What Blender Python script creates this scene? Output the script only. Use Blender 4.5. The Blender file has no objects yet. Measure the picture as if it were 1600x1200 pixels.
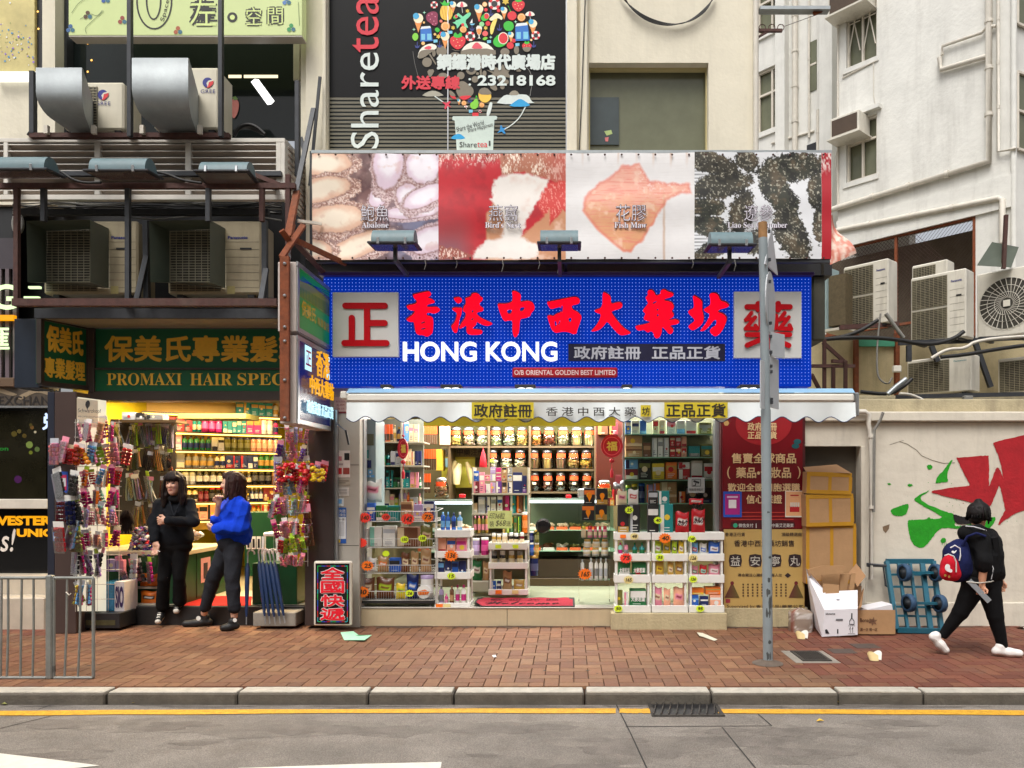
import bpy,bmesh,math,random
import numpy as np
from mathutils import Vector,Matrix
R=math.radians
random.seed(7)
scn=bpy.context.scene
COL=scn.collection
FX,CX,CY,EYE=1200.0,890.0,757.0,1.5
cam=bpy.data.cameras.new("camera");camo=bpy.data.objects.new("camera",cam);COL.objects.link(camo)
camo.location=(0,0,EYE);camo.rotation_euler=(R(90),0,0)
cam.sensor_width=36;cam.lens=36*FX/1600
cam.shift_x=-(CX-800)/1600;cam.shift_y=(CY-600)/1600
cam.clip_end=500;scn.camera=camo
w=bpy.data.worlds.new("World");scn.world=w;w.use_nodes=True
nt=w.node_tree;bg=nt.nodes["Background"]
sky=nt.nodes.new("ShaderNodeTexSky");sky.sky_type='NISHITA';sky.sun_disc=False
SUN_EL,SUN_AZ=R(58),R(200)
sky.sun_elevation=SUN_EL;sky.sun_rotation=SUN_AZ;sky.dust_density=6;sky.air_density=1.0;sky.ozone_density=0.6
hs=nt.nodes.new("ShaderNodeHueSaturation");hs.inputs["Saturation"].default_value=0.25
nt.links.new(sky.outputs[0],hs.inputs["Color"]);nt.links.new(hs.outputs[0],bg.inputs["Color"])
bg.inputs["Strength"].default_value=0.15
sl=bpy.data.lights.new("sun",'SUN');sl.energy=1.2;sl.angle=R(25);sl.color=(1,.96,.9)
so=bpy.data.objects.new("sun",sl);COL.objects.link(so)
so.rotation_euler=(R(90)-SUN_EL,0,math.pi-SUN_AZ)
so.location=(0,-5,20)
vs=scn.view_settings
scn.display_settings.display_device='sRGB'
vs.view_transform='Standard';vs.look='None';vs.gamma=1;vs.exposure=0.27
scn.cycles.use_denoising=True
scn.cycles.max_bounces=7;scn.cycles.transparent_max_bounces=12
scn.cycles.caustics_reflective=False;scn.cycles.caustics_refractive=False
scn.cycles.sample_clamp_indirect=4
def PX(px,Y):return(px-CX)/FX*Y
def PZ(py,Y):return EYE-(py-CY)/FX*Y
def P(px,py,Y):return Vector((PX(px,Y),Y,PZ(py,Y)))
def YG(py,z=0.0):return FX*(EYE-z)/(py-CY)
def S(r,g,b):
 f=lambda c:(c/255/12.92)if c<=10 else((c/255+.055)/1.055)**2.4
 return(f(r),f(g),f(b))
MATS={}
def mat(name,col=(.5,.5,.5),rough=.6,metal=0,noise=.12,scale=6,bump=0,bscale=40,emit=0,spec=.5,stain=0,trans=0,alpha=1,attr=False,coat=0,ebase=.15,speck=0):
 if name in MATS:return MATS[name]
 m=bpy.data.materials.new(name);m.use_nodes=True;MATS[name]=m
 n,l=m.node_tree.nodes,m.node_tree.links
 b=n["Principled BSDF"]
 b.inputs["Roughness"].default_value=rough;b.inputs["Metallic"].default_value=metal
 b.inputs["Specular IOR Level"].default_value=spec
 b.inputs["Coat Weight"].default_value=coat
 tc=n.new("ShaderNodeTexCoord")
 src=None
 if attr:
  a=n.new("ShaderNodeVertexColor");a.layer_name="col";src=a.outputs["Color"]
 else:
  c=n.new("ShaderNodeRGB");c.outputs[0].default_value=(*col,1);src=c.outputs[0]
 if noise:
  nz=n.new("ShaderNodeTexNoise");nz.inputs["Scale"].default_value=scale;nz.inputs["Detail"].default_value=6
  nz.inputs["Roughness"].default_value=.65
  l.new(tc.outputs["Object"],nz.inputs["Vector"])
  mr=n.new("ShaderNodeMapRange");mr.inputs["From Min"].default_value=.25;mr.inputs["From Max"].default_value=.75
  mr.inputs["To Min"].default_value=1-noise;mr.inputs["To Max"].default_value=1+noise
  l.new(nz.outputs["Fac"],mr.inputs["Value"])
  mx=n.new("ShaderNodeMix");mx.data_type='RGBA';mx.blend_type='MULTIPLY';mx.inputs["Factor"].default_value=1
  l.new(src,mx.inputs["A"]);l.new(mr.outputs[0],mx.inputs["B"]);src=mx.outputs["Result"]
 if speck:
  ns=n.new("ShaderNodeTexNoise");ns.inputs["Scale"].default_value=140;ns.inputs["Detail"].default_value=3;l.new(tc.outputs["Object"],ns.inputs["Vector"])
  ms=n.new("ShaderNodeMapRange");ms.inputs["From Min"].default_value=.3;ms.inputs["From Max"].default_value=.7;ms.inputs["To Min"].default_value=1-speck;ms.inputs["To Max"].default_value=1+speck
  l.new(ns.outputs["Fac"],ms.inputs["Value"]);xs=n.new("ShaderNodeMix");xs.data_type='RGBA';xs.blend_type='MULTIPLY';xs.inputs["Factor"].default_value=1
  l.new(src,xs.inputs["A"]);l.new(ms.outputs[0],xs.inputs["B"]);src=xs.outputs["Result"]
 if stain:
  n2=n.new("ShaderNodeTexNoise");n2.inputs["Scale"].default_value=1.3;n2.inputs["Detail"].default_value=8;n2.inputs["Roughness"].default_value=.7
  mp=n.new("ShaderNodeMapping");mp.inputs["Scale"].default_value=(2.4,2.4,.32)
  l.new(tc.outputs["Object"],mp.inputs[0]);l.new(mp.outputs[0],n2.inputs["Vector"])
  r2=n.new("ShaderNodeMapRange");r2.inputs["From Min"].default_value=.5;r2.inputs["From Max"].default_value=.78
  r2.inputs["To Min"].default_value=0;r2.inputs["To Max"].default_value=stain
  l.new(n2.outputs["Fac"],r2.inputs["Value"])
  m2=n.new("ShaderNodeMix");m2.data_type='RGBA';l.new(r2.outputs[0],m2.inputs["Factor"])
  l.new(src,m2.inputs["A"]);m2.inputs["B"].default_value=(.13,.105,.08,1);src=m2.outputs["Result"]
 l.new(src,b.inputs["Base Color"])
 if emit:
  l.new(src,b.inputs["Emission Color"]);b.inputs["Emission Strength"].default_value=emit
  dk=n.new("ShaderNodeMix");dk.data_type='RGBA';dk.blend_type='MULTIPLY';dk.inputs["Factor"].default_value=1
  l.new(src,dk.inputs["A"]);dk.inputs["B"].default_value=(ebase,ebase,ebase,1);l.new(dk.outputs["Result"],b.inputs["Base Color"])
 if bump:
  nb=n.new("ShaderNodeTexNoise");nb.inputs["Scale"].default_value=bscale;nb.inputs["Detail"].default_value=5
  l.new(tc.outputs["Object"],nb.inputs["Vector"])
  bp=n.new("ShaderNodeBump");bp.inputs["Strength"].default_value=bump;bp.inputs["Distance"].default_value=.02
  l.new(nb.outputs["Fac"],bp.inputs["Height"]);l.new(bp.outputs[0],b.inputs["Normal"])
 if trans:b.inputs["Transmission Weight"].default_value=trans
 if alpha<1:b.inputs["Alpha"].default_value=alpha
 return m
def glassy(name,tint=(.9,.95,.93),gloss=.10,rough=.03):
 """thin clear pane: see-through with a Fresnel sheen"""
 if name in MATS:return MATS[name]
 m=bpy.data.materials.new(name);m.use_nodes=True;MATS[name]=m
 n,l=m.node_tree.nodes,m.node_tree.links
 n.remove(n["Principled BSDF"]);out=n["Material Output"]
 t=n.new("ShaderNodeBsdfTransparent");t.inputs[0].default_value=(*tint,1)
 g=n.new("ShaderNodeBsdfGlossy");g.inputs["Roughness"].default_value=rough;g.inputs[0].default_value=(1,1,1,1)
 f=n.new("ShaderNodeFresnel");f.inputs[0].default_value=1.35
 ad=n.new("ShaderNodeMath");ad.operation='ADD';ad.inputs[1].default_value=gloss;l.new(f.outputs[0],ad.inputs[0])
 mx=n.new("ShaderNodeMixShader");l.new(ad.outputs[0],mx.inputs[0]);l.new(t.outputs[0],mx.inputs[1]);l.new(g.outputs[0],mx.inputs[2])
 l.new(mx.outputs[0],out.inputs[0]);return m
VC=mat("printed_card",attr=True,rough=.55,noise=.07,scale=30)
VG=mat("printed_gloss",attr=True,rough=.22,noise=.06,scale=25)
VF=mat("fabric_coloured",attr=True,rough=.9,noise=.18,scale=60,bump=.15,bscale=200,spec=.2)
VW=mat("weathered_print",attr=True,rough=.5,noise=.06,scale=4,bump=.12,bscale=6)
VE=mat("lit_face",attr=True,rough=.5,noise=.04,emit=.9)
VP=mat("painted_stucco",attr=True,rough=.85,noise=.24,scale=7,bump=.25,bscale=30)
_tx={}
def text_geo(s,bold=0.0,res=3,space=1.0):
 k=(s,bold,res,space)
 if k in _tx:return _tx[k]
 c=bpy.data.curves.new("t",'FONT');c.body=s;c.offset=bold;c.resolution_u=res;c.space_character=space
 o=bpy.data.objects.new("t",c);COL.objects.link(o)
 dg=bpy.context.evaluated_depsgraph_get()
 me=bpy.data.meshes.new_from_object(o.evaluated_get(dg))
 n=len(me.vertices);co=np.empty(n*3);me.vertices.foreach_get("co",co);co=co.reshape(-1,3)[:,:2]
 fs=[tuple(p.vertices)for p in me.polygons]
 bpy.data.objects.remove(o);bpy.data.curves.remove(c);bpy.data.meshes.remove(me)
 lo,hi=co.min(0),co.max(0)
 _tx[k]=(co-lo,fs,hi-lo);return _tx[k]
def curve_fill(polys,depth=0.0):
 """2D outlines (outer rings and holes) -> verts, faces with thickness depth (z 0..depth)"""
 c=bpy.data.curves.new("c",'CURVE');c.dimensions='2D';c.fill_mode='BOTH';c.extrude=depth/2
 for p in polys:
  sp=c.splines.new('POLY');sp.points.add(len(p)-1)
  for q,(x,y)in zip(sp.points,p):q.co=(x,y,0,1)
  sp.use_cyclic_u=True
 o=bpy.data.objects.new("c",c);COL.objects.link(o)
 me=bpy.data.meshes.new_from_object(o.evaluated_get(bpy.context.evaluated_depsgraph_get()))
 vs_=[tuple(v.co)for v in me.vertices];fs=[tuple(p.vertices)for p in me.polygons]
 bpy.data.objects.remove(o);bpy.data.curves.remove(c);bpy.data.meshes.remove(me)
 return vs_,fs
def chaikin(p,n=2,closed=True):
 for _ in range(n):
  q=[]
  L=len(p)
  for i in range(L if closed else L-1):
   a,b=p[i],p[(i+1)%L]
   q+=[(a[0]*.75+b[0]*.25,a[1]*.75+b[1]*.25),(a[0]*.25+b[0]*.75,a[1]*.25+b[1]*.75)]
  p=q if closed else[p[0]]+q+[p[-1]]
 return p
WL={}
class MB:
 def __init__(s):s.v=[];s.f=[];s.mi=[];s.c=[];s.mats=[];s.sm=[];s.M=None
 def _m(s,m):
  c=(1,1,1)
  if isinstance(m,tuple):
   if isinstance(m[0],bpy.types.Material):c,m=m[1],m[0]
   else:c,m=m,VC
  if m not in s.mats:s.mats.append(m)
  return s.mats.index(m),c
 def add(s,vs,fs,m,smooth=False,cols=None):
  i,c=s._m(m);b=len(s.v)
  if s.M is not None:vs=[s.M@Vector(v)for v in vs]
  s.v.extend([tuple(v)for v in vs])
  for k,f in enumerate(fs):
   s.f.append(tuple(b+j for j in f));s.mi.append(i);s.sm.append(smooth)
   s.c.append(cols[k]if cols is not None else c)
  return s
 def box(s,x0,x1,y0,y1,z0,z1,m,b=0.0):
  if x0>x1:x0,x1=x1,x0
  if y0>y1:y0,y1=y1,y0
  if z0>z1:z0,z1=z1,z0
  b=min(b,(x1-x0)*.45,(y1-y0)*.45,(z1-z0)*.45)
  if b<=0:
   v=[(x,y,z)for x in(x0,x1)for y in(y0,y1)for z in(z0,z1)]
   return s.add(v,[(0,1,3,2),(4,6,7,5),(0,4,5,1),(2,3,7,6),(0,2,6,4),(1,5,7,3)],m)
  lo,hi=(x0,y0,z0),(x1,y1,z1);v=[];ix={}
  for a in range(3):
   o=[k for k in range(3)if k!=a]
   for sg in(0,1):
    for s1 in(0,1):
     for s2 in(0,1):
      p=[0,0,0];p[a]=hi[a]if sg else lo[a]
      p[o[0]]=hi[o[0]]-b if s1 else lo[o[0]]+b
      p[o[1]]=hi[o[1]]-b if s2 else lo[o[1]]+b
      sg3=[0,0,0];sg3[a]=sg;sg3[o[0]]=s1;sg3[o[1]]=s2
      ix[(a,*sg3)]=len(v);v.append(p)
  f=[]
  for a in range(3):
   o=[k for k in range(3)if k!=a]
   for sg in(0,1):
    q=[]
    for s1,s2 in((0,0),(1,0),(1,1),(0,1)):
     g=[0,0,0];g[a]=sg;g[o[0]]=s1;g[o[1]]=s2;q.append(ix[(a,*g)])
    f.append(q)
  for a in range(3):
   o=[k for k in range(3)if k!=a]
   for s1 in(0,1):
    for s2 in(0,1):
     g0=[0,0,0];g0[o[0]]=s1;g0[o[1]]=s2;g1=list(g0);g1[a]=1
     f.append((ix[(o[0],*g0)],ix[(o[0],*g1)],ix[(o[1],*g1)],ix[(o[1],*g0)]))
  for c in[(a,b_,d)for a in(0,1)for b_ in(0,1)for d in(0,1)]:
   f.append((ix[(0,*c)],ix[(1,*c)],ix[(2,*c)]))
  return s.add(v,f,m)
 def pbox(s,x0,y0,x1,y1,Y,d,m,b=0.0):
  """box whose front face fills a pixel rectangle at depth Y and that is d deep"""
  return s.box(PX(x0,Y),PX(x1,Y),Y,Y+d,PZ(y1,Y),PZ(y0,Y),m,b)
 def quad(s,a,b,c,d,m):return s.add([a,b,c,d],[(0,1,2,3)],m)
 def pquad(s,x0,y0,x1,y1,Y,m):return s.quad(P(x0,y1,Y),P(x1,y1,Y),P(x1,y0,Y),P(x0,y0,Y),m)
 def ppoly(s,pts,Y,m):return s.fill([[(x,y)for x,y in pts]],Y,m)
 def fill(s,polys,Y,m,depth=0.0,smooth=False):
  """pixel outlines filled on the frontal plane at depth Y (holes allowed); depth = thickness towards the street"""
  k=Y/FX
  v,f=curve_fill([[((x-CX)*k,EYE-(y-CY)*k)for x,y in p]for p in polys],depth)
  return s.add([(a,Y-depth/2-c,b)for a,b,c in v],f,m,smooth)
 def plate(s,polys,O,U,V,m,depth=0.0):
  """outlines in (u,v) metres on the plane O + uU + vV"""
  U,V,O=Vector(U),Vector(V),Vector(O);N=U.cross(V)
  v,f=curve_fill(polys,depth)
  return s.add([O+U*a+V*b+N*c for a,b,c in v],f,m)
 def disc(s,cx,cy,r,Y,m,n=14,ry=None):
  return s.add([P(cx+r*math.cos(t),cy+(ry or r)*math.sin(t),Y)for t in np.linspace(0,2*math.pi,n,False)],[tuple(range(n))],m)
 def text(s,t,O,U,V,wd,h,m,bold=.0,depth=0,res=3,shear=0,space=1.0):
  """text scaled to fill wd x h on the plane from lower-left O along unit vectors U, V"""
  if bold>0 and any(ord(c)>0x2E80 and ord(c)<0x1D000 for c in t):
   em=h/max(text_geo(t,0,res,space)[2][1],.3);r_=bold*em;N=Vector(U).cross(Vector(V))
   for i in range(6):
    a=i*math.pi/3+.3;o2=Vector(O)+Vector(U)*(r_+r_*math.cos(a))+Vector(V)*(r_+r_*math.sin(a))+N*(i*.00022)
    s.text(t,o2,U,V,wd-2*r_,h-2*r_,m,0,depth,res,shear,space)
   return s
  co,fs,dim=text_geo(t,bold,res,space);U,V,O=Vector(U),Vector(V),Vector(O)
  N=U.cross(V)
  sx,sy=wd/max(dim[0],1e-6),h/max(dim[1],1e-6)
  p=[O+U*(x*sx+shear*y*sy)+V*(y*sy)+N*depth for x,y in co]
  s.add(p,fs,m)
  if depth:
   n=len(p);q=[a-N*depth for a in p]
   cnt={}
   for f in fs:
    for i in range(len(f)):
     a,b=f[i],f[(i+1)%len(f)]
     k=(min(a,b),max(a,b));cnt[k]=cnt.get(k,0)+1
   s.add(p+q,[(a,b,b+n,a+n)for(a,b),c in cnt.items()if c==1],m)
  return s
 def ptext(s,t,x0,y0,x1,y1,Y,m,bold=.0,depth=0,res=3,shear=0,space=1.0):
  return s.text(t,P(x0,y1,Y),(1,0,0),(0,0,1),(x1-x0)*Y/FX,(y1-y0)*Y/FX,m,bold,depth,res,shear,space)
 def tube(s,pts,r,m,n=8,smooth=True,caps=True):
  pts=[Vector(p)for p in pts];L=len(pts);rs=r if isinstance(r,(list,tuple))else[r]*L
  v,f=[],[];up=None
  for i,p in enumerate(pts):
   t=(pts[min(i+1,L-1)]-pts[max(i-1,0)])
   t=t.normalized()if t.length>1e-9 else Vector((0,0,1))
   if up is None:up=Vector((0,0,1))if abs(t.z)<.9 else Vector((1,0,0))
   a=t.cross(up)
   if a.length<1e-4:a=t.cross(Vector((0,1,0)))
   a.normalize();b=t.cross(a);up=-b if False else up
   for k in range(n):
    q=2*math.pi*k/n;v.append(p+(a*math.cos(q)+b*math.sin(q))*rs[i])
  for i in range(L-1):
   for k in range(n):
    f.append((i*n+k,i*n+(k+1)%n,(i+1)*n+(k+1)%n,(i+1)*n+k))
  s.add(v,f,m,smooth)
  if caps:
   s.add(v[:n],[tuple(range(n))],m);s.add(v[-n:],[tuple(range(n))],m)
  return s
 def bar(s,a,b,w_,h_,m):
  """square section bar from a to b"""
  a,b=Vector(a),Vector(b);t=(b-a).normalized()
  u=t.cross(Vector((0,1,0)))
  if u.length<.05:u=t.cross(Vector((1,0,0)))
  u.normalize();v_=t.cross(u).normalized()
  q=[p+u*(w_/2*i)+v_*(h_/2*j)for p in(a,b)for i,j in((-1,-1),(1,-1),(1,1),(-1,1))]
  return s.add(q,[(0,1,2,3),(4,5,6,7)]+[(k,(k+1)%4,4+(k+1)%4,4+k)for k in range(4)],m)
 def lathe(s,prof,O,m,n=16,smooth=True,ax=None,cap=True):
  O=Vector(O);v,f=[],[]
  for r_,z in prof:
   for k in range(n):
    q=2*math.pi*k/n
    p=(r_*math.cos(q),r_*math.sin(q),z)
    if ax=='y':p=(p[0],z,p[1])
    if ax=='x':p=(z,p[0],p[1])
    v.append(O+Vector(p))
  for i in range(len(prof)-1):
   for k in range(n):
    f.append((i*n+k,i*n+(k+1)%n,(i+1)*n+(k+1)%n,(i+1)*n+k))
  s.add(v,f,m,smooth)
  if cap and prof[0][0]>1e-5:s.add(v[:n],[tuple(range(n))],m)
  if cap and prof[-1][0]>1e-5:s.add(v[-n:],[tuple(range(n))],m)
  return s
 def grid(s,fn,nu,nv,m,colfn=None,smooth=True):
  """fn(u,v)->point arrays; colfn(u,v)->rgb arrays (n,3), u,v in 0..1"""
  u,v=np.meshgrid(np.linspace(0,1,nu),np.linspace(0,1,nv));u,v=u.ravel(),v.ravel()
  pts=fn(u,v);f=[(j*nu+i,j*nu+i+1,(j+1)*nu+i+1,(j+1)*nu+i)for j in range(nv-1)for i in range(nu-1)]
  cols=None
  if colfn is not None:
   cc=np.clip(colfn(u,v),0,1);cols=[[tuple(cc[k])for k in q]for q in f]
  return s.add([tuple(p)for p in pts],f,m,smooth,cols)
 def build(s,name,parent=None,at=None,fix=False):
  me=bpy.data.meshes.new(name);v=np.array(s.v,dtype=float).reshape(-1,3)
  loc=Vector((0,0,0))
  if parent is not None:v=v-np.array(WL.get(parent.name,(0,0,0)))
  elif at is None and len(v):
   lo,hi=v.min(0),v.max(0);loc=Vector(((lo[0]+hi[0])/2,(lo[1]+hi[1])/2,lo[2]));v=v-np.array(loc)
  elif at is not None:
   loc=Vector(at);v=v-np.array(loc)
  me.from_pydata([tuple(x)for x in v],[],s.f)
  for m in s.mats:me.materials.append(m)
  me.polygons.foreach_set("material_index",s.mi);me.polygons.foreach_set("use_smooth",s.sm)
  if any(m in(VC,VG,VF,VW,VE,VP)or m.name.startswith("c_")for m in s.mats):
   ca=me.color_attributes.new("col",'FLOAT_COLOR','CORNER');buf=[]
   for f,c in zip(s.f,s.c):
    if isinstance(c,list):
     for q in c:buf+=[*q,1.0]
    else:buf+=[*c,1.0]*len(f)
   ca.data.foreach_set("color",buf)
  if fix:
   bm=bmesh.new();bm.from_mesh(me);bmesh.ops.recalc_face_normals(bm,faces=bm.faces);bm.to_mesh(me);bm.free()
  me.update()
  o=bpy.data.objects.new(name,me);COL.objects.link(o);o.location=loc
  if parent is not None:o.parent=parent;WL[o.name]=WL.get(parent.name,(0,0,0))
  else:WL[o.name]=tuple(loc)
  return o
LABELS={}
def tag(o,label,cat,group=None,kind='thing'):
 o["label"]=label;o["category"]=cat;o["kind"]=kind
 if group:o["group"]=group
 LABELS.setdefault(label,[]).append(o.name)
 return o
def thing(name,label,cat,at=(0,0,0),group=None):
 o=bpy.data.objects.new(name,None);COL.objects.link(o);o.location=at;o.empty_display_size=.1
 WL[o.name]=tuple(at);return tag(o,label,cat,group)
def struct(mb,name,label=None):
 o=mb.build(name,at=(0,0,0));o["kind"]='structure'
 if label:o["label"]=label
 return o
def dup(o,loc=None,rz=None,label=None,group=None,scale=None):
 r=o.copy();COL.objects.link(r)
 if loc is not None:r.location=loc
 if rz is not None:r.rotation_euler=(0,0,rz)
 if scale is not None:r.scale=scale
 if label:r["label"]=label;LABELS.setdefault(label,[]).append(r.name)
 if group:r["group"]=group
 for ch in list(o.children):
  c=ch.copy();COL.objects.link(c);c.parent=r
  for g in ch.children:
   d=g.copy();COL.objects.link(d);d.parent=c
 return r
def part(mb,name,parent,label=None):
 o=mb.build(name,parent)
 if label:o["label"]=label
 return o
def lamp(name,kind,loc,energy,col=(1,1,1),size=.3,size_y=None,rot=(0,0,0),parent=None,spread=None):
 l=bpy.data.lights.new(name,kind);l.energy=energy;l.color=col
 if kind=='AREA':
  l.size=size
  if size_y:l.shape='RECTANGLE';l.size_y=size_y
  if spread:l.spread=spread
 else:l.shadow_soft_size=size
 o=bpy.data.objects.new(name,l);COL.objects.link(o)
 if parent is not None:o.parent=parent;loc=Vector(loc)-Vector(WL[parent.name])
 o.location=loc;o.rotation_euler=rot;return o
def fbm(x,y,seed=0,oct=4):
 """cheap smooth noise 0..1 on numpy arrays"""
 r=np.random.RandomState(seed);t=np.zeros_like(x);a=1.0;s_=0
 for o in range(oct):
  g=r.rand(64,64)
  xi,yi=np.floor(x).astype(int),np.floor(y).astype(int);fx,fy=x-xi,y-yi
  fx,fy=fx*fx*(3-2*fx),fy*fy*(3-2*fy)
  q=lambda i,j:g[(yi+j)%64,(xi+i)%64]
  t+=a*((q(0,0)*(1-fx)+q(1,0)*fx)*(1-fy)+(q(0,1)*(1-fx)+q(1,1)*fx)*fy)
  s_+=a;a*=.5;x,y=x*2.03+3.1,y*2.03+7.7
 return t/s_
# materials
M_ASPH=mat("road_concrete",S(130,123,115),.9,noise=.3,scale=1.8,bump=.5,bscale=150,stain=.6,speck=.35)
M_KERB=mat("kerb_stone",S(92,86,77),.9,noise=.28,scale=9,bump=.35,bscale=60,stain=.5)
M_KERBTOP=mat("kerb_top_worn_paint",S(176,170,158),.85,noise=.22,scale=12,bump=.3,bscale=60)
M_TAR=mat("joint_tar",S(52,50,48),.9,noise=.2)
M_WHITE=mat("road_white",S(214,211,200),.8,noise=.12,scale=14,bump=.2)
M_YEL=mat("road_yellow",S(206,154,40),.8,noise=.32,scale=22,bump=.2,speck=.25)
M_IRON=mat("cast_iron",S(66,62,58),.7,metal=.3,noise=.25,scale=20,bump=.3)
M_CONC=mat("grey_concrete",S(140,134,124),.9,noise=.2,scale=8,bump=.3,stain=.4)
M_CREAM=mat("cream_plaster",S(226,219,199),.9,noise=.07,scale=3,bump=.18,bscale=22,stain=.16)
M_OFFW=mat("dirty_white_plaster",S(221,220,214),.9,noise=.09,scale=2.2,bump=.3,bscale=14,stain=.3)
M_GRAFW=mat("pale_cream_wall",S(214,206,190),.9,noise=.08,scale=2.5,bump=.35,bscale=10,stain=.3)
mat("stained_cream",S(186,172,136),.9,noise=.2,scale=3,stain=.55,bump=.3)
M_BEIGE=mat("beige_tile",S(196,178,146),.35,noise=.08,scale=5,stain=.25)
M_GTILE=mat("pale_grey_tile",S(178,172,162),.35,noise=.06,scale=5,stain=.15)
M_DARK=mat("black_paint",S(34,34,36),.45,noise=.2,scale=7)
M_DSTEEL=mat("dark_grey_steel",S(58,60,64),.5,metal=.3,noise=.25,scale=14)
M_RUST=mat("rusty_red_steel",S(74,44,38),.75,noise=.35,scale=16,bump=.2,stain=.4)
M_ORUST=mat("orange_rust",S(122,62,30),.8,noise=.35,scale=18,bump=.2,stain=.4)
M_GALV=mat("galvanised_steel",S(158,164,166),.45,metal=.55,noise=.18,scale=10)
M_ALU=mat("brushed_metal",S(176,178,180),.35,metal=.8,noise=.1,scale=12)
M_FRAMEW=mat("white_painted_frame",S(212,204,190),.55,noise=.1,scale=9,stain=.2)
M_GLASSD=mat("dark_window_glass",S(30,36,36),.06,noise=.15,scale=2,spec=.2)
M_GLASSG=mat("grey_window_glass",S(108,110,90),.07,noise=.25,scale=1.2,spec=.25)
M_BLACKC=mat("black_cable",S(26,25,25),.55,noise=.2,scale=20)
M_GREYC=mat("grey_cable",S(128,126,120),.6,noise=.15,scale=20)
M_PIPE=mat("painted_pipe",S(208,202,190),.6,noise=.1,scale=8,stain=.2)
M_SKIN=mat("c_skin",attr=True,rough=.55,noise=.05,scale=30)
GL=glassy("clear_glass",(.95,.98,.96),-.01);GLJ=glassy("jar_glass",(.93,.95,.92),.06)
# ground
mb=MB()
yk0,yk1=5.56,5.71
mb.box(-60,60,-60,yk0-.003,-.4,-.095,M_ASPH)
mb.box(-60,60,yk0-.003,40,-.6,-.16,M_CONC)
def gpt(px,py,z):Y=YG(py,z);return Vector((PX(px,Y),Y,z))
def strip(pts,w_,z,m):
 for a,b in zip(pts,pts[1:]):
  a,b=gpt(*a,z),gpt(*b,z);n_=(b-a).cross(Vector((0,0,1))).normalized()*w_/2
  mb.quad(a-n_,b-n_,b+n_,a+n_,m)
for pts in([(962,1099),(985,1145),(1012,1203)],[(978,1135),(1206,1134)],[(1128,1136),(1183,1203)],[(1176,1108),(1206,1134)],[(90,1116),(0,1138)],[(60,1108),(92,1097)]):
 strip(pts,.009,-.0915,M_TAR)
z=-.091
def roadpoly(pts,m,zz=z):mb.add([gpt(x,y,zz)for x,y in pts],[tuple(range(len(pts)))],m)
roadpoly([(-60,1158),(0,1177),(70,1185),(156,1196),(60,1206),(-60,1212)],M_WHITE)
roadpoly([(372,1200),(560,1193.5),(690,1190.5),(688,1204),(372,1210)],M_WHITE)
xs=[-700,200,960,1012],[968,1014]
for a,b in((-600,962),(968,1016),(1122,2300)):
 n_=14;top=[];bot=[]
 for i in range(n_+1):
  x=a+(b-a)*i/n_;c=1110.5+3*((x-850)/750)**2
  top.append((x,c-3.5+random.uniform(-.5,.5)));bot.append((x,c+3.5+random.uniform(-.7,.7)))
 for i in range(n_):roadpoly([bot[i],bot[i+1],top[i+1],top[i]],M_YEL,-.0905)
def blob(c,rx,ry,z,m,rr,n=22):
 ph=[rr.uniform(0,6.28)for _ in range(4)]
 mb.add([(c[0]+rx*math.cos(a)*k,c[1]+ry*math.sin(a)*k,z)for a in np.linspace(0,6.283,n,False)for k in[1+.22*math.sin(2*a+ph[0])+.18*math.sin(3*a+ph[1])+.14*math.sin(5*a+ph[2])+.1*math.sin(9*a+ph[3])]],[tuple(range(n))],m)
OIL=[mat("road_stain_faint",S(122,115,107),.9,noise=.3,scale=4,bump=.4,bscale=150,speck=.35),mat("road_stain",S(112,105,98),.85,noise=.3,scale=6,bump=.4,bscale=150,speck=.35)]
rs=random.Random(17)
for i in range(26):
 x,y=rs.uniform(-4.2,3.2),rs.uniform(4.25,5.2);r=rs.uniform(.05,.34)
 blob((x,y),r*1.5,r*.55,-.0945+i*.00003,OIL[0],rs);blob((x+.02,y),r*.9,r*.3,-.0935+i*.00003,OIL[1],rs)
for i in range(40):x=rs.uniform(-4.5,4.5);blob((x,rs.uniform(5.49,5.545)),rs.uniform(.05,.25),rs.uniform(.006,.02),-.0925+i*.00002,OIL[1],rs)
struct(mb,"road")
mb=MB()
x=-22.0;rk=random.Random(3)
while x<22:
 L=rk.choice((.62,.74,.92,.95));j=rk.uniform(-.006,.006)
 mb.box(x+.006,x+L-.006,yk0+j,yk1,-.2,-.012,M_KERB,.012)
 mb.box(x+.014,x+L-.014,yk0+j+.012,yk1-.006,-.02,-.004+rk.uniform(-.003,.003),M_KERBTOP,.004)
 x+=L
struct(mb,"kerb")
mb=MB();bw=.113;rb=random.Random(11)
pal=[S(152,104,74),S(146,98,70),S(158,110,78),S(142,94,68),S(152,108,76),S(162,118,84),S(138,92,66),S(148,102,72)]
red=[S(142,82,62),S(136,76,58),S(148,88,66),S(130,74,56),S(152,96,70)]
BRK=mat("c_paving_brick",attr=True,rough=.8,noise=.2,scale=26,bump=.25,bscale=90,stain=.4)
mb.box(-20,20,yk1,8.9,-.2,-.022,mat("sandy_joint",S(92,72,58),.95,noise=.25,scale=20))
g_=.0013
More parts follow.
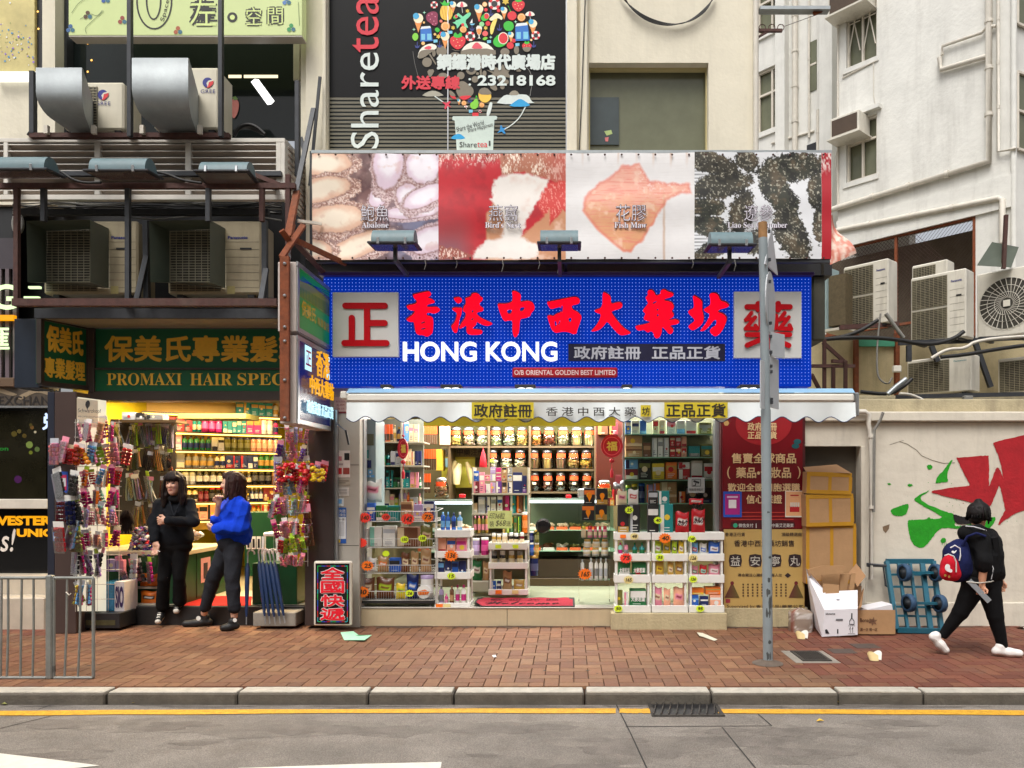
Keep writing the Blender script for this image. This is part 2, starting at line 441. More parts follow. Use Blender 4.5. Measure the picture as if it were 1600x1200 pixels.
def brick(x0,y0,x1,y1):
 if x1<-9 or x0>7.4 or y1<=yk1 or y0>8.85:return
 y0=max(y0,yk1+.002)
 if y1-y0<.02:return
 px=CX+(x0+x1)/2/y0*FX;py=CY+FX*EYE/y0
 p_=red if(px>1235+(py-1000)*.35+rb.uniform(-25,25)and py<1075-(px<1330)*20)or(px<75 and py<995)else pal
 c=rb.choice(p_);k=.62*rb.uniform(.9,1.06)*(.86+.3*float(fbm(np.array([x0*.9+20]),np.array([y0*.9]),44,3)[0]));c=(c[0]*k,c[1]*k,c[2]*k);zz=rb.uniform(-.0006,.0003)
 a,b,d,e=x0+g_,x1-g_,y0+g_,y1-g_;t=.003
 v=[(a,d,-.02),(b,d,-.02),(b,e,-.02),(a,e,-.02),(a+t,d+t,zz),(b-t,d+t,zz),(b-t,e-t,zz),(a+t,e-t,zz)]
 mb.add(v,[(4,5,6,7),(0,1,5,4),(1,2,6,5),(2,3,7,6),(3,0,4,7)],(BRK,c))
for j in range(0,31):
 for i in range(-46,82):
  k=(i-j)%4;x0=-4.6+i*bw;y0=yk1+j*bw
  if k==0:brick(x0,y0,x0+2*bw,y0+bw)
  elif k==2:brick(x0,y0-bw,x0+bw,y0+bw)
GUM=mat("gum_spot",S(70,58,50),.8,noise=.2);DRT=mat("base_grime",S(84,66,54),.95,noise=.35,scale=24)
for i in range(90):blob((rs.uniform(-5.2,4.6),rs.uniform(5.8,8.0)),*[rs.uniform(.005,.016)]*2,.0018,GUM,rs,12)
for i in range(60):blob((rs.uniform(-2.7,2.6),rs.uniform(8.0,8.13)),rs.uniform(.03,.2),rs.uniform(.01,.045),.0022+i*.00003,DRT,rs)
for i in range(30):blob((rs.uniform(2.6,5.6),rs.uniform(8.05,8.14)),rs.uniform(.03,.16),rs.uniform(.01,.03),.0022+i*.00003,DRT,rs)
pav=struct(mb,"pavement")
def grating(name,label,x0,y0,x1,y1,z,skew=0,bars=10,frame=None):
 r0=thing(name,label,"drain cover",gpt((x0+x1)/2,(y0+y1)/2,z));a=MB();b=MB()
 Ya,Yb=YG(y1,z),YG(y0,z);xa,xb=PX(x0,(Ya+Yb)/2),PX(x1,(Ya+Yb)/2)
 if frame:f_=MB();f_.box(xa-.09,xb+.07,Ya-.07,Yb+.05,z-.05,z+.002,frame);part(f_,"surround",r0)
 a.box(xa,xb,Ya,Yb,z-.05,z+.004,M_DARK)
 for s0,s1,t0,t1 in((xa-.015,xb+.015,Ya-.015,Ya+.012),(xa-.015,xb+.015,Yb-.012,Yb+.015),(xa-.015,xa+.012,Ya+.012,Yb-.012),(xb-.012,xb+.015,Ya+.012,Yb-.012)):
  b.box(s0,s1,t0,t1,z-.03,z+.011,M_IRON)
 for i in range(bars):
  q=xa+(xb-xa)*(i+.5)/bars
  b.bar((q-skew,Ya,z+.006),(q+skew,Yb,z+.006),(xb-xa)/bars*.5,.008,M_IRON)
 part(a,"pit",r0);part(b,"grate",r0);return r0
grating("drain_grating","slotted iron gully grating in the gutter across the yellow line",1018,1099,1122,1119,-.095,.03,9)
grating("manhole_cover","small iron cover set in a pale concrete square in the brick pavement",1247,1019,1286,1033,0,0,12,M_CONC)
for i,(x0,y0,x1,y1,l)in enumerate(((1303,1012,1340,1019,"flush dark metal cover in red bricks nearest the white cartons"),(1301,1011,1301,1011,""),(1338,1004,1376,1011,""))):
 pass
for x0,y0,x1,y1,l in((1303,1014,1341,1021,"flush dark metal cover in the red bricks, nearer the kerb of the pair"),(1339,1006,1378,1013,"flush dark metal cover in the red bricks, nearer the blue trolley of the pair")):
 b=MB();Ya,Yb=YG(y1),YG(y0);b.box(PX(x0,Ya),PX(x1,Ya),Ya,Yb,-.03,.003,mat("dark_cover",S(78,66,60),.8,noise=.25,scale=20,bump=.3),.002)
 tag(b.build("metal_cover"),l,"cover","flush covers in the pavement")
def paper(pts,label,col,lift=.02,name="paper_scrap"):
 b=MB();v=[gpt(x,y,.004+(lift*((i%2)==0)))for i,(x,y)in enumerate(pts)]
 c=sum(v,Vector())/len(v);c.z=.012;n_=len(v)
 b.add(v+[c],[(i,(i+1)%n_,n_)for i in range(n_)],(VC,col))
 b.add([q-Vector((0,0,.003))for q in v+[c]],[(i,(i+1)%n_,n_)for i in range(n_)],(VC,col))
 tag(b.build(name),label,"litter","litter on the pavement")
paper([(532,988),(552,986),(560,992),(581,992),(570,1000),(538,1000)],"pale green creased leaflet lying on bricks below the light-box sign",S(170,226,190))
paper([(1089,988),(1098,989),(1121,999),(1116,1001),(1093,993)],"thin white paper strip on the bricks left of the sign pole",S(226,222,200),.01)
paper([(769,1024),(774,1023),(776,1026),(771,1027)],"tiny white scrap in the middle of the brick pavement",S(230,226,220),.01)
def tape(cx,cy,label,Yz):
 b=MB();O=gpt(cx,cy,.0);Rr=.05
 def f(u,v):
  t=u*2*math.pi*.8;return np.stack([O.x+Rr*np.cos(t)*(1+.25*v),O.y+.6*Rr*np.sin(t)+v*.02,.008+.055*v+.02*np.sin(t*2)*v],1)
 b.grid(f,44,4,VC,lambda u,v:np.where((u>.55)[:,None],np.array([S(230,206,150)]),np.array([S(236,234,226)])))
 tag(b.build("tape_loop"),label,"litter","litter on the pavement")
tape(1254,999,"curled loop of tape by the wrapped stone stub",0);tape(1368,1033,"curled loop of tape lying alone on the red bricks",0)
for px,py,c,l in((106,1099,S(214,190,120),"dry leaf in the gutter below the railing end"),(209,1099,S(214,184,90),"dry leaf in the gutter below the brown pillar gap"),(1309,1098,S(220,190,90),"pale leaf in the gutter right of the grating"),(1281,1127,S(222,180,40),"yellow leaf on the carriageway right of the grating"),(5,1101,S(120,120,50),"green leaf in the gutter at the left edge")):
 b=MB();O=gpt(px,py,-.088)
 b.add([O+Vector(q)for q in((-.025,0,.0),(0,-.014,.012),(.03,0,.004),(0,.014,.016))],[(0,1,2),(0,2,3)],(VC,c));tag(b.build("fallen_leaf"),l,"leaf","fallen leaves in the road")
# right: boundary wall with graffiti, metal door
FB=8.16
bw_=thing("boundary_wall","cream painted low wall with peeling plaster carrying the graffiti","wall",(PX(1450,FB),FB,0))
m_=MB()
m_.box(PX(1352,FB),9.5,FB,FB+.25,-.1,PZ(660,FB),M_GRAFW)
m_.box(PX(1256,FB),PX(1352,FB),FB,FB+.25,PZ(697,FB),PZ(660,FB),M_GRAFW)
m_.box(PX(1352,FB),9.5,FB-.02,FB,-.1,PZ(941,FB),M_GRAFW,.008)
part(m_,"wall_face",bw_)
m_=MB();m_.box(PX(1256,FB),9.5,FB-.07,FB+.3,PZ(659,FB),PZ(644,FB),M_GRAFW,.01);m_.box(PX(1256,FB),9.5,FB+.1,FB+.5,PZ(644,FB),PZ(622,FB),mat("weathered_ledge",S(176,164,134),.9,noise=.25,scale=5,stain=.6,bump=.3),.01);part(m_,"coping",bw_)
m_=MB();m_.box(PX(1345,FB),PX(1352,FB),FB-.012,FB+.25,-.1,PZ(697,FB),M_GRAFW,.006);part(m_,"door_jamb",bw_)
m_=MB();m_.box(PX(1256,FB),PX(1345,FB),FB+.14,FB+.18,-.1,PZ(697,FB),mat("dull_brown_metal_door",S(88,80,68),.6,metal=.2,noise=.12,scale=6,stain=.35))
dr=part(m_,"metal_door",bw_)
for yy in(735,770):
 m_=MB();m_.lathe([(.012,-.05),(.012,.05)],P(1343,yy,FB+.12),M_DSTEEL,8);part(m_,"hinge",dr)
m_=MB();m_.ppoly([(1273,766),(1277,760),(1279,764),(1283,754),(1287,763),(1286,768),(1276,770)],FB+.137,(VC,S(176,172,160)))
part(m_,"torn_paper",dr)
m_=MB();m_.pquad(1309,760,1327,773,FB+.136,(VC,S(226,214,214)));m_.pquad(1312,763,1326,767,FB+.135,(VC,S(190,50,70)));part(m_,"notice",dr)
m_=MB();m_.ppoly([(1379,823),(1390,819),(1389,826),(1384,833),(1380,829)],FB-.003,(VP,S(120,98,76)))
def crack(mb,pts,Y,wd=.006,c=S(120,108,92)):
 for a,b in zip(pts,pts[1:]):
  a,b=P(*a,Y),P(*b,Y);d=(b-a).normalized();n_=Vector((-d.z,0,d.x))*wd/2;mb.quad(a-n_,b-n_,b+n_,a+n_,(VP,c))
crack(m_,[(1405,690),(1418,694),(1432,703),(1440,712),(1456,719),(1475,724),(1492,723)],FB-.003)
crack(m_,[(1390,695),(1405,690),(1412,688)],FB-.003,.004)
part(m_,"cracks",bw_)
GR,GG,GK=S(168,24,34),S(32,150,24),S(26,22,24)
gf=thing("graffiti","red and green spray painted starburst graffiti on the cream wall","graffiti",P(1520,800,FB-.004))
rg_=random.Random(12)
def gpoly(lst,c,nm,Y):
 m_=MB()
 for p in lst:m_.fill([[(x+rg_.uniform(-.5,.5),y+rg_.uniform(-.5,.5))for x,y in chaikin([(1230+x/3,660+y/3)for x,y in p],3)]],Y,(VP,c))
 part(m_,nm,gf)
gpoly([[(790,165),(800,165),(940,154),(946,158),(946,300),(948,300),(978,215),(988,208),(1000,225),(1012,262),(1012,262),(1000,180),(968,105),(965,96),(975,92),(1110,58),(1250,30),(1420,60),(1420,330),(1110,408),(1020,455),(995,482),(986,478),(1022,412),(1022,405),(996,292),(994,292),(955,392),(945,394),(680,332),(676,325),(682,318),(855,297),(857,293)]],GR,"red_starburst",FB-.006)
gpoly([[(592,356),(662,318),(668,320),(606,360),(735,418),(785,428),(790,460),(782,490),(850,480),(965,440),(978,446),(972,470),(945,504),(800,500),(730,492),(700,510),(668,560),(640,586),(610,588),(582,560),(566,500),(564,462),(575,456),(652,456),(664,440),(676,454),(720,450),(728,440),(600,372)],[(484,410),(500,402),(564,380),(570,384),(566,420),(540,442),(500,436),(486,424)],[(694,284),(704,250),(732,228),(770,172),(778,176),(745,245),(758,280),(735,280),(700,286)],[(652,204),(668,196),(684,206),(676,220),(662,222)],[(468,288),(480,284),(490,290),(478,294)],[(560,292),(578,287),(592,294),(574,304)],[(718,548),(730,540),(744,544),(746,562),(722,568)]],GG,"green_splash",FB-.004)
gpoly([[(775,430),(790,432),(830,446),(870,440),(900,470),(850,476),(788,478)]],GK,"black_dash",FB-.008)
m_=MB()
for i in range(70):x,y,r=rg_.gauss(1500,45),rg_.gauss(775,38),rg_.uniform(.2,.7);m_.disc(x,y,r,FB-.0035,(VP,GR if x>1500 and y<790 else GG),6)
for x in(1472,1475,1478):m_.pquad(x,848,x+.7,852+(x%4),FB-.0035,(VP,GG))
sp_=part(m_,"overspray",gf);sp_["kind"]="stuff"
# apartment building (white, oblique)
ap=thing("apartment_building","tall white rendered apartment block with oblique facade behind the air conditioners","building",(4,10,0))
WD=Vector((-.917,1.0,0)).normalized();C0=Vector((PX(1583,13.5),13.5,0));WN=Vector((-WD.y,WD.x,0))*1.0
WN=Vector((-1,-.917,0)).normalized()
def onwall(px,off=0.0,base=C0):
 """distance along the wall for a pixel column"""
 k=(px-CX)/FX;b=base+WN*off
 return(b.x-k*b.y)/(k*WD.y-WD.x)
def WPt(px,py,off=0.0,base=C0):
 t=onwall(px,off,base);q=base+WN*off+WD*t;q.z=PZ(py,q.y);return q
def wall_pt(t,z,off,base=C0):q=base+WN*off+WD*t;q.z=z;return q
def wbox(mb,t0,t1,z0,z1,o0,o1,m,base=C0):
 v=[wall_pt(t,z,o,base)for t in(t0,t1)for o in(o0,o1)for z in(z0,z1)]
 return mb.add(v,[(0,1,3,2),(4,6,7,5),(0,4,5,1),(2,3,7,6),(0,2,6,4),(1,5,7,3)],m)
tA=onwall(1309)
def zat(t,py,base=C0):return PZ(py,(base+WD*t).y)
tw0,tw1=onwall(1370),onwall(1322)
zU1,zU0=zat(tw0,-60),zat(tw0,88)
zL1,zL0=zat(tw0,176),zat(tw0,272)
zB=6.4
m_=MB()
wbox(m_,0,tw0,zB,16,-.3,0,M_OFFW);wbox(m_,tw1,tA,zB,16,-.3,0,M_OFFW)
for a,b in((zB,zL0),(zL1,zU0),(zU1,16)):wbox(m_,tw0,tw1,a,b,-.3,0,M_OFFW)
wbox(m_,tA,tA+.02,zB,16,-3,-.3,M_OFFW)
part(m_,"front_wall",ap)
m_=MB();wbox(m_,-.03,tA,zB-.02,zB+.55,0,.05,M_OFFW);part(m_,"base_band",ap)
def win(z0,z1,nm,trans,cross=False):
 f=MB();wbox(f,tw0,tw1,z0,z0+.05,-.12,-.06,M_FRAMEW);wbox(f,tw0,tw1,z1-.05,z1,-.12,-.06,M_FRAMEW)
 for t in(tw0,(tw0+tw1)/2-.02,tw1-.04):wbox(f,t,t+.04,z0+.05,z1-.05,-.12,-.06,M_FRAMEW)
 wbox(f,tw0+.04,tw1-.04,trans,trans+.04,-.119,-.062,M_FRAMEW)
 if cross:
  for i in range(2):
   a=tw0+.05+i*(tw1-tw0)/2;b=a+(tw1-tw0)/2-.08
   for q,r_ in(((a,z0+.3),(b,trans)),((b,z0+.3),(a,trans)),((a,(z0+.3+trans)/2),(b,(z0+.3+trans)/2))):
    f.bar(wall_pt(*q,-.05),wall_pt(*r_,-.05),.02,.012,M_FRAMEW)
 fo=part(f,"window",ap);g=MB();wbox(g,tw0,tw1,z0,z1,-.2,-.14,M_GLASSG);part(g,"pane",fo)
 s_=MB();wbox(s_,tw0-.04,tw1+.06,z0-.1,z0,-.1,.03,M_OFFW);part(s_,"sill",fo)
 return fo
win(zL0,zL1,"l",zL0+(zL1-zL0)*.62);win(zU0,zU1,"u",zU0+(zU1-zU0)*.80,True)
m_=MB();wbox(m_,tw0-.1,tw1+.25,zL1+.05,zL1+.13,0,.12,M_OFFW);part(m_,"hood_ledge",ap)
m_=MB()
for pp in([(1316,122),(1372,93)],):m_.tube([WPt(x,y,.02)for x,y in pp],.012,M_PIPE,6)
part(m_,"drip_ledge",ap)
def wpipe(pts,r,nm="drain_pipe",off=.07,base=C0,m=M_PIPE):
 b=MB();q=[WPt(x,y,off,base)for x,y in pts];r*=1.35;b.tube(q,r,m,8)
 for a,c in zip(q,q[1:]):
  L=(c-a).length
  for k in range(1,int(L/.9)+1):
   p_=a.lerp(c,k/(int(L/.9)+1));d=(c-a).normalized()*.03;b.tube([p_-d,p_+d],r*1.2,m,8)
 part(b,nm,ap)
wpipe([(1545,-40),(1545,252),(1310,324),(1296,329)],.045)
wpipe([(1545,86),(1470,108),(1468,112),(1548,88)],.03)if 0 else None
wpipe([(1556,41),(1542,41),(1534,51),(1472,72),(1472,86)],.022)
wpipe([(1541,88),(1470,109),(1468,90)],.035)
wpipe([(1559,-40),(1560,237),(1588,232)],.02)
wpipe([(1566,380),(1566,312),(1560,310),(1300,362)],.04)
wpipe([(1309,0),(1309,330)],.014,off=.03)
wpipe([(1365,95),(1365,150),(1368,165)],.006,"thin_wire",.015);wpipe([(1312,215),(1306,245),(1312,330)],.008,"thin_wire",.02)
m_=MB();q0=C0;e_=Vector((1,.5,0)).normalized()
v=[q0+Vector((0,0,0)),q0+e_*4,q0+e_*4+Vector((0,0,16)),q0+Vector((0,0,14))]
v[0].z=v[1].z=5.0
m_.add(v,[(0,1,2,3)],M_OFFW);m_.tube([Vector((C0.x,C0.y-.02,5.0)),Vector((C0.x,C0.y-.02,14))],.05,M_OFFW,8)
part(m_,"side_wall",ap)
for z0,z1 in((7.4,8.75),(9.6,12)):
 f=MB();a=C0+e_*.06;b=C0+e_*1.6
 for p0,zz0,p1,zz1 in((a,z0,b,z1),):
  g=MB();o_=Vector((.5,-1,0)).normalized()*.02
  g.add([Vector((a.x,a.y,z0))+o_,Vector((b.x,b.y,z0))+o_,Vector((b.x,b.y,z1))+o_,Vector((a.x,a.y,z1))+o_],[(0,1,2,3)],M_GLASSG)
  for t in(0,.25,.5):q=a.lerp(b,t)+o_*2;f.bar((q.x,q.y,z0),(q.x,q.y,z1),.04,.04,M_FRAMEW)
  for zz in(z0,(z0+z1)/2,z1):f.bar((a+o_*2).to_tuple()[:2]+(zz,),(b+o_*2).to_tuple()[:2]+(zz,),.04,.04,M_FRAMEW)
 fo=part(f,"window",ap);part(g,"pane",fo)
CB=C0+WD*tA-WN*.0+WD*.0;CB=wall_pt(tA,0,-1.1)
m_=MB();tB=onwall(1150,0,CB)
tb0,tb1=onwall(1230,0,CB),onwall(1182,0,CB)
zb1,zb0=PZ(92,(CB+WD*tb0).y),PZ(192,(CB+WD*tb0).y)
zc1,zc0=PZ(-50,(CB+WD*tb0).y),PZ(35,(CB+WD*tb0).y)
wbox(m_,-1,tb0,2.5,16,-.3,0,M_OFFW,CB);wbox(m_,tb1,tb1+3,2.5,16,-.3,0,M_OFFW,CB)
for a,b in((2.5,zb0),(zb1,zc0),(zc1,16)):wbox(m_,tb0,tb1,a,b,-.3,0,M_OFFW,CB)
tc=onwall(1262,.0,CB);td=onwall(1233,0,CB)
wbox(m_,onwall(1300,.25,CB),onwall(1280,.25,CB),2.5,16,0,.25,M_OFFW,CB);wbox(m_,td,td+.25,2.5,16,0,.2,M_OFFW,CB)
part(m_,"rear_wing_wall",ap)
for z0,z1 in((zb0,zb1),(zc0,zc1)):
 f=MB()
 for t in(tb0,(tb0+tb1)/2,tb1-.05):wbox(f,t,t+.05,z0,z1,-.12,-.06,M_FRAMEW,CB)
 for zz in(z0,z0+(z1-z0)*.6,z1-.05):wbox(f,tb0,tb1,zz,zz+.05,-.118,-.062,M_FRAMEW,CB)
 fo=part(f,"window",ap);g=MB();wbox(g,tb0,tb1,z0,z1,-.2,-.14,M_GLASSG,CB);part(g,"pane",fo)
 s_=MB();wbox(s_,tb0-.05,tb1+.1,z0-.12,z0,-.1,.05,M_OFFW,CB);part(s_,"sill",fo)
g=MB();ta,tbb=onwall(1276,.01,CB),onwall(1264,.01,CB);YS_=(CB+WD*ta).y;wbox(g,ta,tbb,PZ(140,YS_),PZ(62,YS_),0,.02,M_GLASSG,CB);wbox(g,ta,tbb,PZ(100,YS_),PZ(97,YS_),.02,.03,M_FRAMEW,CB);part(g,"slit_window",ap)
g=MB();wbox(g,ta-.05,tbb+.05,PZ(252,YS_),PZ(222,YS_),0,.02,M_DARK,CB);part(g,"vent_opening",ap)
wpipe([(1242,-30),(1242,245)],.05,base=CB);wpipe([(1264,-30),(1264,215)],.02,base=CB,off=.05);wpipe([(1278,172),(1278,240)],.03,base=CB)
wpipe([(1206,224),(1272,205)],.02,"ledge_line",base=CB,off=.02)
m_=MB();tM0,tM1=.12,tA+.2
wbox(m_,-.0,tM1+.5,2.2,zB-.02,-.9,-.8,mat("dark_brown_wall",S(96,88,72),.9,noise=.3,scale=4,stain=.7),C0)  # dark brown wall tone behind the mesh, plus stain noise
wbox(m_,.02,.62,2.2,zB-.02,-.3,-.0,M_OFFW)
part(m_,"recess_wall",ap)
m_=MB()
for zz in(zB-.06,4.6):wbox(m_,.62,tM1+.3,zz,zz+.05,-.06,.0,M_ORUST)
for t in(.62,(tM1+.62)/2,tM1):wbox(m_,t,t+.05,4.2,zB-.06,-.055,.005,M_ORUST)
mf=part(m_,"mesh_frame",ap)
m_=MB();n_=40
for i in range(-12,n_):
 for sg in(1,-1):
  t0=.66+(tM1-.66)*i/n_;z0=4.2;z1=zB-.06;dt=(z1-z0)*.9
  a,b=(t0,t0+dt)if sg>0 else(t0+dt,t0)
  ca,cb=max(.66,min(a,b)),min(tM1,max(a,b))
  if cb-ca<.02:continue
  za=z0+(z1-z0)*(ca-a)/(b-a);zb_=z0+(z1-z0)*(cb-a)/(b-a)
  m_.bar(wall_pt(ca,za,-.03),wall_pt(cb,zb_,-.03),.005,.005,M_RUST)
part(m_,"wire_mesh",mf)
ob=thing("added_opposite_building","unseen cream building added across the road to block sky and bounce light back","building",(0,-14,0))  # unseen block added behind the camera to shape sky light and reflections
m_=MB();m_.box(-34,34,-15,-14,-.1,13.5,M_CREAM);part(m_,"front_wall",ob)
for i in range(11):
 for k in range(3):m_=MB();m_.box(-31+i*6,-28+i*6,-13.99,-13.9,3.4+k*3.4,5.2+k*3.4,M_GLASSD);part(m_,"window",ob)
m_=MB();m_.box(-34,34,-14,-13.9,-.1,2.6,M_DSTEEL);part(m_,"shutter",ob)
m_=MB();m_.box(-34,34,-13.9,-10.5,-.12,0,M_CONC);part(m_,"forecourt",ob)
an=thing("annex_wall","stained cream annex wall and ledge carrying the outdoor units and black cables","wall",P(1440,600,12.9))
ANN=mat("stained_cream",S(186,172,136),.9,noise=.2,scale=3,stain=.55,bump=.3)
m_=MB();m_.box(PX(1262,12.9),PX(1750,12.9),12.9,13.1,2,PZ(532,12.9),ANN);part(m_,"wall_face",an)
m_=MB();m_.box(PX(1262,11.7),PX(1750,11.7),11.7,12.9,2.2,PZ(618,11.7),mat("weathered_ledge",()),.01);part(m_,"deck",an)
m_=MB();m_.pbox(1338,530,1398,541,12.84,.05,(VC,S(70,150,120)));part(m_,"green_strip",an)
for x in(1336,1400):m_=MB();m_.pbox(x,520,x+6,620,12.8,.09,M_ORUST);part(m_,"batten",an)
# drugstore building
FU=8.22
ST=thing("drugstore_building","cream rendered building with a large black poster window and a dark window above the drugstore","building",(0,FU,0))
IL,IR=-2.35,PX(1262,8.16)
FLR=PZ(949,8.14)
m_=MB()
zt=9.0;zs=PZ(404,FU)
def upx(x0,y0,x1,y1,mt,d=.3,Y=FU,b=0):return m_.pbox(x0,y0,x1,y1,Y,d,mt,b)
upx(478,-500,512,404,M_CREAM);upx(886,-500,920,404,M_CREAM);upx(1107,-500,1185,404,M_CREAM)
upx(920,-500,1107,98,M_CREAM);upx(920,240,1107,404,M_CREAM);upx(512,237,886,404,M_CREAM)
m_.box(PX(1185,FU)-.3,PX(1185,FU),FU+.3,FU+6,2,zt,M_CREAM)
part(m_,"front_wall",ST)
m_=MB()
for x0,x1,d in((503,509,.05),(886,902,.07),(907,918,.1)):m_.pbox(x0,-300,x1,238,FU-d,d-.003,M_CREAM,.008)
m_.pbox(496,235,900,241,FU-.12,.115,M_CREAM,.008);part(m_,"window_surround",ST)
m_=MB();m_.tube([P(1181,-50,FU-.05),P(1181,238,FU-.05)],.03,M_PIPE,8);part(m_,"drain_pipe",ST)
m_=MB();m_.pbox(478,404,1262,455,8.3,.3,M_DARK);part(m_,"painted_recess_shade",ST)  # black box stands in for the shade between banner and sign
m_=MB();m_.pbox(1269,430,1290,532,8.5,.5,mat("olive_duct",S(62,62,46),.6,noise=.2,stain=.4),.02);m_.pbox(1250,404,1300,430,8.45,.4,M_DARK);tag(m_.build("duct_box"),"dark olive duct box squeezed beside the right end of the blue sign","duct")
f=MB()
for r in((920,98,1107,109),(1103,109,1107,237),(920,109,922,237)):f.pbox(*r,FU+.1,.06,mat("window_reveal",S(196,184,136),.9,noise=.1,scale=4))
wf=part(f,"window",ST);f=MB();f.pquad(922,109,1104,240,FU+.17,M_GLASSG);part(f,"pane",wf)
f=MB();f.pbox(921,152,967,226,FU+.15,.01,mat("blue_grey_board",S(48,60,62),.4,noise=.2));f.ptext("✦",940,200,952,214,FU+.145,(VC,S(190,200,120)))if 0 else None
f.ppoly([(944,205),(955,203),(957,209),(948,212)],FU+.147,(VC,S(170,190,120)));f.ppoly([(945,215),(951,214),(950,221),(946,221)],FU+.147,(VC,S(200,110,110)));part(f,"grey_board",wf)
def px2(x,y):return(620+x/5,y/5)
YW=FU+.06
f=MB();f.pbox(509,-60,888,237,YW,.08,M_GLASSD);wp=part(f,"poster_window",ST)
f=MB();f.pbox(509,-60,888,152,YW-.004,.003,mat("black_vinyl",S(20,20,21),.35,noise=.15,scale=3,spec=.15));part(f,"black_vinyl",wp)
f=MB()
for i in range(14):
 y=152.5+i*6.1;f.pbox(511,y,888,y+3.4,YW-.006,.005,mat("blind_slat",S(104,100,84),.55,noise=.12,scale=3))
part(f,"blind",wp)
f=MB()
for x,wd in((699,1.6),(884,4)):f.pbox(x,-60,x+wd,237,YW-.012,.003,M_ALU)
part(f,"window_joint",wp)
WT,RD=S(216,226,222),S(214,30,52)
f=MB()
k=YW-.016;mk=k/FX
f.text("Share",P(592,232,k),(0,0,1),(-1,0,0),150*mk,44*mk,(VC,WT),.0)
part(f,"white_lettering",wp);f=MB();f.text("tea",P(592,82,k),(0,0,1),(-1,0,0),88*mk,42*mk,(VC,RD),.0)
part(f,"red_lettering",wp);f=MB();f.ptext("銅鑼灣時代廣場店",682,84,868,110,k,(VC,WT),.05,space=1.0)
part(f,"branch_lettering",wp);f=MB();f.ptext("外送專線",627,118,719,140,k,(VC,S(216,40,60)),.045);part(f,"red_lettering",wp);f=MB();f.ptext("：",732,122,736,134,k,(VC,WT),.03);f.ptext("23218168",746,117,868,134,k,(VC,WT),.035)
part(f,"lettering",wp)
f=MB();kk=YW-.0105;lay=[0]
def sh(pts,c,n=1,dz=0):
 lay[0]+=1;f.fill([chaikin([px2(*p)for p in pts],n)if n else[px2(*p)for p in pts]],kk-dz-(lay[0]%40)*.00004,(VC,c))
def ci(x,y,r,c,ry=None,n=14,dz=0):lay[0]+=1;f.disc(620+x/5,y/5,r/5,kk-dz-(lay[0]%40)*.00004,(VC,c),n,(ry or r)/5)
OG,YL,GN,LG,BL,SK,PK,TN=S(238,150,70),S(246,200,70),S(40,190,40),S(130,210,50),S(20,110,200),S(120,200,230),S(230,80,100),S(128,118,100)
RED=S(224,26,44)
def orange(x,y,r):ci(x,y,r,OG);ci(x,y,r*.82,S(250,215,160),dz=.001);ci(x,y,r*.68,S(244,170,90),dz=.002)
def cone(x,y,s):sh([(x-s*.5,y),(x+s*.5,y),(x,y+s*1.5)],OG,0);ci(x,y-s*.1,s*.55,S(250,235,200),dz=.001);ci(x-s*.25,y-s*.35,s*.35,S(60,170,220),dz=.002)
def berry(x,y,r):sh([(x-r,y-r*.6),(x,y-r*.9),(x+r,y-r*.6),(x+r*.9,y+r*.3),(x,y+r*1.05),(x-r*.9,y+r*.3)],RED,2);sh([(x-r*.6,y-r*.7),(x-r*.3,y-r*1.3),(x,y-r*.85),(x+r*.4,y-r*1.3),(x+r*.6,y-r*.7),(x,y-r*.5)],GN,1,.001);[ci(x+r*a,y+r*b,r*.06,S(250,220,160),dz=.002,n=6)for a,b in((-.5,-.2),(0,0),(.5,-.2),(-.2,.45),(.25,.4),(-.1,-.35))]
def ring(x,y,r):ci(x,y,r,S(240,238,232));[sh([(x+r*math.cos(t+d),y+r*math.sin(t+d))for d in(-.35,0,.35)]+[(x+r*.55*math.cos(t+d),y+r*.55*math.sin(t+d))for d in(.35,0,-.35)],RED,0,.001)for t in(.7,2.27,3.84,5.41)];ci(x,y,r*.52,S(26,26,27),dz=.002)
def pack(x,y,s):sh([(x-s*.5,y-s*.4),(x+s*.4,y-s*.5),(x+s*.55,y+s*.6),(x-s*.5,y+s*.65)],BL,0);sh([(x-s*.4,y-s*.62),(x+s*.32,y-s*.68),(x+s*.4,y-s*.5),(x-s*.5,y-s*.4)],S(230,236,240),0);sh([(x-s*.42,y),(x-s*.1,y),(x-s*.1,y+s*.5),(x-s*.42,y+s*.5)],SK,0,.001);sh([(x+s*.08,y-s*.02),(x+s*.42,y-s*.02),(x+s*.44,y+s*.5),(x+s*.08,y+s*.5)],SK,0,.001)
def melon(x,y,r):sh([(x-r,y+r*.2),(x-r*.2,y-r*.7),(x+r*.8,y-r*.5),(x+r*.9,y+r*.4),(x+r*.1,y+r),(x-r*.7,y+r*.9)],GN,2);ci(x+r*.3,y-r*.1,r*.62,S(245,240,220),r*.72,dz=.001);ci(x+r*.3,y-r*.1,r*.53,RED,r*.62,dz=.002)
def brolly(x,y,r,lower=False):sh([(x-r,y),(x-r*.8,y-r*.6),(x,y-r),(x+r*.8,y-r*.6),(x+r,y)],S(244,240,226),1);sh([(x-r*.33,y),(x-r*.2,y-r*.6),(x,y-r),(x+r*.2,y-r*.6),(x+r*.33,y)],PK,1,.001);sh([(x-2,y),(x+2,y),(x+8,y+r),(x+4,y+r)],S(210,210,205),0)
ring(292,38,28);ring(762,30,46);ring(574,284,38);ring(1086,276,34);ring(650,870,12)
sh([(335,90),(350,45),(390,35),(425,60),(440,110),(420,155),(380,162),(345,140)],YL,2);sh([(335,10),(355,25),(372,0),(390,25),(415,12),(405,45),(360,45)],GN,0,.001)
for i in range(4):sh([(345+i*24,50),(349+i*24,50),(372+i*18,150),(368+i*18,150)],S(214,150,40),0,.0015)
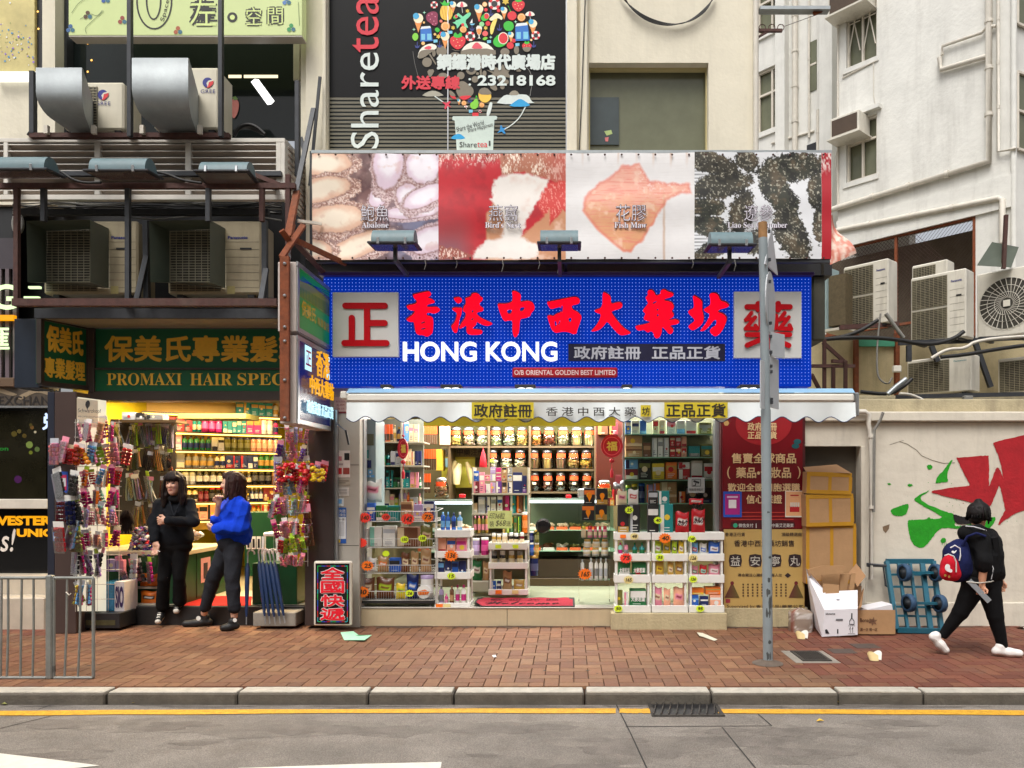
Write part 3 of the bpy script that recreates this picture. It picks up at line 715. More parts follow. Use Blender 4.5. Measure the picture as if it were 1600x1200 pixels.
for x,y,s in((168,150,70),(440,40,44),(642,75,62),(838,85,46),(1064,190,58),(378,290,62),(892,275,40),(486,790,22)):cone(x,y,s)
sh([(228,110),(280,85),(322,100),(318,150),(322,190),(290,208),(262,180),(230,160)],S(140,20,70),2)
for x,y in((250,120),(275,110),(300,130),(262,150),(290,165),(305,185),(280,190)):ci(x,y,5,S(220,120,150),dz=.002,n=6)
orange(380,205,36);orange(519,230,27);orange(974,135,32);orange(687,34,20);orange(664,820,20);orange(525,805,20)
for x,y,r in((950,45,52),(476,330,64),(1016,365,38)):berry(x,y,r)
pack(230,265,92);pack(980,250,108)
melon(690,130,36);melon(812,305,66);melon(458,130,20)
sh([(440,150),(480,160),(560,95),(580,100),(575,125),(530,165),(560,215),(545,220),(505,180),(480,215),(470,225),(465,190),(430,175),(455,172),(465,155)],S(120,220,170),1)
sh([(480,100),(540,150),(525,160),(465,115)],S(120,220,170),0)
sh([(730,270),(728,200),(770,130),(790,140),(765,210),(750,268)],S(246,226,110),2);sh([(718,150),(745,125),(775,100),(800,110),(830,135),(820,160),(795,140),(765,150),(740,165)],S(244,238,200),1,.001)
sh([(828,190),(860,162),(905,170),(918,210),(895,245),(845,240)],GN,2);sh([(115,290),(135,255),(165,262),(170,300),(140,325)],LG,2);sh([(292,230),(315,210),(342,235),(318,258)],GN,2)
ci(900,122,36,RED);sh([(865,45),(872,45),(885,90),(895,92)],GN,0);ci(712,183,20,RED);ci(690,262,22,S(235,90,90));ci(345,262,14,RED);ci(914,318,16,RED);ci(886,355,28,RED);ci(345,165,12,S(235,120,100));ci(515,192,12,RED);ci(696,76,14,RED);ci(795,82,14,RED);ci(645,160,9,RED)
brolly(508,55,46);brolly(1040,125,40);brolly(540,838,16)
for x,y,r in((440,217,18),(552,86,18),(694,218,18),(325,285,20),(850,10,30),(1018,180,14)):sh([(x+(r if i%2 else r*.6)*math.cos(i*.524),y+(r if i%2 else r*.6)*math.sin(i*.524))for i in range(12)],S(222,190,60),0)
for x,y,s in((215,98,14),(134,230,14),(734,290,14),(928,170,14)):sh([(x-s,y),(x-3,y-3),(x,y-s),(x+3,y-3),(x+s,y),(x+3,y+3),(x,y+s),(x-3,y+3)],S(170,230,200),0)
for x,y in((588,215),(802,215),(160,350),(335,345),(735,98),(572,776),(1070,345)):sh([(x-3,y-24),(x+3,y-24),(x+3,y+14),(x+20,y),(x+14,y+22),(x,y+28),(x-14,y+22),(x-20,y),(x-3,y+14)],S(24,48,130),0)
sh([(570,180),(590,145),(592,180)],S(240,240,236),0);sh([(568,184),(612,184),(600,196),(580,196)],SK,0)
sh([(618,200),(668,200),(660,262),(646,276),(646,295),(662,300),(624,300),(640,295),(640,276),(626,262)],S(240,236,224),1);sh([(622,224),(664,224),(658,262),(643,272),(628,262)],OG,1,.001)
for x,y in((302,320),(418,252),(720,325),(942,348),(578,868)):sh([(x-16,y-10),(x+16,y-12),(x+16,y+10),(x-14,y+14)],SK,0)
ci(664,188,20,S(150,220,150));ci(298,268,10,S(250,200,120));ci(206,338,14,S(250,200,120));ci(212,176,9,S(250,200,120));ci(1050,312,9,S(250,210,150));sh([(665,305),(690,285),(715,295),(690,318)],LG,1)
sh([(160,460),(172,400),(205,360),(262,338),(312,352),(310,385),(250,395),(200,440)],S(240,236,222),1);sh([(205,380),(240,358),(272,362),(265,388)],PK,1,.001);sh([(165,462),(170,410),(205,388),(310,386),(262,412),(215,450)],TN,1,.002);sh([(250,425),(262,420),(310,500),(302,506)],TN,0)
sh([(498,430),(510,380),(560,335),(625,322),(700,335),(755,380),(775,430)],S(242,238,222),1);sh([(580,382),(600,345),(625,328),(650,345),(678,382)],PK,1,.001);sh([(496,440),(502,382),(770,378),(776,440)],TN,1,.0025);sh([(640,440),(660,440),(664,590),(650,590)],TN,0)
sh([(415,378),(470,402),(535,378),(475,398)],TN,1,.003);sh([(978,368),(1054,366),(1040,398),(1016,408),(992,398)],TN,1,.003)
ci(236,486,38,TN);ci(455,435,42,TN,28);ci(845,405,36,TN,30);ci(350,400,42,TN);ci(290,415,14,TN,28);ci(582,540,44,TN);ci(582,540,24,S(30,30,31),dz=.001)
sh([(700,545),(760,560),(740,505),(800,540),(830,500),(850,545),(900,530),(870,570),(895,610),(840,600),(800,640),(780,595),(720,600),(750,575)],TN,0)
ci(610,620,26,TN);ci(500,590,30,TN);ci(360,590,36,TN,22);ci(685,575,16,TN,24);ci(630,575,12,TN);ci(855,640,20,TN);ci(825,680,18,TN);sh([(720,680),(750,640),(790,690),(770,715)],TN,1);sh([(235,545),(300,540),(270,600),(250,600)],TN,1);sh([(925,560),(950,530),(980,558)],TN,1);ci(935,390,20,TN,34)
sh([(455,700),(480,640),(520,630),(560,660),(600,690),(600,740),(530,782),(490,770)],TN,2);sh([(482,750),(596,744),(540,782),(505,778)],RED,1,.001);sh([(410,705),(425,720),(470,770),(440,775),(412,745)],RED,1);sh([(408,700),(440,720),(466,752),(414,750)],TN,1,.001)
sh([(636,720),(660,688),(710,690),(735,730),(740,770),(700,805),(660,795),(640,765)],YL,2);sh([(634,738),(650,690),(700,682),(738,720),(738,740)],TN,1,.001);sh([(568,810),(600,790),(612,768),(635,775),(640,830),(612,855),(580,848)],LG,2);sh([(615,765),(620,742),(632,760)],GN,0)
sh([(590,880),(638,880),(638,908),(590,908)],RED,0)
sh([(188,754),(230,720),(290,705),(340,725),(375,752)],S(170,166,150),1)
sh([(770,816),(810,770),(845,740),(900,742),(960,735),(1030,742),(1050,790),(1085,808)],WT,1);sh([(870,745),(895,710),(935,706),(965,742)],S(150,142,124),1,.001);sh([(868,834),(915,798),(960,768),(1005,790),(1055,832)],S(20,160,220),1,.002)
sh([(695,908),(722,805),(738,796),(750,808),(725,908)],WT,1);sh([(432,920),(440,908),(775,905),(786,915),(780,934),(762,938),(752,1172),(468,1172),(452,942),(436,938)],S(200,216,208),0)
sh([(415,1088),(445,1055),(485,1042),(520,1062),(540,1086)],S(20,160,220),1,.001)
for q,a,c in(((390,815),.5,S(220,50,80)),((820,1015),-.6,S(20,140,210))):
 pts=[(-45,0),(-10,-8),(10,-35),(20,-30),(14,-6),(45,4),(14,8),(10,40),(-2,36),(-8,10)]
 sh([(q[0]+x*math.cos(a)-y*math.sin(a),q[1]+x*math.sin(a)+y*math.cos(a))for x,y in pts],c,0,.001)
def arc(pts,wd,c):
 pts=[px2(*p)for p in chaikin(pts,2,False)]
 for a,b in zip(pts,pts[1:]):
  dx,dy=b[0]-a[0],b[1]-a[1];L=math.hypot(dx,dy)or 1;nx,ny=-dy/L*wd/10,dx/L*wd/10
  f.add([P(a[0]-nx,a[1]-ny,kk-.0018),P(a[0]+nx,a[1]+ny,kk-.0018),P(b[0]+nx,b[1]+ny,kk-.0018),P(b[0]-nx,b[1]-ny,kk-.0018)],[(0,1,2,3)],(VC,c))
arc([(1005,835),(960,920),(900,975),(840,1012)],8,WT);arc([(296,752),(330,775),(365,800)],9,WT);arc([(1000,510),(1045,560),(1060,640),(1040,750)],3,S(150,150,145));arc([(125,400),(140,500),(165,590)],3,S(110,110,105))
part(f,"fruit_heart_graphic",wp)
f=MB();kz=kk-.006
f.text("Share the World",P(*px2(470,1030),kz),Vector((.965,0,.26)),Vector((-.2,0,.98)),44*mk,7.5*mk,(VC,S(40,44,44)),.0);f.text("Share Happiness",P(*px2(560,1045),kz),Vector((.965,0,.26)),Vector((-.2,0,.98)),40*mk,8*mk,(VC,S(40,44,44)),.0)
part(f,"slogan_lettering",wp);f=MB();f.ptext("Share",*px2(490,1108),*px2(626,1150),kz,(VC,S(40,40,40)));f.ptext("tea",*px2(628,1112),*px2(708,1150),kz,(VC,RD));f.ptext("歇腳亭",*px2(716,1104),*px2(734,1150),kz,(VC,RD))if 0 else f.pquad(*px2(718,1100),*px2(732,1140),kz,(VC,S(60,60,60)))
part(f,"cup_lettering",wp)
m_=MB();m_.box(PX(488,8.14),PX(1262,8.14),8.14,8.32,-.1,FLR-.012,M_BEIGE);m_.box(PX(488,8.14),PX(1262,8.14),8.13,8.32,FLR-.012,FLR,M_GTILE,.004)
for x in(1096,792):m_.pbox(x,950.5,x+.8,985,8.139,.002,M_DARK)
part(m_,"step",ST)
m_=MB();m_.box(PX(500,8.14),IR,8.32,11.2,FLR-.06,FLR,mat("pale_green_floor",S(176,184,158),.18,noise=.06,scale=3));part(m_,"shop_floor",ST)
m_=MB();m_.box(PX(520,8.14),IR,8.2,11.2,2.56,2.62,mat("shop_ceiling",S(214,210,196),.8,noise=.05));part(m_,"shop_ceiling",ST)
m_=MB();m_.box(IL-1.1,IR,11.1,11.2,0,2.6,mat("shop_wall",S(122,110,74),.8,noise=.1));m_.box(IL-.12,IL-.04,8.5,11.1,0,2.6,mat("shop_wall",()));m_.box(IR-.2,IR-.1,8.3,11.1,0,2.6,mat("shop_wall",()));part(m_,"shop_wall",ST)
m_=MB();m_.pbox(662,628,962,665.5,8.22,.03,mat("yellow_fascia",S(206,186,30),.45,noise=.06));part(m_,"yellow_fascia",ST)
m_=MB();m_.pbox(1120,950,1262,985,8.09,.3,mat("stained_cream",()),.005);part(m_,"plinth",ST)
m_=MB();m_.pbox(508,600,562,985,8.08,.5,M_GTILE,.006)
for y in(726,852):m_.pbox(509,y,561,y+.8,8.078,.002,M_DARK)
part(m_,"tiled_column",ST)
m_=MB();m_.pbox(562,655,569,950,8.2,.12,M_ALU,.004);m_.pbox(1117,655,1126,955,8.2,.12,M_ALU,.004);part(m_,"shopfront_frame",ST)
m_=MB();m_.pbox(1126,640,1258,956,8.12,.15,mat("dark_red_panel",S(80,22,26),.5,noise=.1));part(m_,"poster_panel",ST)
# main blue sign
YS=7.95
SG=thing("shop_sign","big blue LED shop sign with red brush characters and two grey square plates","sign",P(894,604,YS))
SBL=mat("blue_led_panel",S(0,50,172),.35,noise=.1,scale=2,emit=.6,ebase=.4,spec=.12)
m_=MB();m_.pbox(505,433,1268,604,YS,.2,SBL,.006);part(m_,"panel",SG)
m_=MB();m_.box(PX(500,YS),PX(1270,YS),YS-.06,YS+.2,PZ(432.5,YS),PZ(427,YS),mat("purple_edge",S(64,36,110),.35,noise=.1,emit=.1),.004);part(m_,"top_edge",SG)
LED=mat("blue_led",S(130,155,255),.4,noise=0,emit=1.3)
m_=MB();y=436.5
while y<603:
 x=507.5
 while x<1267:
  r=.5;m_.pquad(x-r,y-r,x+r,y+r,YS-.003,LED);x+=5.4
 y+=5.4
part(m_,"led_grid",SG)
PLT=mat("brushed_grey_plate",S(214,212,208),.35,metal=.25,noise=.05,scale=3);PRED=mat("plate_red",S(178,6,20),.5,noise=.05,spec=.15)
def caps(mb,a,b,r,Y,mt,d=.012,n=8):
 """rounded stroke between two pixel points"""
 ax,ay,bx,by=*a,*b;t=math.atan2(by-ay,bx-ax);p=[]
 for i in range(n+1):q=t+math.pi/2+math.pi*i/n;p.append((ax+r*math.cos(q),ay+r*math.sin(q)))
 for i in range(n+1):q=t-math.pi/2+math.pi*i/n;p.append((bx+r*math.cos(q),by+r*math.sin(q)))
 mb.fill([p],Y,mt,d)
m_=MB();m_.pbox(519.5,456.5,622.5,557.5,YS-.05,.05,PLT,.003);pl=part(m_,"logo_plate",SG)
def cz(x,y):return(430+x/4,380+y/4)
m_=MB();q_=0
for i,(a,b)in enumerate((((440,392),(686,392)),((575,392),(575,625)),((575,500),(684,500)),((480,468),(480,625)),((434,625),(696,625)))):caps(m_,cz(*a),cz(*b),4.8,YS-.052-i*.0006,PRED)
part(m_,"red_character",pl)
m_=MB();m_.pbox(1147,455.5,1252.5,559.5,YS-.05,.05,PLT,.003);pl=part(m_,"logo_plate",SG)
def ch(x,y):return(1140+x/8.57,440+y/8.57)
m_=MB();i_=0
for a,b,r in(((232,340),(805,340),36),((380,298),(380,375),36),((648,298),(648,380),38),((292,420),(215,515),26),((215,515),(300,500),22),((340,480),(215,630),26),((215,630),(370,630),28),((345,590),(365,640),26),((735,420),(665,515),26),((665,515),(740,500),22),((790,480),(668,630),26),((668,630),(820,635),28),((800,585),(822,640),26),((415,440),(415,620),30),((620,460),(620,620),30),((415,455),(620,455),26),((415,540),(620,540),22),((415,620),(620,620),28),((520,400),(500,450),22),((232,712),(802,712),33),((518,690),(518,880),33),((500,740),(235,855),34),((540,740),(790,858),34)):
 i_+=1;caps(m_,ch(*a),ch(*b),r/8.57,YS-.052-i_*.0005,PRED)
part(m_,"red_character",pl)
RL=mat("red_lit_letter",S(255,0,34),.5,noise=.02,emit=.95,spec=.08);RS=mat("red_letter_side",S(120,4,20),.4,noise=.05)
def A(p):return[(620+x/5.926,440+y/5.926)for x,y in p]
def B(p):return[(870+x/5.714,440+y/5.714)for x,y in p]
CHARS=[[A([(150,125),(165,118),(280,92),(305,92),(322,112),(310,135),(278,150),(300,152),(330,165),(355,185),(345,200),(285,212),(275,232),(300,238),(370,232),(405,255),(390,280),(345,300),(300,285),(272,295),(282,318),(320,322),(340,345),(335,470),(318,490),(280,515),(245,495),(195,495),(175,470),(165,400),(158,372),(128,376),(88,360),(100,342),(150,308),(175,270),(120,268),(92,240),(100,220),(180,208),(190,178),(160,158)]),A([(225,378),(262,366),(265,378),(240,390),(222,390)]),A([(222,436),(264,424),(270,434),(250,446),(222,446)])],[A([(522,150),(590,145),(605,165),(600,190),(570,206),(545,188)]),None,A([(510,252),(545,240),(585,245),(600,240),(606,250),(600,300),(580,350),(572,410),(560,470),(545,478),(525,468),(512,440),(505,410),(540,380),(562,300),(545,280),(522,270)]),None,A([(625,225),(640,215),(640,170),(632,156),(690,140),(695,112),(735,105),(765,120),(772,140),(800,150),(790,180),(765,195),(770,230),(805,245),(800,275),(740,285),(745,310),(800,350),(888,385),(880,400),(830,415),(760,385),(742,370),(735,400),(712,420),(700,440),(740,445),(790,450),(795,470),(780,492),(690,495),(655,485),(645,460),(650,400),(610,428),(575,440),(590,400),(640,330),(640,285),(608,275)]),A([(690,345),(712,335),(710,352),(690,362)]),A([(695,268),(712,262),(710,285),(690,290)])],[A([(1065,95),(1085,85),(1120,98),(1155,125),(1140,190),(1175,185),(1220,178),(1260,195),(1278,235),(1272,265),(1245,290),(1235,325),(1180,340),(1140,345),(1135,450),(1125,490),(1098,522),(1080,505),(1070,450),(1075,360),(1025,362),(998,370),(975,340),(945,260),(932,208),(960,205),(1010,208),(1070,192),(1075,140)]),A([(1018,262),(1070,258),(1062,300),(1025,300)]),A([(1140,240),(1190,235),(1172,272),(1140,280)])],[B([(-92,182),(-60,180),(130,140),(180,138),(205,160),(205,190),(180,205),(130,212),(138,250),(180,268),(225,310),(210,360),(180,440),(178,465),(145,472),(120,455),(60,445),(0,458),(-12,456),(-40,440),(-58,400),(-80,330),(-86,310),(-62,300),(-30,312),(0,285),(38,280),(40,225),(0,232),(-50,248),(-70,230)]),B([(38,215),(55,212),(52,275),(40,280)]),B([(-22,350),(-6,355),(2,390),(-14,410)]),B([(24,350),(34,350),(22,388),(8,392)]),B([(100,330),(132,320),(130,360),(112,368)])],[B([(408,105),(420,95),(455,112),(485,140),(480,205),(540,185),(575,188),(588,215),(575,240),(490,265),(485,275),(530,340),(600,420),(662,455),(655,465),(600,480),(560,478),(510,430),(450,350),(430,385),(385,430),(340,445),(302,446),(320,430),(370,370),(400,290),(360,282),(332,262),(345,255),(408,235)])],[B([(808,80),(845,72),(870,95),(885,130),(925,115),(925,80),(960,68),(990,90),(1030,100),(1046,120),(1020,140),(960,155),(955,170),(1020,180),(1045,215),(1040,250),(1020,260),(1048,300),(1030,325),(1000,335),(1010,345),(1060,335),(1095,355),(1085,380),(1000,392),(1030,415),(1042,440),(1025,468),(1000,470),(970,430),(935,400),(938,450),(920,495),(890,512),(868,490),(862,455),(838,440),(815,458),(790,440),(780,430),(725,442),(698,408),(710,395),(780,385),(850,360),(780,345),(775,320),(795,285),(765,265),(775,245),(820,195),(800,165),(790,140),(815,125)]),B([(890,245),(908,242),(908,260),(890,262)]),B([(892,292),(910,290),(908,312),(892,314)]),B([(850,190),(890,172),(895,180),(862,205)])],[B([(1212,130),(1225,125),(1275,155),(1300,180),(1295,250),(1305,290),(1312,330),(1300,380),(1250,420),(1210,440),(1180,415),(1172,395),(1225,360),(1230,335),(1185,295),(1170,270),(1185,255),(1225,240),(1222,180)]),B([(1358,110),(1400,100),(1440,115),(1460,175),(1500,180),(1538,210),(1530,230),(1445,250),(1435,275),(1480,285),(1520,325),(1500,390),(1470,450),(1425,492),(1390,480),(1360,440),(1385,410),(1420,395),(1430,340),(1400,345),(1370,390),(1320,440),(1275,445),(1290,425),(1340,360),(1370,290),(1335,275),(1310,255),(1320,240),(1370,215),(1372,160)])]]
for pc in CHARS:
 m_=MB();grp=[[]]
 for p in pc:
  if p is None:grp.append([])
  else:grp[-1].append(chaikin(p,2))
 for pp in grp:m_.fill(pp,YS-.03,RS,.05);m_.fill(pp,YS-.082,RL)
 part(m_,"red_character",SG)
HK=mat("white_lit_letter",S(255,255,255),.4,noise=.02,emit=1.0)
m_=MB();m_.ptext("HONG KONG",631,535,871,565,YS-.003,HK,.018,.05,4);part(m_,"white_lettering",SG)
m_=MB();m_.pbox(888,537,1133,564,YS-.02,.018,mat("navy_plate",S(22,20,52),.4,noise=.1),.002);cp=part(m_,"caption_plate",SG)
m_=MB();m_.ptext("政府註冊",896.5,540.5,1001.5,561.5,YS-.022,mat("grey_letter",S(186,186,194),.4,noise=.04),.028);part(m_,"grey_lettering",cp);m_=MB();m_.ptext("正品正貨",1018.5,540.5,1125.5,561.5,YS-.022,mat("grey_letter",()),.028);part(m_,"grey_lettering",cp)
m_=MB();m_.pbox(800.5,574,965,590,YS-.03,.028,mat("red_name_plate",S(168,18,34),.35,noise=.05),.012);cp=part(m_,"name_plate",SG)
m_=MB();m_.ptext("O/B ORIENTAL GOLDEN BEST LIMITED",803.5,578,962,586,YS-.032,mat("pale_letter",S(235,205,200),.4,noise=.02),.02);part(m_,"pale_lettering",cp)
for i,(x,n_)in enumerate(((605,1),(706,2),(821,2),(979,1),(1170,2))):
 l=("round white downlight under the sign above the left column","pair of lit downlights under the sign below the letter N","pair of lit downlights under the red name plate","dim downlight under the sign right of the name plate","pair of lit downlights under the sign beside the pole")[i]
 t_=thing("downlight",l,"downlight",P(x,604,7.9),"downlights along the underside of the sign")
 b=MB();b.box(PX(x-8*n_,7.9),PX(x+8*n_,7.9),7.82,8.0,PZ(604,7.9)-.02,PZ(604,7.9)+.012,M_DSTEEL,.004);part(b,"housing",t_)
 for j in range(n_):
  xx=PX(x+(j-(n_-1)/2)*13,7.9);b=MB();b.lathe([(.036,0),(.03,-.012),(.0,-.014)],(xx,7.9,PZ(604,7.9)-.02),mat("white_lamp",(1,1,1),noise=0,emit=6));part(b,"lamp_lens",t_)
# awning
YA=7.42
AW=thing("awning","white retracted roller awning with wavy printed valance under the blue sign","awning",P(938,628,YA))
WAW=mat("white_awning_fabric",S(226,232,232),.75,noise=.05,scale=5,bump=.05,stain=.06)
m_=MB();m_.pbox(541,614,1336,628,YA,.3,mat("cassette_white",S(226,222,212),.4,noise=.05),.02);part(m_,"cassette",AW)
m_=MB();m_.add([P(541,613.5,YA+.004),P(1336,613.5,YA+.004),P(1332,607,YA+.22),P(545,607,YA+.22)],[(0,1,2,3)],mat("pale_blue_cover",S(140,184,216),.5,noise=.12,scale=3));part(m_,"top_cover",AW)
m_=MB();m_.pbox(531,611,541,623,YA+.01,.2,mat("cassette_white",()),.01);part(m_,"end_cap",AW);m_=MB();m_.pbox(1336,613,1343,650,YA+.05,.12,M_ALU,.01);part(m_,"end_cap",AW)
m_=MB();nx=420
xs_=np.linspace(541,1337,nx)
def bot(x):return 655.2+4.4*np.cos((x-541-12)/38.3*2*math.pi*1.0)
def vfn(u,v):
 x=541+u*796;y=628.5+v*(bot(x)-628.5);yy=YA+.012+.022*v*np.sin(x*.031)+.012*v*np.sin(x*.083+1)
 return np.stack([(x-CX)/FX*YA,yy,EYE-(y-CY)/FX*YA],1)
m_.grid(vfn,nx,6,WAW)
vl=part(m_,"valance",AW)
m_=MB();m_.tube([((x-CX)/FX*YA,YA+.01+.022*math.sin(x*.031)+.012*math.sin(x*.083+1),EYE-(bot(x)-CY)/FX*YA)for x in xs_[::2]],.0045,mat("navy_piping",S(40,54,92),.7,noise=.1),6);part(m_,"piping",vl)
m_=MB();ky=YA-.028;yl=(VC,S(206,186,40));bk=(VC,S(40,34,26))
for r in((737,628.7,834,654),(1001,633,1017,651),(1038,628.7,1137,653)):m_.pquad(*r,ky+.003,yl)
m_.ptext("政府註冊",740.5,631,831,652,ky,bk,.02);m_.ptext("香港中西大藥",853,636,994,650,ky,bk,.008,space=1.5);m_.ptext("坊",1003,636,1015.5,649,ky,bk,.01);m_.ptext("正品正貨",1041,630.5,1134,651.5,ky,bk,.02)
part(m_,"printed_lettering",vl)
# food banner
YB=7.62
BN=thing("food_banner","long weathered banner with four photographs of dried seafood above the blue sign","banner",P(890,408,YB))
def ell(x,y,cx,cy,a,b,th):
 c,s_=math.cos(th),math.sin(th);dx,dy=x-cx,y-cy
 return np.sqrt(((dx*c+dy*s_)/a)**2+((-dx*s_+dy*c)/b)**2)
def mixc(c,k,col):k=np.clip(k,0,1)[:,None];return c*(1-k)+np.array(S(*col))[None]*k
def sst(a,b,x):t=np.clip((x-a)/(b-a),0,1);return t*t*(3-2*t)
def polyd(x,y,pts):
 """signed distance to a polygon (negative inside)"""
 d=np.full(x.shape,1e9);ins=np.zeros(x.shape,bool);n_=len(pts)
 for i in range(n_):
  ax,ay=pts[i];bx,by=pts[(i+1)%n_];ex,ey=bx-ax,by-ay;t=np.clip(((x-ax)*ex+(y-ay)*ey)/(ex*ex+ey*ey),0,1)
  d=np.minimum(d,(x-ax-ex*t)**2+(y-ay-ey*t)**2)
  c=((ay>y)!=(by>y))&(x<(bx-ax)*(y-ay)/(by-ay+1e-12)+ax);ins^=c
 return np.where(ins,-1,1)*np.sqrt(d)
def abalone(u,v):
 x,y=u*780,v*700+40;n1=fbm(x/16,y/16,1);n2=fbm(x/60,y/60,2);n3=fbm(x/7,y/7,3,3);n4=fbm(x/110,y/110,21)
 c=np.tile(np.array(S(122,84,82)),(len(x),1));c=mixc(c,sst(.35,.75,n2),(170,136,130));c=mixc(c,sst(360,640,x)*sst(300,480,y)*.9,(120,126,158));c=mixc(c,sst(.55,.4,n4)*.6,(74,48,54))
 for cx,cy,a,b,th,cool in((640,430,230,60,-.1,.9),(420,330,70,120,.5,.7),(80,120,220,110,-.1,0),(60,290,240,110,-.22,0),(480,130,120,230,.1,.6),(690,130,130,200,.0,.7),(600,330,90,130,-.2,.6),(700,330,170,90,-.5,.8),(150,480,250,130,-.12,0),(740,620,190,120,-.3,1),(300,660,280,110,-.38,.3),(30,680,130,90,.1,0)):
  w_=(n1-.5)*.2+(n2-.5)*.3;d=ell(x,y,cx,cy,a,b,th)+w_
  rim=mixc(np.tile(np.array(S(188,146,130)),(len(x),1)),sst(.48,.66,n3),(234,212,202));rim=mixc(rim,np.full(len(x),cool*.55),(206,190,212));rim=mixc(rim,sst(.42,.28,n3)*.8,(120,78,72));rim=mixc(rim,sst(.93,1.05,d)*.6,(96,58,56))
  k=sst(1.05,.98,d)[:,None];c=c*(1-k)+rim*k
  d2=ell(x,y,cx-a*.06,cy-b*.1,a*.8,b*.7,th)+w_*.6+(n2-.5)*.16
  f0=(226,184,158)if cool<.4 else(222,200,216);f1=(244,230,210)if cool<.4 else(242,236,244)
  c=mixc(c,sst(1.16,1.04,d2)*.55,(130,78,66));c=mixc(c,sst(1.04,.9,d2),f0);c=mixc(c,sst(.92,.45,d2+(n4-.5)*.5),f1);c=mixc(c,sst(.6,.72,n2)*sst(1.,.8,d2)*.35,(206,160,140))
 return c
def birdnest(u,v):
 x,y=u*800+780,v*670+40;n1=fbm(x/22,y/22,4);n2=fbm(x/70,y/70,5);n3=fbm(x/5,y/14,6,3)
 c=np.tile(np.array(S(196,24,40)),(len(x),1));c=mixc(c,sst(.45,.8,n2)*.5,(150,14,30));c=mixc(c,sst(340,560,y)*sst(1060,900,x)*.85,(156,66,72));c=mixc(c,sst(520,700,y)*sst(1000,850,x)*.7,(110,96,112))
 c=mixc(c,sst(.66,.74,n1+n3*.12)*sst(150,60,y)*sst(1150,1000,x),(250,226,220));c=mixc(c,sst(110,70,y+n1*40)*.75,(170,90,70));c=mixc(c,sst(.60,.68,n3)*sst(120,60,y)*.9,(240,220,208))
 d=polyd(x,y+(n1-.5)*40,[(1160,40),(1600,40),(1600,230),(1480,210),(1330,165),(1180,180)]);c=mixc(c,sst(8,-12,d),(176,110,84));c=mixc(c,sst(.52,.66,n3*.6+n2*.4)*sst(4,-10,d),(244,226,208));c=mixc(c,sst(4,-10,d)*sst(1380,1560,x)*.6,(206,90,84))
 d=polyd(x,y+(n1-.5)*30,[(1420,240),(1600,200),(1600,380),(1475,480),(1405,380)]);c=mixc(c,sst(6,-8,d),(214,66,60));c=mixc(c,sst(-4,-14,d)*sst(.6,.7,n3),(240,150,140))
 d=polyd(x,y+(n1-.5)*34,[(1080,420),(1160,290),(1210,420),(1300,560),(1480,400),(1480,490),(1560,400),(1600,420),(1600,720),(1080,720)]);c=mixc(c,sst(8,-10,d),(206,146,108));c=mixc(c,sst(0,-20,d)*sst(.45,.7,n2),(232,192,168))
 d=polyd(x+(n1-.5)*40,y+(n2-.5)*40,[(1130,205),(1190,175),(1330,165),(1480,208),(1420,320),(1330,470),(1300,560),(1420,620),(1400,705),(1000,705),(1010,640),(1080,580),(1180,565),(1190,430),(1110,330)]);c=mixc(c,sst(8,-14,d),(240,234,228));c=mixc(c,sst(-2,-40,d)*sst(-90,-30,d)*sst(.5,.8,n2)*.4,(214,170,150))
 d=polyd(x+(n1-.5)*20,y+(n1-.5)*30,[(780,620),(900,640),(1000,690),(960,705),(780,705)]);c=mixc(c,sst(6,-8,d),(160,84,70));c=mixc(c,sst(.56,.64,n3)*sst(0,-10,d),(236,206,194))
 return c
def fishmaw(u,v):
 x,y=u*696+16,v*570+38;n1=fbm(x/40,y/40,7);n2=fbm(x/90,y/5,8);n3=fbm(x/10,y/10,9)
 c=np.tile(np.array(S(230,228,228)),(len(x),1));c=mixc(c,sst(.5,.8,n2)*.2,(206,200,196))
 d=polyd(x+(n1-.5)*22,y+(n1-.5)*22,[(330,100),(420,92),(470,180),(560,190),(690,198),(698,260),(640,262),(570,300),(440,500),(370,575),(330,578),(280,540),(180,450),(105,350),(110,270),(160,230),(190,190),(270,150)])
 k=sst(4,-16,d);c=mixc(c,k,(236,176,156));c=mixc(c,k*sst(230,420,y+(n1-.5)*200)*.8,(222,160,108));c=mixc(c,k*sst(.5,.75,n2)*.55,(226,120,112));c=mixc(c,k*sst(.55,.8,n1)*.6,(244,212,190));c=mixc(c,k*sst(-26,-6,d)*.75,(222,110,98));c=mixc(c,k*sst(.6,.72,n3)*sst(360,460,x)*sst(320,180,y)*.7,(250,226,220))
 for sx,a in((548,.55),(108,.25),(300,.4),(400,.3),(490,.45),(585,.6),(670,.4)):c=mixc(c,sst(10,2,np.abs(x-sx+6*(n1-.5)))*(sst(130,30,y)if a!=.55 else sst(200,420,y))*a,(186,130,70))
 return c
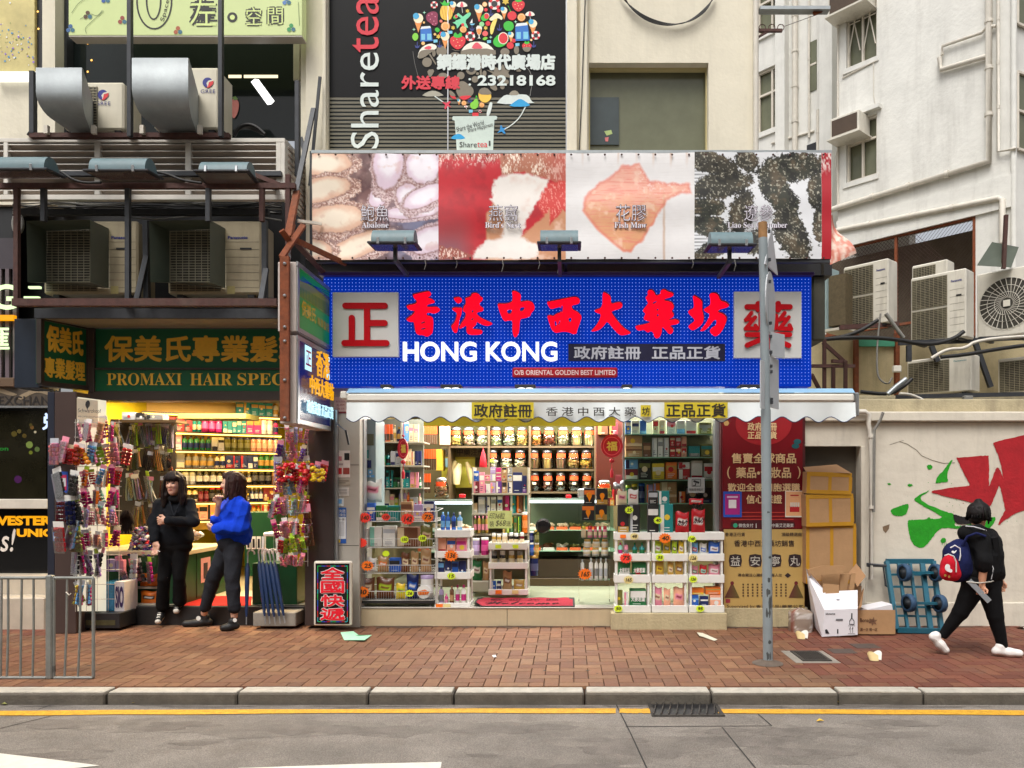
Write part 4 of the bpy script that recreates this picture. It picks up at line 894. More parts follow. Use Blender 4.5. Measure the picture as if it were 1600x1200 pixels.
def seacuc(u,v):
 x,y=u*696+712,v*570+36;n1=fbm(x/14,y/14,11);n2=fbm(x/50,y/50,12);n3=fbm(x/4.5,y/4.5,13,2)
 c=np.tile(np.array(S(228,230,234)),(len(x),1))
 for i,(cx,cy,a,b,th,gr)in enumerate(((780,90,190,60,.25,0),(860,210,180,75,-.2,.1),(1000,80,70,55,.5,.1),(780,330,110,50,.05,.6),(790,430,120,60,.1,.7),(970,360,70,130,.25,.0),(1170,250,75,165,-.62,.6),(1240,120,200,80,-.12,.5),(1390,230,60,110,.2,.2),(1240,480,90,160,-.5,.2),(810,560,130,50,-.5,.1),(1400,420,40,110,0,.3),(1040,520,60,70,.3,.1))):
  d=ell(x,y,cx,cy,a,b,th)+(n1-.5)*.5+(n3-.5)*.28;k=sst(1.02,.96,d)
  c=mixc(c,k,(62,58,48));c=mixc(c,k*gr*.5,(42,60,50));c=mixc(c,k*sst(.5,.72,n2),(96,84,66));c=mixc(c,k*sst(.68,.74,fbm(x/8.5,y/8.5,33,2))*.8,(190,186,168));c=mixc(c,k*sst(.45,.3,n2)*.8,(26,26,24));c=mixc(c,k*sst(.8,.98,d)*.5,(24,24,22))
 c=mixc(c,sst(.0,.2,(y-60)/500-(x-712)/900)*sst(870,720,x)*(np.sin(y*.33)>.2)*.6,(34,38,36))
 return c
def wav(x,Yb,y):return Yb+.008*np.sin(x*.05)+.006*np.sin(x*.021+y*.03)+.004*np.sin(y*.09+x*.004)
for nm,x0,x1,y0,y1,fn,nu,nv in(("abalone_print",488,685,240,406,abalone,200,168),("bird_nest_print",685,884,240,406,birdnest,200,168),("fish_maw_print",884,1085,239,405,fishmaw,170,140),("sea_cucumber_print",1085,1284,238,404,seacuc,230,190)):
 m_=MB();m_.grid(lambda u,v:np.stack([((x0+u*(x1-x0))-CX)/FX*YB,wav(x0+u*(x1-x0),YB,v*160),EYE-((y0+v*(y1-y0))-CY)/FX*YB],1),nu,nv,VW,fn);part(m_,nm,BN)
m_=MB();m_.grid(lambda u,v:np.stack([((1284.2+u*15)-CX)/FX*YB,wav(1284+u*15,YB,v*160),EYE-((238+v*166)-CY)/FX*YB],1),12,60,VW,lambda u,v:mixc(np.tile(np.array(S(176,20,38)),(len(u),1)),sst(.5,.6,fbm(u*5,v*40,3))*sst(.22,.1,v),(236,214,210)));part(m_,"red_edge_print",BN)
m_=MB();m_.grid(lambda u,v:np.stack([((1298+u*(36*(1-v*0)*v+4*(1-v)))-CX)/FX*YB,YB+.02+.1*u*np.sin(v*5),EYE-((335+v*78-20*u*v*(1-v)-14*u*v)-CY)/FX*YB],1),14,30,VW,lambda u,v:mixc(np.tile(np.array(S(206,120,100)),(len(u),1)),sst(.4,.7,fbm(u*8,v*9,5)),(232,206,190)));part(m_,"torn_flap",BN)
m_=MB();m_.pbox(486,234.5,1300,239,YB+.02,.05,M_GALV);m_.pbox(486,404,1300,410,YB+.02,.05,M_DSTEEL)
for x in(487,620,690,884,1085,1296):m_.bar(P(x,237,YB+.06),P(x,408,YB+.06),.03,.03,M_DSTEEL)
for x in(500,884,1285):m_.bar(P(x,407,YB+.04),P(x,427,8.2),.03,.03,M_DARK)
part(m_,"frame",BN)
m_=MB()
for i in range(31):
 for y in(241.5,403):x=498+i*26.3;m_.lathe([(.008,-.004),(.011,0),(.008,.004)],P(x,y,YB-.018),M_RUST,8,ax='y')
part(m_,"eyelets",BN)["kind"]="stuff"
lb=mat("banner_letter",S(226,222,232),.5,noise=.05);ld=mat("banner_letter_shadow",S(60,40,56),.5,noise=.05)
for t,x0,x1,t2,a0,a1 in(("鮑魚",564,607,"Abalone",565,607),("燕窩",764,808,"Bird's Nest",758,813),("花膠",963,1009,"Fish Maw",960,1010),("遼參",1163,1207,"Liao Sea Cucumber",1137,1230)):
 m_=MB();ser="".join(chr(0x1D400+ord(c)-65)if c.isupper()else chr(0x1D41A+ord(c)-97)if c.islower()else c for c in t2)
 m_.ptext(t,x0,320,x1,345,YB-.022,lb,-.012);m_.ptext(t,x0-.8,319.5,x1+1.2,346,YB-.0205,ld,.012)
 m_.ptext(ser,a0,347,a1,356,YB-.022,lb,.0);m_.ptext(ser,a0-.5,346.8,a1+1,357,YB-.0205,ld,.035)
 part(m_,"caption",BN)
def floodlight(name,label,x0,x1,y0,Y,group,arm,tilt=.05,flip=1):
 w_=(x1-x0)*Y/FX;O=P((x0+x1)/2,y0,Y)
 t_=thing(name,label,"floodlight",O,group);h=w_*.42
 M=Matrix.Translation(O)@Matrix.Rotation(tilt,4,'X')
 b=MB();b.M=M;n=14
 prof=[(math.cos(a)*.11+.0,math.sin(a)*.13)for a in np.linspace(0,math.pi,n)]
 v=[]
 for x in(-w_/2*.86,w_/2*.86):
  for a,c in prof:v.append((x,a+.0,c-.06))
 b.add(v,[(i,i+1,n+i+1,n+i)for i in range(n-1)],FLB,True);b.add(v[:n],[tuple(range(n))],FLB);b.add(v[n:],[tuple(range(n))],FLB)
 part(b,"housing",t_)
 b=MB();b.M=M;b.box(-w_/2,w_/2,-.14,.15,-.083,-.062,M_DSTEEL,.006);part(b,"front_frame",t_)
 b=MB();b.M=M;b.box(-w_/2+.03,w_/2-.03,-.115,.125,-.09,-.083,mat("lamp_glass",S(96,88,86),.15,noise=.2,scale=4));part(b,"lamp_glass",t_)
 for s_ in(-.55,.55):b=MB();b.M=M;b.box(s_*w_/2-.012,s_*w_/2+.012,-.15,-.132,-.09,-.03,M_ALU,.003);part(b,"clip",t_)
 if arm:
  b=MB();b.M=None;b.bar(O+Vector((0,.02,-.08)),O+Vector((0,.02,-.22)),.035,.035,M_DSTEEL);b.bar(O+Vector((0,.02,-.2)),O+Vector((0,.55,-.2)),.035,.035,M_DSTEEL);part(b,"bracket",t_)
 return t_
FLB=mat("blue_grey_enamel",S(98,122,128),.5,noise=.15,scale=10,stain=.25)
floodlight("floodlight","blue grey floodlight in front of the abalone picture",579,655,372,7.2,"floodlights below the food banner",1)
floodlight("floodlight","blue grey floodlight in front of the join of bird nest and fish maw pictures",840,908,372,7.2,"floodlights below the food banner",1)
floodlight("floodlight","blue grey floodlight in front of the sea cucumber picture beside the pole",1103,1178,375,7.2,"floodlights below the food banner",1)
b=MB()
for k in range(4):
 pts=[(968+k*2,-8),(985,10+k),(1010,27+k*2),(1040,37+k*1.3),(1065,37-k*.5+1),(1085,28+k),(1105,10+k*2),(1118-k,-6)]
 b.tube([P(x,y,FU-.03-.012*k)for x,y in chaikin(pts,2,False)],.0055,M_BLACKC,6)
tag(b.build("cable_loop"),"bundle of black cables sagging across the top of the cream wall","cable")
b=MB();b.tube([P(*q,FU-.11)for q in((915,-20),(912,60),(909,150),(905,238))],.006,M_BLACKC,6);tag(b.build("cable"),"thin black cable running down beside the poster window","cable")
for i,(x,y1)in enumerate(((664,421),(713,419),(785,424),(818,421),(842,424),(872,428),(1082,419),(1148,423))):
 pass
b=MB()
for x,y1 in((664,421),(713,419),(785,424),(842,420),(872,427),(1082,419),(1148,423)):b.tube([P(x,406,YB+.01),P(x+1.5,(406+y1)/2,YB-.01),P(x-1,y1,YB+.02)],.004,M_GREYC,5)
o_=part(b,"cable_ties",BN);o_["kind"]="stuff"
rk=thing("wall_bracket","rusty horizontal bracket with three wire rings on the cream wall corner","bracket",P(1186,47,FU))
b=MB();b.bar(P(1185,48,FU),P(1222,48,FU),.03,.03,M_RUST);b.bar(P(1185,58,FU),P(1200,49,FU),.02,.02,M_RUST);part(b,"arm",rk)
for x in(1191,1206,1220):b=MB();b.tube([P(x+5*math.cos(t),43+5*math.sin(t),FU)for t in np.linspace(0,6.4,16)],.005,M_RUST,5);part(b,"ring",rk)
b=MB();b.bar(P(1186,16,FU),P(1295,16,FU),.035,.1,M_GALV);b.bar(P(1271,22,FU),P(1284,16,FU),.04,.02,M_ORUST);b.tube([P(1284,20,FU),P(1226,41,FU)],.004,M_GREYC,5)
tag(b.build("steel_arm"),"flat grey steel arm projecting from the top of the cream wall corner","bracket")
# left: salon supply shop building
FL=8.35
HB=thing("salon_shop_building","brown fronted building with glazed upper floor above the green hair shop","building",(PX(270,FL),FL,0))
BRN=mat("brown_cladding",S(70,56,52),.35,noise=.12,scale=4,stain=.15)
m_=MB();m_.pbox(85,612,119,990,7.72,.22,BRN,.006);part(m_,"left_pillar",HB)
m_=MB();m_.pbox(74,612,85,985,7.8,.15,mat("navy_frame",S(34,38,52),.4,noise=.12),.004);part(m_,"pillar_trim",HB)
m_=MB();m_.pbox(476,640,521,978,7.98,.5,mat("dark_brown_cladding",S(56,46,44),.3,noise=.15,scale=4,stain=.2),.006);part(m_,"right_pillar",HB)
m_=MB();m_.pbox(521,640,527,978,8.02,.4,M_ALU,.003);part(m_,"corner_trim",HB)
m_=MB();m_.box(PX(119,8.2),PX(476,8.2),8.2,8.3,-.1,.2,mat("black_step",S(38,36,36),.5,noise=.15),.008);part(m_,"step",HB)
m_=MB();m_.box(PX(100,8.3),PX(476,8.0)+.3,8.3,12.2,.14,.2,mat("pale_shop_floor",S(206,198,172),.3,noise=.06));part(m_,"shop_floor",HB)
m_=MB();m_.box(PX(100,8.3),PX(476,8.0)+.3,8.5,12.2,2.62,2.7,mat("shop_ceiling_warm",S(220,210,190),.8,noise=.05));part(m_,"shop_ceiling",HB)
YWALL=mat("yellow_shop_wall",S(206,186,30),.6,noise=.06)
m_=MB();m_.box(PX(476,8.0)+.3,PX(476,8.0)+.36,8.3,12.2,0,2.65,YWALL);m_.box(PX(100,8.3),PX(104,8.3),8.45,12.2,0,2.65,YWALL);m_.box(PX(119,8)-1.0,PX(476,8)+.3,12.1,12.2,0,2.65,YWALL);part(m_,"shop_wall",HB)
GRN=mat("dark_green_board",S(4,84,50),.35,noise=.08,scale=3);GLD=(VC,S(226,178,52))
m_=MB();m_.add([P(55,497.5,7.78),P(440,497.5,7.78),P(440,513,8.3),P(140,513,8.3)],[(0,1,2,3)],mat("grey_soffit",S(132,126,108),.6,noise=.1,scale=4));m_.pbox(53,482,440,497.5,7.76,.03,M_DSTEEL,.004);part(m_,"soffit",HB)
m_=MB();m_.pbox(137,611,480,626,8.28,.2,mat("dark_lintel",S(52,42,36),.5,noise=.15),.006);part(m_,"lintel",HB)
BD=thing("hair_shop_sign","dark green fascia board with gold characters above the hair shop doorway","sign",P(290,612,8.3))
m_=MB();m_.pbox(147,514,440,575,8.3,.12,GRN,.003);part(m_,"upper_panel",BD)
m_=MB();m_.pbox(146,577,440,612,8.29,.13,GRN,.003);part(m_,"lower_panel",BD)
m_=MB();m_.pbox(138,510,147,613,8.27,.1,mat("dark_lintel",()),.003);m_.pbox(147,574.5,440,577.5,8.27,.04,mat("dark_lintel",()),.002);part(m_,"board_frame",BD)
m_=MB();m_.ptext("保美氏專業髮理",163,524,480,566,8.296,GLD,.03);part(m_,"gold_characters",BD)
m_=MB();ser=lambda s_:"".join(chr(0x1D400+ord(c)-65)if c.isupper()else c for c in s_)
m_.ptext(ser("PROMAXI"),167,583,284,602,8.285,GLD,.0);part(m_,"gold_lettering",BD);m_=MB();m_.ptext(ser("HAIR"),297,583,363,602,8.285,GLD,.0);part(m_,"gold_lettering",BD);m_=MB();m_.ptext(ser("SPECIALIST"),371,583,540,602,8.285,GLD,.0)
part(m_,"gold_lettering",BD)
BE=thing("angled_shop_sign","square dark green side board with gold characters angled at the shop corner","sign",P(100,606,8.0))
a0,a1,b0,b1=P(63,599,7.79),P(138,607,8.3),P(63,496,7.79),P(138,512,8.3)
Ua=(a1-a0);wa=Ua.length;Ua=Ua.normalized();Na=Ua.cross(Vector((0,0,1)));za,zb=a0.z,b0.z
m_=MB();bk_=[a0,a1,Vector((a1.x,a1.y,zb)),b0];bk2=[q-Na*.06 for q in bk_]
m_.add(bk_+bk2,[(0,1,2,3),(4,5,6,7),(0,1,5,4),(1,2,6,5),(2,3,7,6),(3,0,4,7)],GRN);part(m_,"panel",BE)
m_=MB()
for p_,q_ in((bk_[0],bk_[1]),(bk_[2],bk_[3]),(bk_[0],bk_[3]),(bk_[1],bk_[2])):m_.bar(p_,q_,.05,.05,mat("dark_lintel",()))
part(m_,"board_frame",BE)
m_=MB();up_=Vector((0,0,1));hh=zb-za
m_.text("保美氏",a0+Ua*.06+up_*hh*.50+Na*.004,Ua,up_,wa-.12,hh*.42,GLD,.03);part(m_,"gold_characters",BE);m_=MB();m_.text("專業髮理",a0+Ua*.04+up_*hh*.1+Na*.004,Ua,up_,wa-.08,hh*.32,GLD,.03);part(m_,"gold_characters",BE)
m_=MB();m_.pbox(22,498,62,606,7.82,.3,mat("navy_sheet",S(30,38,50),.35,noise=.3,scale=3),.004);part(m_,"side_cladding",HB)
FV=8.5
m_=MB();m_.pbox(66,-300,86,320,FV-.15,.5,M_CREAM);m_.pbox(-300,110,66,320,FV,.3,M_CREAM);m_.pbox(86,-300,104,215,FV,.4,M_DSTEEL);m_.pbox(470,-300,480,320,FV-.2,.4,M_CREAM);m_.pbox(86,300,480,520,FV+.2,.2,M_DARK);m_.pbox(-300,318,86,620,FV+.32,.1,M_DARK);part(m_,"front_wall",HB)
m_=MB();m_.pbox(-300,-300,54,112,FV-.06,.06,mat("golden_poster",S(206,192,130),.3,noise=.3,scale=2.5),.004)
rp=random.Random(5)
for i in range(70):
 x,y,r=rp.uniform(0,53),rp.gauss(70,18),rp.uniform(.5,1.8)
 if y<108:m_.disc(x,y,r,FV-.063-i*.00005,(VG,rp.choice([S(120,150,90),S(150,120,200),S(90,150,190),S(220,210,150),S(240,240,235)])),8)
part(m_,"golden_poster",HB)
m_=MB();m_.pbox(-10,112,64,122,FV-.1,.08,mat("fluoro_tube",(1,1,.97),noise=0,emit=1.6));part(m_,"tube_light",HB)
m_=MB();m_.pbox(54,-300,66,112,FV-.02,.02,M_DARK)
part(m_,"poster_edge",HB)
fw=MB();fw.pbox(86,62,470,218,FV+.12,.04,M_GLASSD);gz=part(fw,"glazing",HB)
m_=MB();
for x0,x1 in((357,377),(381,434)):m_.pbox(x0,117,x1,121.5,FV+.115,.01,mat("warm_tube",S(255,236,190),noise=0,emit=1.3))
m_.fill([[(392,128),(398,123),(404,124),(429,158),(424,163),(418,164)]],FV+.117,mat("fluoro_tube",()));part(m_,"tube_light",gz)
for x,y in((59,18),(60,45),(137,68),(143,94),(137,112),(104,62)):m_=MB();m_.disc(x,y,1.6,FV-.07 if x<70 else FV+.11,mat("fairy_light",S(255,190,90),noise=0,emit=2),8);part(m_,"fairy_light",gz)
m_=MB();m_.pbox(458,64,468,125,FV+.02,.08,M_FRAMEW,.005);part(m_,"window_post",HB);m_=MB();m_.pbox(460,125,467,275,FV-.6,.06,M_DSTEEL,.004);part(m_,"window_post",HB)
m_=MB();m_.fill([chaikin([(361,156),(368,153),(374,160),(372,176),(366,186),(362,182)],2)],FV+.105,(VG,S(226,120,104)));m_.fill([[(362,152),(368,150),(372,155),(366,157)]],FV+.104,(VG,S(110,150,50)));part(m_,"pink_sticker",gz)
YT=8.0
TS=thing("upper_sign","pale green hand lettered sign box with doodled leaves above the outdoor units","sign",P(288,55,YT))
m_=MB();m_.pbox(107,-120,472,55,YT,.13,mat("lime_panel",S(212,226,158),.5,noise=.07,scale=2,emit=.2,ebase=.7),.004);m_.box(PX(107,YT),PX(472,YT),YT+.004,YT+.135,PZ(55,YT)-.014,PZ(55,YT)-.001,M_GTILE);part(m_,"panel",TS)
BK=(VC,S(34,34,32));LM=(VC,S(214,230,150))
def bub(mb,t,x0,y0,x1,y1,Y):mb.ptext(t,x0-2,y0-2,x1+2,y1+2,Y,BK,.12);mb.ptext(t,x0,y0,x1,y1,Y-.002,LM,.0)
m_=MB();bub(m_,"左",297,-4,338,40,YT-.003);bub(m_,"空",385,12,408,39,YT-.003);bub(m_,"間",418,12,442,38,YT-.003);m_.disc(363,27,8,YT-.003,BK,16);m_.disc(363,27,4,YT-.005,LM,12)
def ringp(cx,cy,rx,ry,t0,t1,wd,c,Y):
 ts=np.linspace(t0,t1,26)
 for a,b in zip(ts,ts[1:]):m_.add([P(cx+(rx+k*wd)*math.cos(q),cy+(ry+k*wd)*math.sin(q),Y)for q,k in((a,-1),(b,-1),(b,1),(a,1))],[(0,1,2,3)],c)
ringp(241,2,27,43,-.3,3.5,1.3,BK,YT-.003);ringp(240,0,11,30,-.2,3.4,1.3,BK,YT-.0035);m_.text("Space",P(258,34,YT-.004),Vector((.25,0,.97)),Vector((-.97,0,.25)),.23,.055,BK,0)
part(m_,"black_lettering",TS)
m_=MB()
for i,(x,y,c)in enumerate(((191,32,S(150,70,60)),(278,48,S(170,90,60)),(165,-1,S(50,90,160)),(110,45,S(60,100,150)),(455,44,S(60,150,90)),(448,2,S(90,130,190)),(137,24,S(90,60,40)))):
 for k in range(3):a=k*2.09-1.57;m_.disc(x+4*math.cos(a),y+4*math.sin(a),3.4,YT-.0045-k*.0003-i*.0001,(VC,c if k!=1 else S(60,110,130)),10)
for pts in([(125,30),(140,20),(152,26),(160,16)],[(135,52),(132,44),(145,32),(162,17)],[(112,20),(124,2),(140,-4)],[(466,3),(468,40)]):
 q_=chaikin(pts,2,False)
 for a,b in zip(q_,q_[1:]):dx,dy=b[0]-a[0],b[1]-a[1];L=math.hypot(dx,dy);m_.add([P(a[0]-dy/L*.4,a[1]+dx/L*.4,YT-.006),P(a[0]+dy/L*.4,a[1]-dx/L*.4,YT-.006),P(b[0]+dy/L*.4,b[1]-dx/L*.4,YT-.006),P(b[0]-dy/L*.4,b[1]+dx/L*.4,YT-.006)],[(0,1,2,3)],(VC,S(90,110,70)))
part(m_,"doodles",TS)
RK=thing("unit_rack","dark steel ledge and posts carrying the two white outdoor units with metal hoods","rack",P(210,212,7.6))
m_=MB();m_.pbox(45,207,357,214,7.6,.06,M_RUST);m_.pbox(45,110,52,208,7.6,.06,M_DSTEEL)
for x in(48,150,205,315,350):m_.bar(P(x,210,7.63),P(x,208,8.5),.05,.05,M_DSTEEL)
part(m_,"ledge",RK)
for x,y0 in((201,-60),(343.5,-60)):m_=MB();m_.pbox(x-3,y0,x+3,212,7.5,.05,M_DSTEEL);part(m_,"post",RK)
CREAMU=mat("cream_unit_paint",S(212,205,184),.45,noise=.06,scale=6,stain=.22);CREAMB=mat("old_unit_paint",S(172,160,132),.5,noise=.1,scale=6,stain=.4)
GWIRE=mat("grille_wire",S(150,142,118),.5,noise=.15,scale=8)
GRILL=mat("dark_grille",S(88,84,70),.6,noise=.2,scale=12);NAVY=mat("navy_print",S(28,40,120),.4,noise=.03)
def condenser(label,w_,d,h,fans,mt,brand=None,fanx=.36,group=None,louver=True,cat="air conditioner",bcol=NAVY,ring=False,fanw=.66):
 """outdoor unit built at the origin facing -Y, base centre at 0"""
 t_=thing("outdoor_unit",label,cat,(0,0,0),group)
 b=MB();b.box(-w_/2,w_/2,0,d,0.03,h,mt,.018);part(b,"casing",t_)
 fw_=w_*fanw;x0=-w_/2+.03
 for k in range(fans):
  z0,z1=.06+k*(h-.08)/fans,.06+(k+1)*(h-.08)/fans-.03;cx,cz=x0+fw_/2-.01,(z0+z1)/2;r=min(fw_,z1-z0)*.47
  g=MB();g.box(x0,x0+fw_-.02,-.004,.0,z0,z1,GRILL if not ring else mt);g.add([(cx+r*math.cos(a),-.006,cz+r*math.sin(a))for a in np.linspace(0,6.283,28,False)],[tuple(range(28))],mat("fan_shadow",S(58,55,47),.7,noise=.15));go=part(g,"fan_grille",t_)
  g=MB()
  for j in range(5):
   a=j*1.2566;g.add([(cx+q*math.cos(a+e),-.008-.01*e,cz+q*math.sin(a+e))for q,e in((r*.2,-.2),(r*.9,-.32),(r*.92,.32),(r*.2,.35))],[(0,1,2,3)],mat("fan_blade",S(66,62,54),.5,noise=.1))
  part(g,"fan",go)
  g=MB()
  if ring:
   for a in np.linspace(0,6.283,30,False):g.add([(cx+q*math.cos(a+e),-.018,cz+q*math.sin(a+e))for q,e in((r*.22,0),(r,.55),(r,.58),(r*.22,.08))],[(0,1,2,3)],mt)
   g.box(cx-.05,cx+.05,-.024,-.019,cz-.05,cz+.05,mt,.003)
   for q in(.45,.72,1.0):g.tube([(cx+r*q*math.cos(a),-.018,cz+r*q*math.sin(a))for a in np.linspace(0,6.283,30)],.004,mt,4)
  else:
   n_=int((z1-z0)/.026)
   for j in range(n_):zz=z0+.01+j*(z1-z0-.02)/max(1,n_-1);g.box(x0,x0+fw_-.02,-.018,-.014,zz-.003,zz+.003,GWIRE)
   for j in range(9):xx=x0+j*(fw_-.02)/8;g.box(xx-.003,xx+.003,-.0135,-.0105,z0,z1,GWIRE)
  part(g,"grille_wires",go)
 pn=MB();xp=x0+fw_
 if louver:
  for j in range(7):zz=h*.12+j*h*.1;pn.box(xp+.02,w_/2-.02,-.002,.001,zz,zz+.003,GRILL)
 if louver:pn.box(xp+(w_/2-xp)*.45,xp+(w_/2-xp)*.75,-.006,-.001,h*.62,h*.645,M_DARK)
 if louver:part(pn,"front_panel",t_)
 if brand:
  L=MB();L.text(brand,(xp+(w_/2-xp)*.15,-.004,h*.83),(1,0,0),(0,0,1),(w_/2-xp)*.62,h*.032,bcol,.03);part(L,"brand_lettering",t_)
 f=MB()
 for sx in(-.38,.38):f.box(sx*w_-.03,sx*w_+.03,.02,d-.02,-.0,.03,M_DARK)
 part(f,"feet",t_);return t_
def place(o,px,py,Y,rz=0):o.location=P(px,py,Y);o.rotation_euler=(0,0,rz);return o
def hooded(label,xl,xr,y0,y1,hx0,hx1,hy0,hy1,gx,gy0,gy1):
 Y=7.78;w_=(xr-xl)*Y/FX;h=(y1-y0)*Y/FX
 u=condenser(label,w_,.34,h,1,CREAMU,None,louver=False,fanw=.55,group="outdoor units with metal hoods");place(u,(xl+xr)/2,y1,Y)
 WL[u.name]=tuple(u.location)
 b=MB();ya,yb=7.18,7.77;xa,xb=hx0,hx1
 zt,zb_=PZ(hy0,7.3),PZ(hy1,7.5);prof=[(yb,zt-.05),(ya+.06,zt),(ya,zt-.02)]+[(ya+.20*(1-math.cos(a)),zt-(zt-zb_)*.60-(zt-zb_)*.38*math.sin(a))for a in np.linspace(0,1.5,9)]+[(yb,zb_+.0)]
 X0,X1,X2=PX(xa,ya),PX(xb,ya),PX(gx,yb);n=len(prof);v=[]
 for X_ in(0,1):
  for(y,z)in prof:k=(y-ya)/(yb-ya);v.append((X0+.03*k if X_==0 else X1*(1-k)+X2*k,y,z))
 b.add(v,[(i,i+1,n+i+1,n+i)for i in range(n-1)],mat("galv_hood",S(152,158,160),.5,metal=.4,noise=.16,scale=5,bump=.05),True)
 for s_ in(0,n):b.add(v[s_:s_+n],[tuple(range(n))],mat("galv_hood",()))
 part(b,"metal_hood",u)
 b=MB();Yl=Y-.006;cx=(hx1+xr)/2+9+(0);lx=gx+8.5;
 b.disc(lx+6,gy0+8,8,Yl,(VC,S(40,44,130)),18);b.fill([[(lx+5,gy0+8.5),(lx+15,gy0+5),(lx+14.5,gy0+10),(lx+9,gy0+15.5),(lx+5,gy0+16.5)]],Yl-.001,(VC,S(214,50,56)));b.fill([[(lx+4,gy0+9),(lx+7,gy0+5),(lx+15,gy0+3),(lx+15,gy0+5),(lx+8,gy0+7),(lx+6,gy0+15)]],Yl-.0015,(VC,S(220,214,196)))
 b.ptext("GREE",lx-5,gy0+18.5,lx+18,gy0+24.5,Yl,(VC,S(44,48,120)),.0,space=1.1);part(b,"brand_lettering",u)
 b=MB()
 for x in(hx0+12,hx1+14):b.pbox(x,hy1-1,x+6,hy1+12,7.56,.04,M_FRAMEW)
 part(b,"hood_bracket",u)
hooded("left white outdoor unit with a curved galvanised hood on the upper ledge",100,193,128,207,56,128,113,196,146,140,160)
hooded("right white outdoor unit with a curved galvanised hood, beside the pink sticker",240,341,105,206,206,294,98,196,310,121,140)
LV=thing("louvre_box","long off white louvred box below the two hooded outdoor units","louvre",P(225,312,7.7))
YL_=7.72
LVM=mat("louvre_paint",S(214,209,199),.5,noise=.08,scale=6,stain=.2)
m_=MB()
for r in((-60,215.5,445,222),(-60,304,445,312)):m_.pbox(*r,YL_,.06,LVM,.004)
for x0,x1 in((5,12),(147,156),(289,298),(431,439),(439,445)):m_.pbox(x0,222,x1,304,YL_+.001,.055,LVM,.004)
part(m_,"frame",LV)
m_=MB()
for i in range(8):
 y=225+i*10.2
 for x0,x1 in((-60,5),(12,147),(156,289),(298,431)):
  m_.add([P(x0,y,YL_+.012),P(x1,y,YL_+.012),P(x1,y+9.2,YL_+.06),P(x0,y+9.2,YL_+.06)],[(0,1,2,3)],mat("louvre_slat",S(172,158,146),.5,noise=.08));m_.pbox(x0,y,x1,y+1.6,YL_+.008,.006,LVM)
part(m_,"slats",LV)
m_=MB();m_.add([P(-60,216,YL_+.08),P(445,216,YL_+.08),P(445,311,YL_+.08),P(-60,311,YL_+.08)],[(0,1,2,3)],M_DARK);xR=PX(445,YL_)
m_.box(xR-.03,xR,YL_+.06,YL_+.6,PZ(312,YL_),PZ(215,YL_),LVM)
for i in range(9):zz=PZ(224+i*10,YL_);m_.box(xR,xR+.012,YL_+.08,YL_+.56,zz-.02,zz,mat("louvre_slat",()))
part(m_,"box_sides",LV)
CG=thing("rusty_cage","rusty angle iron cage with floodlight rail holding the two deflector fitted outdoor units","frame",P(225,480,7.5))
YC=7.45
m_=MB()
for(a,b,w_)in(((0,291),(462,291),.05),((22,473),(434,473),.07),((72,272),(440,272),.045)):m_.bar(P(*a,YC+(.25 if a[1]==272 else 0)),P(*b,YC+(.25 if a[1]==272 else 0)),w_,w_,M_RUST if a[1]!=272 else M_DSTEEL)
for x,y0,y1,mm in((24,291,470,M_RUST),(66,291,345,M_DSTEEL),(198,291,470,M_DSTEEL),(324,291,345,M_DSTEEL),(408,291,345,M_RUST),(449,272,400,M_RUST)):m_.pbox(x-3.4,y0,x+3.4,y1,YC-.02,.045,mm)
m_.bar(P(30,332,7.95),P(420,332,7.95),.06,.05,M_DSTEEL);m_.bar(P(228,345,7.7),P(230,470,7.7),.05,.05,M_DSTEEL);m_.bar(P(414,345,7.7),P(414,470,7.7),.05,.05,M_DSTEEL);m_.bar(P(229,400,7.68),P(214,467,7.6),.05,.03,M_DSTEEL);m_.bar(P(416,420,7.68),P(408,468,7.6),.05,.03,M_DSTEEL)
for x in(24,198,430):m_.bar(P(x,473,YC),P(x,473,8.5),.05,.05,M_RUST);m_.bar(P(x,291,YC),P(x,300,8.5),.045,.045,M_DSTEEL)
m_.bar(P(395,272,YC+.2),P(440,290,YC),.04,.03,M_RUST);m_.bar(P(100,475,7.9),P(430,475,7.9),.06,.04,M_DSTEEL)
part(m_,"frame_bars",CG)
DEF=mat("green_deflector",S(84,92,80),.5,noise=.12,scale=4,stain=.2)
for i,(xl,xr,hx0,hx1,hx2,l)in enumerate(((68,215,41,141,170,"older cream outdoor unit behind a green air deflector, nearer the street sign at far left"),(262,408,233,328,352,"older cream outdoor unit behind a green air deflector, nearer the rusty bracket"))):
 Y=7.85;w_=(xr-xl)*Y/FX;h=(464-345)*Y/FX
 u=condenser(l,w_,.35,h,1,CREAMB,None,group="outdoor units with green deflectors",fanw=.56);place(u,(xl+xr)/2,464,Y);WL[u.name]=tuple(u.location)
 b=MB();ya=7.5;yb=7.84
 o=[P(hx0,345,ya),P(hx1,343.5,ya),P(hx1,441,ya),P(hx0+2,441,ya)];n_=[P(hx0+32,361,yb),P(hx2,357,yb),P(hx2,450,yb),P(hx0+32,442,yb)]
 b.add(o+n_,[(0,1,5,4),(1,2,6,5),(2,3,7,6),(3,0,4,7)],DEF);part(b,"air_deflector",u)
 b=MB();b.ptext("Panasonic",hx2+4,368.5,hx2+35,373.5,Y-.004,NAVY,.03);part(b,"brand_lettering",u)
 b=MB();b.pquad(hx2+3,447,hx2+15,459,Y-.003,(VC,S(176,164,110)));part(b,"rating_sticker",u)
floodlight("floodlight","blue grey floodlight cut by the left edge above the cage",-20,88,258,7.25,"floodlights along the rusty cage",0,.1)
floodlight("floodlight","blue grey floodlight at the middle of the rusty cage rail",142,243,260,7.25,"floodlights along the rusty cage",0,.1)
floodlight("floodlight","smaller blue grey floodlight at the right end of the rusty cage rail",313,399,266,7.35,"floodlights along the rusty cage",0,-.1)
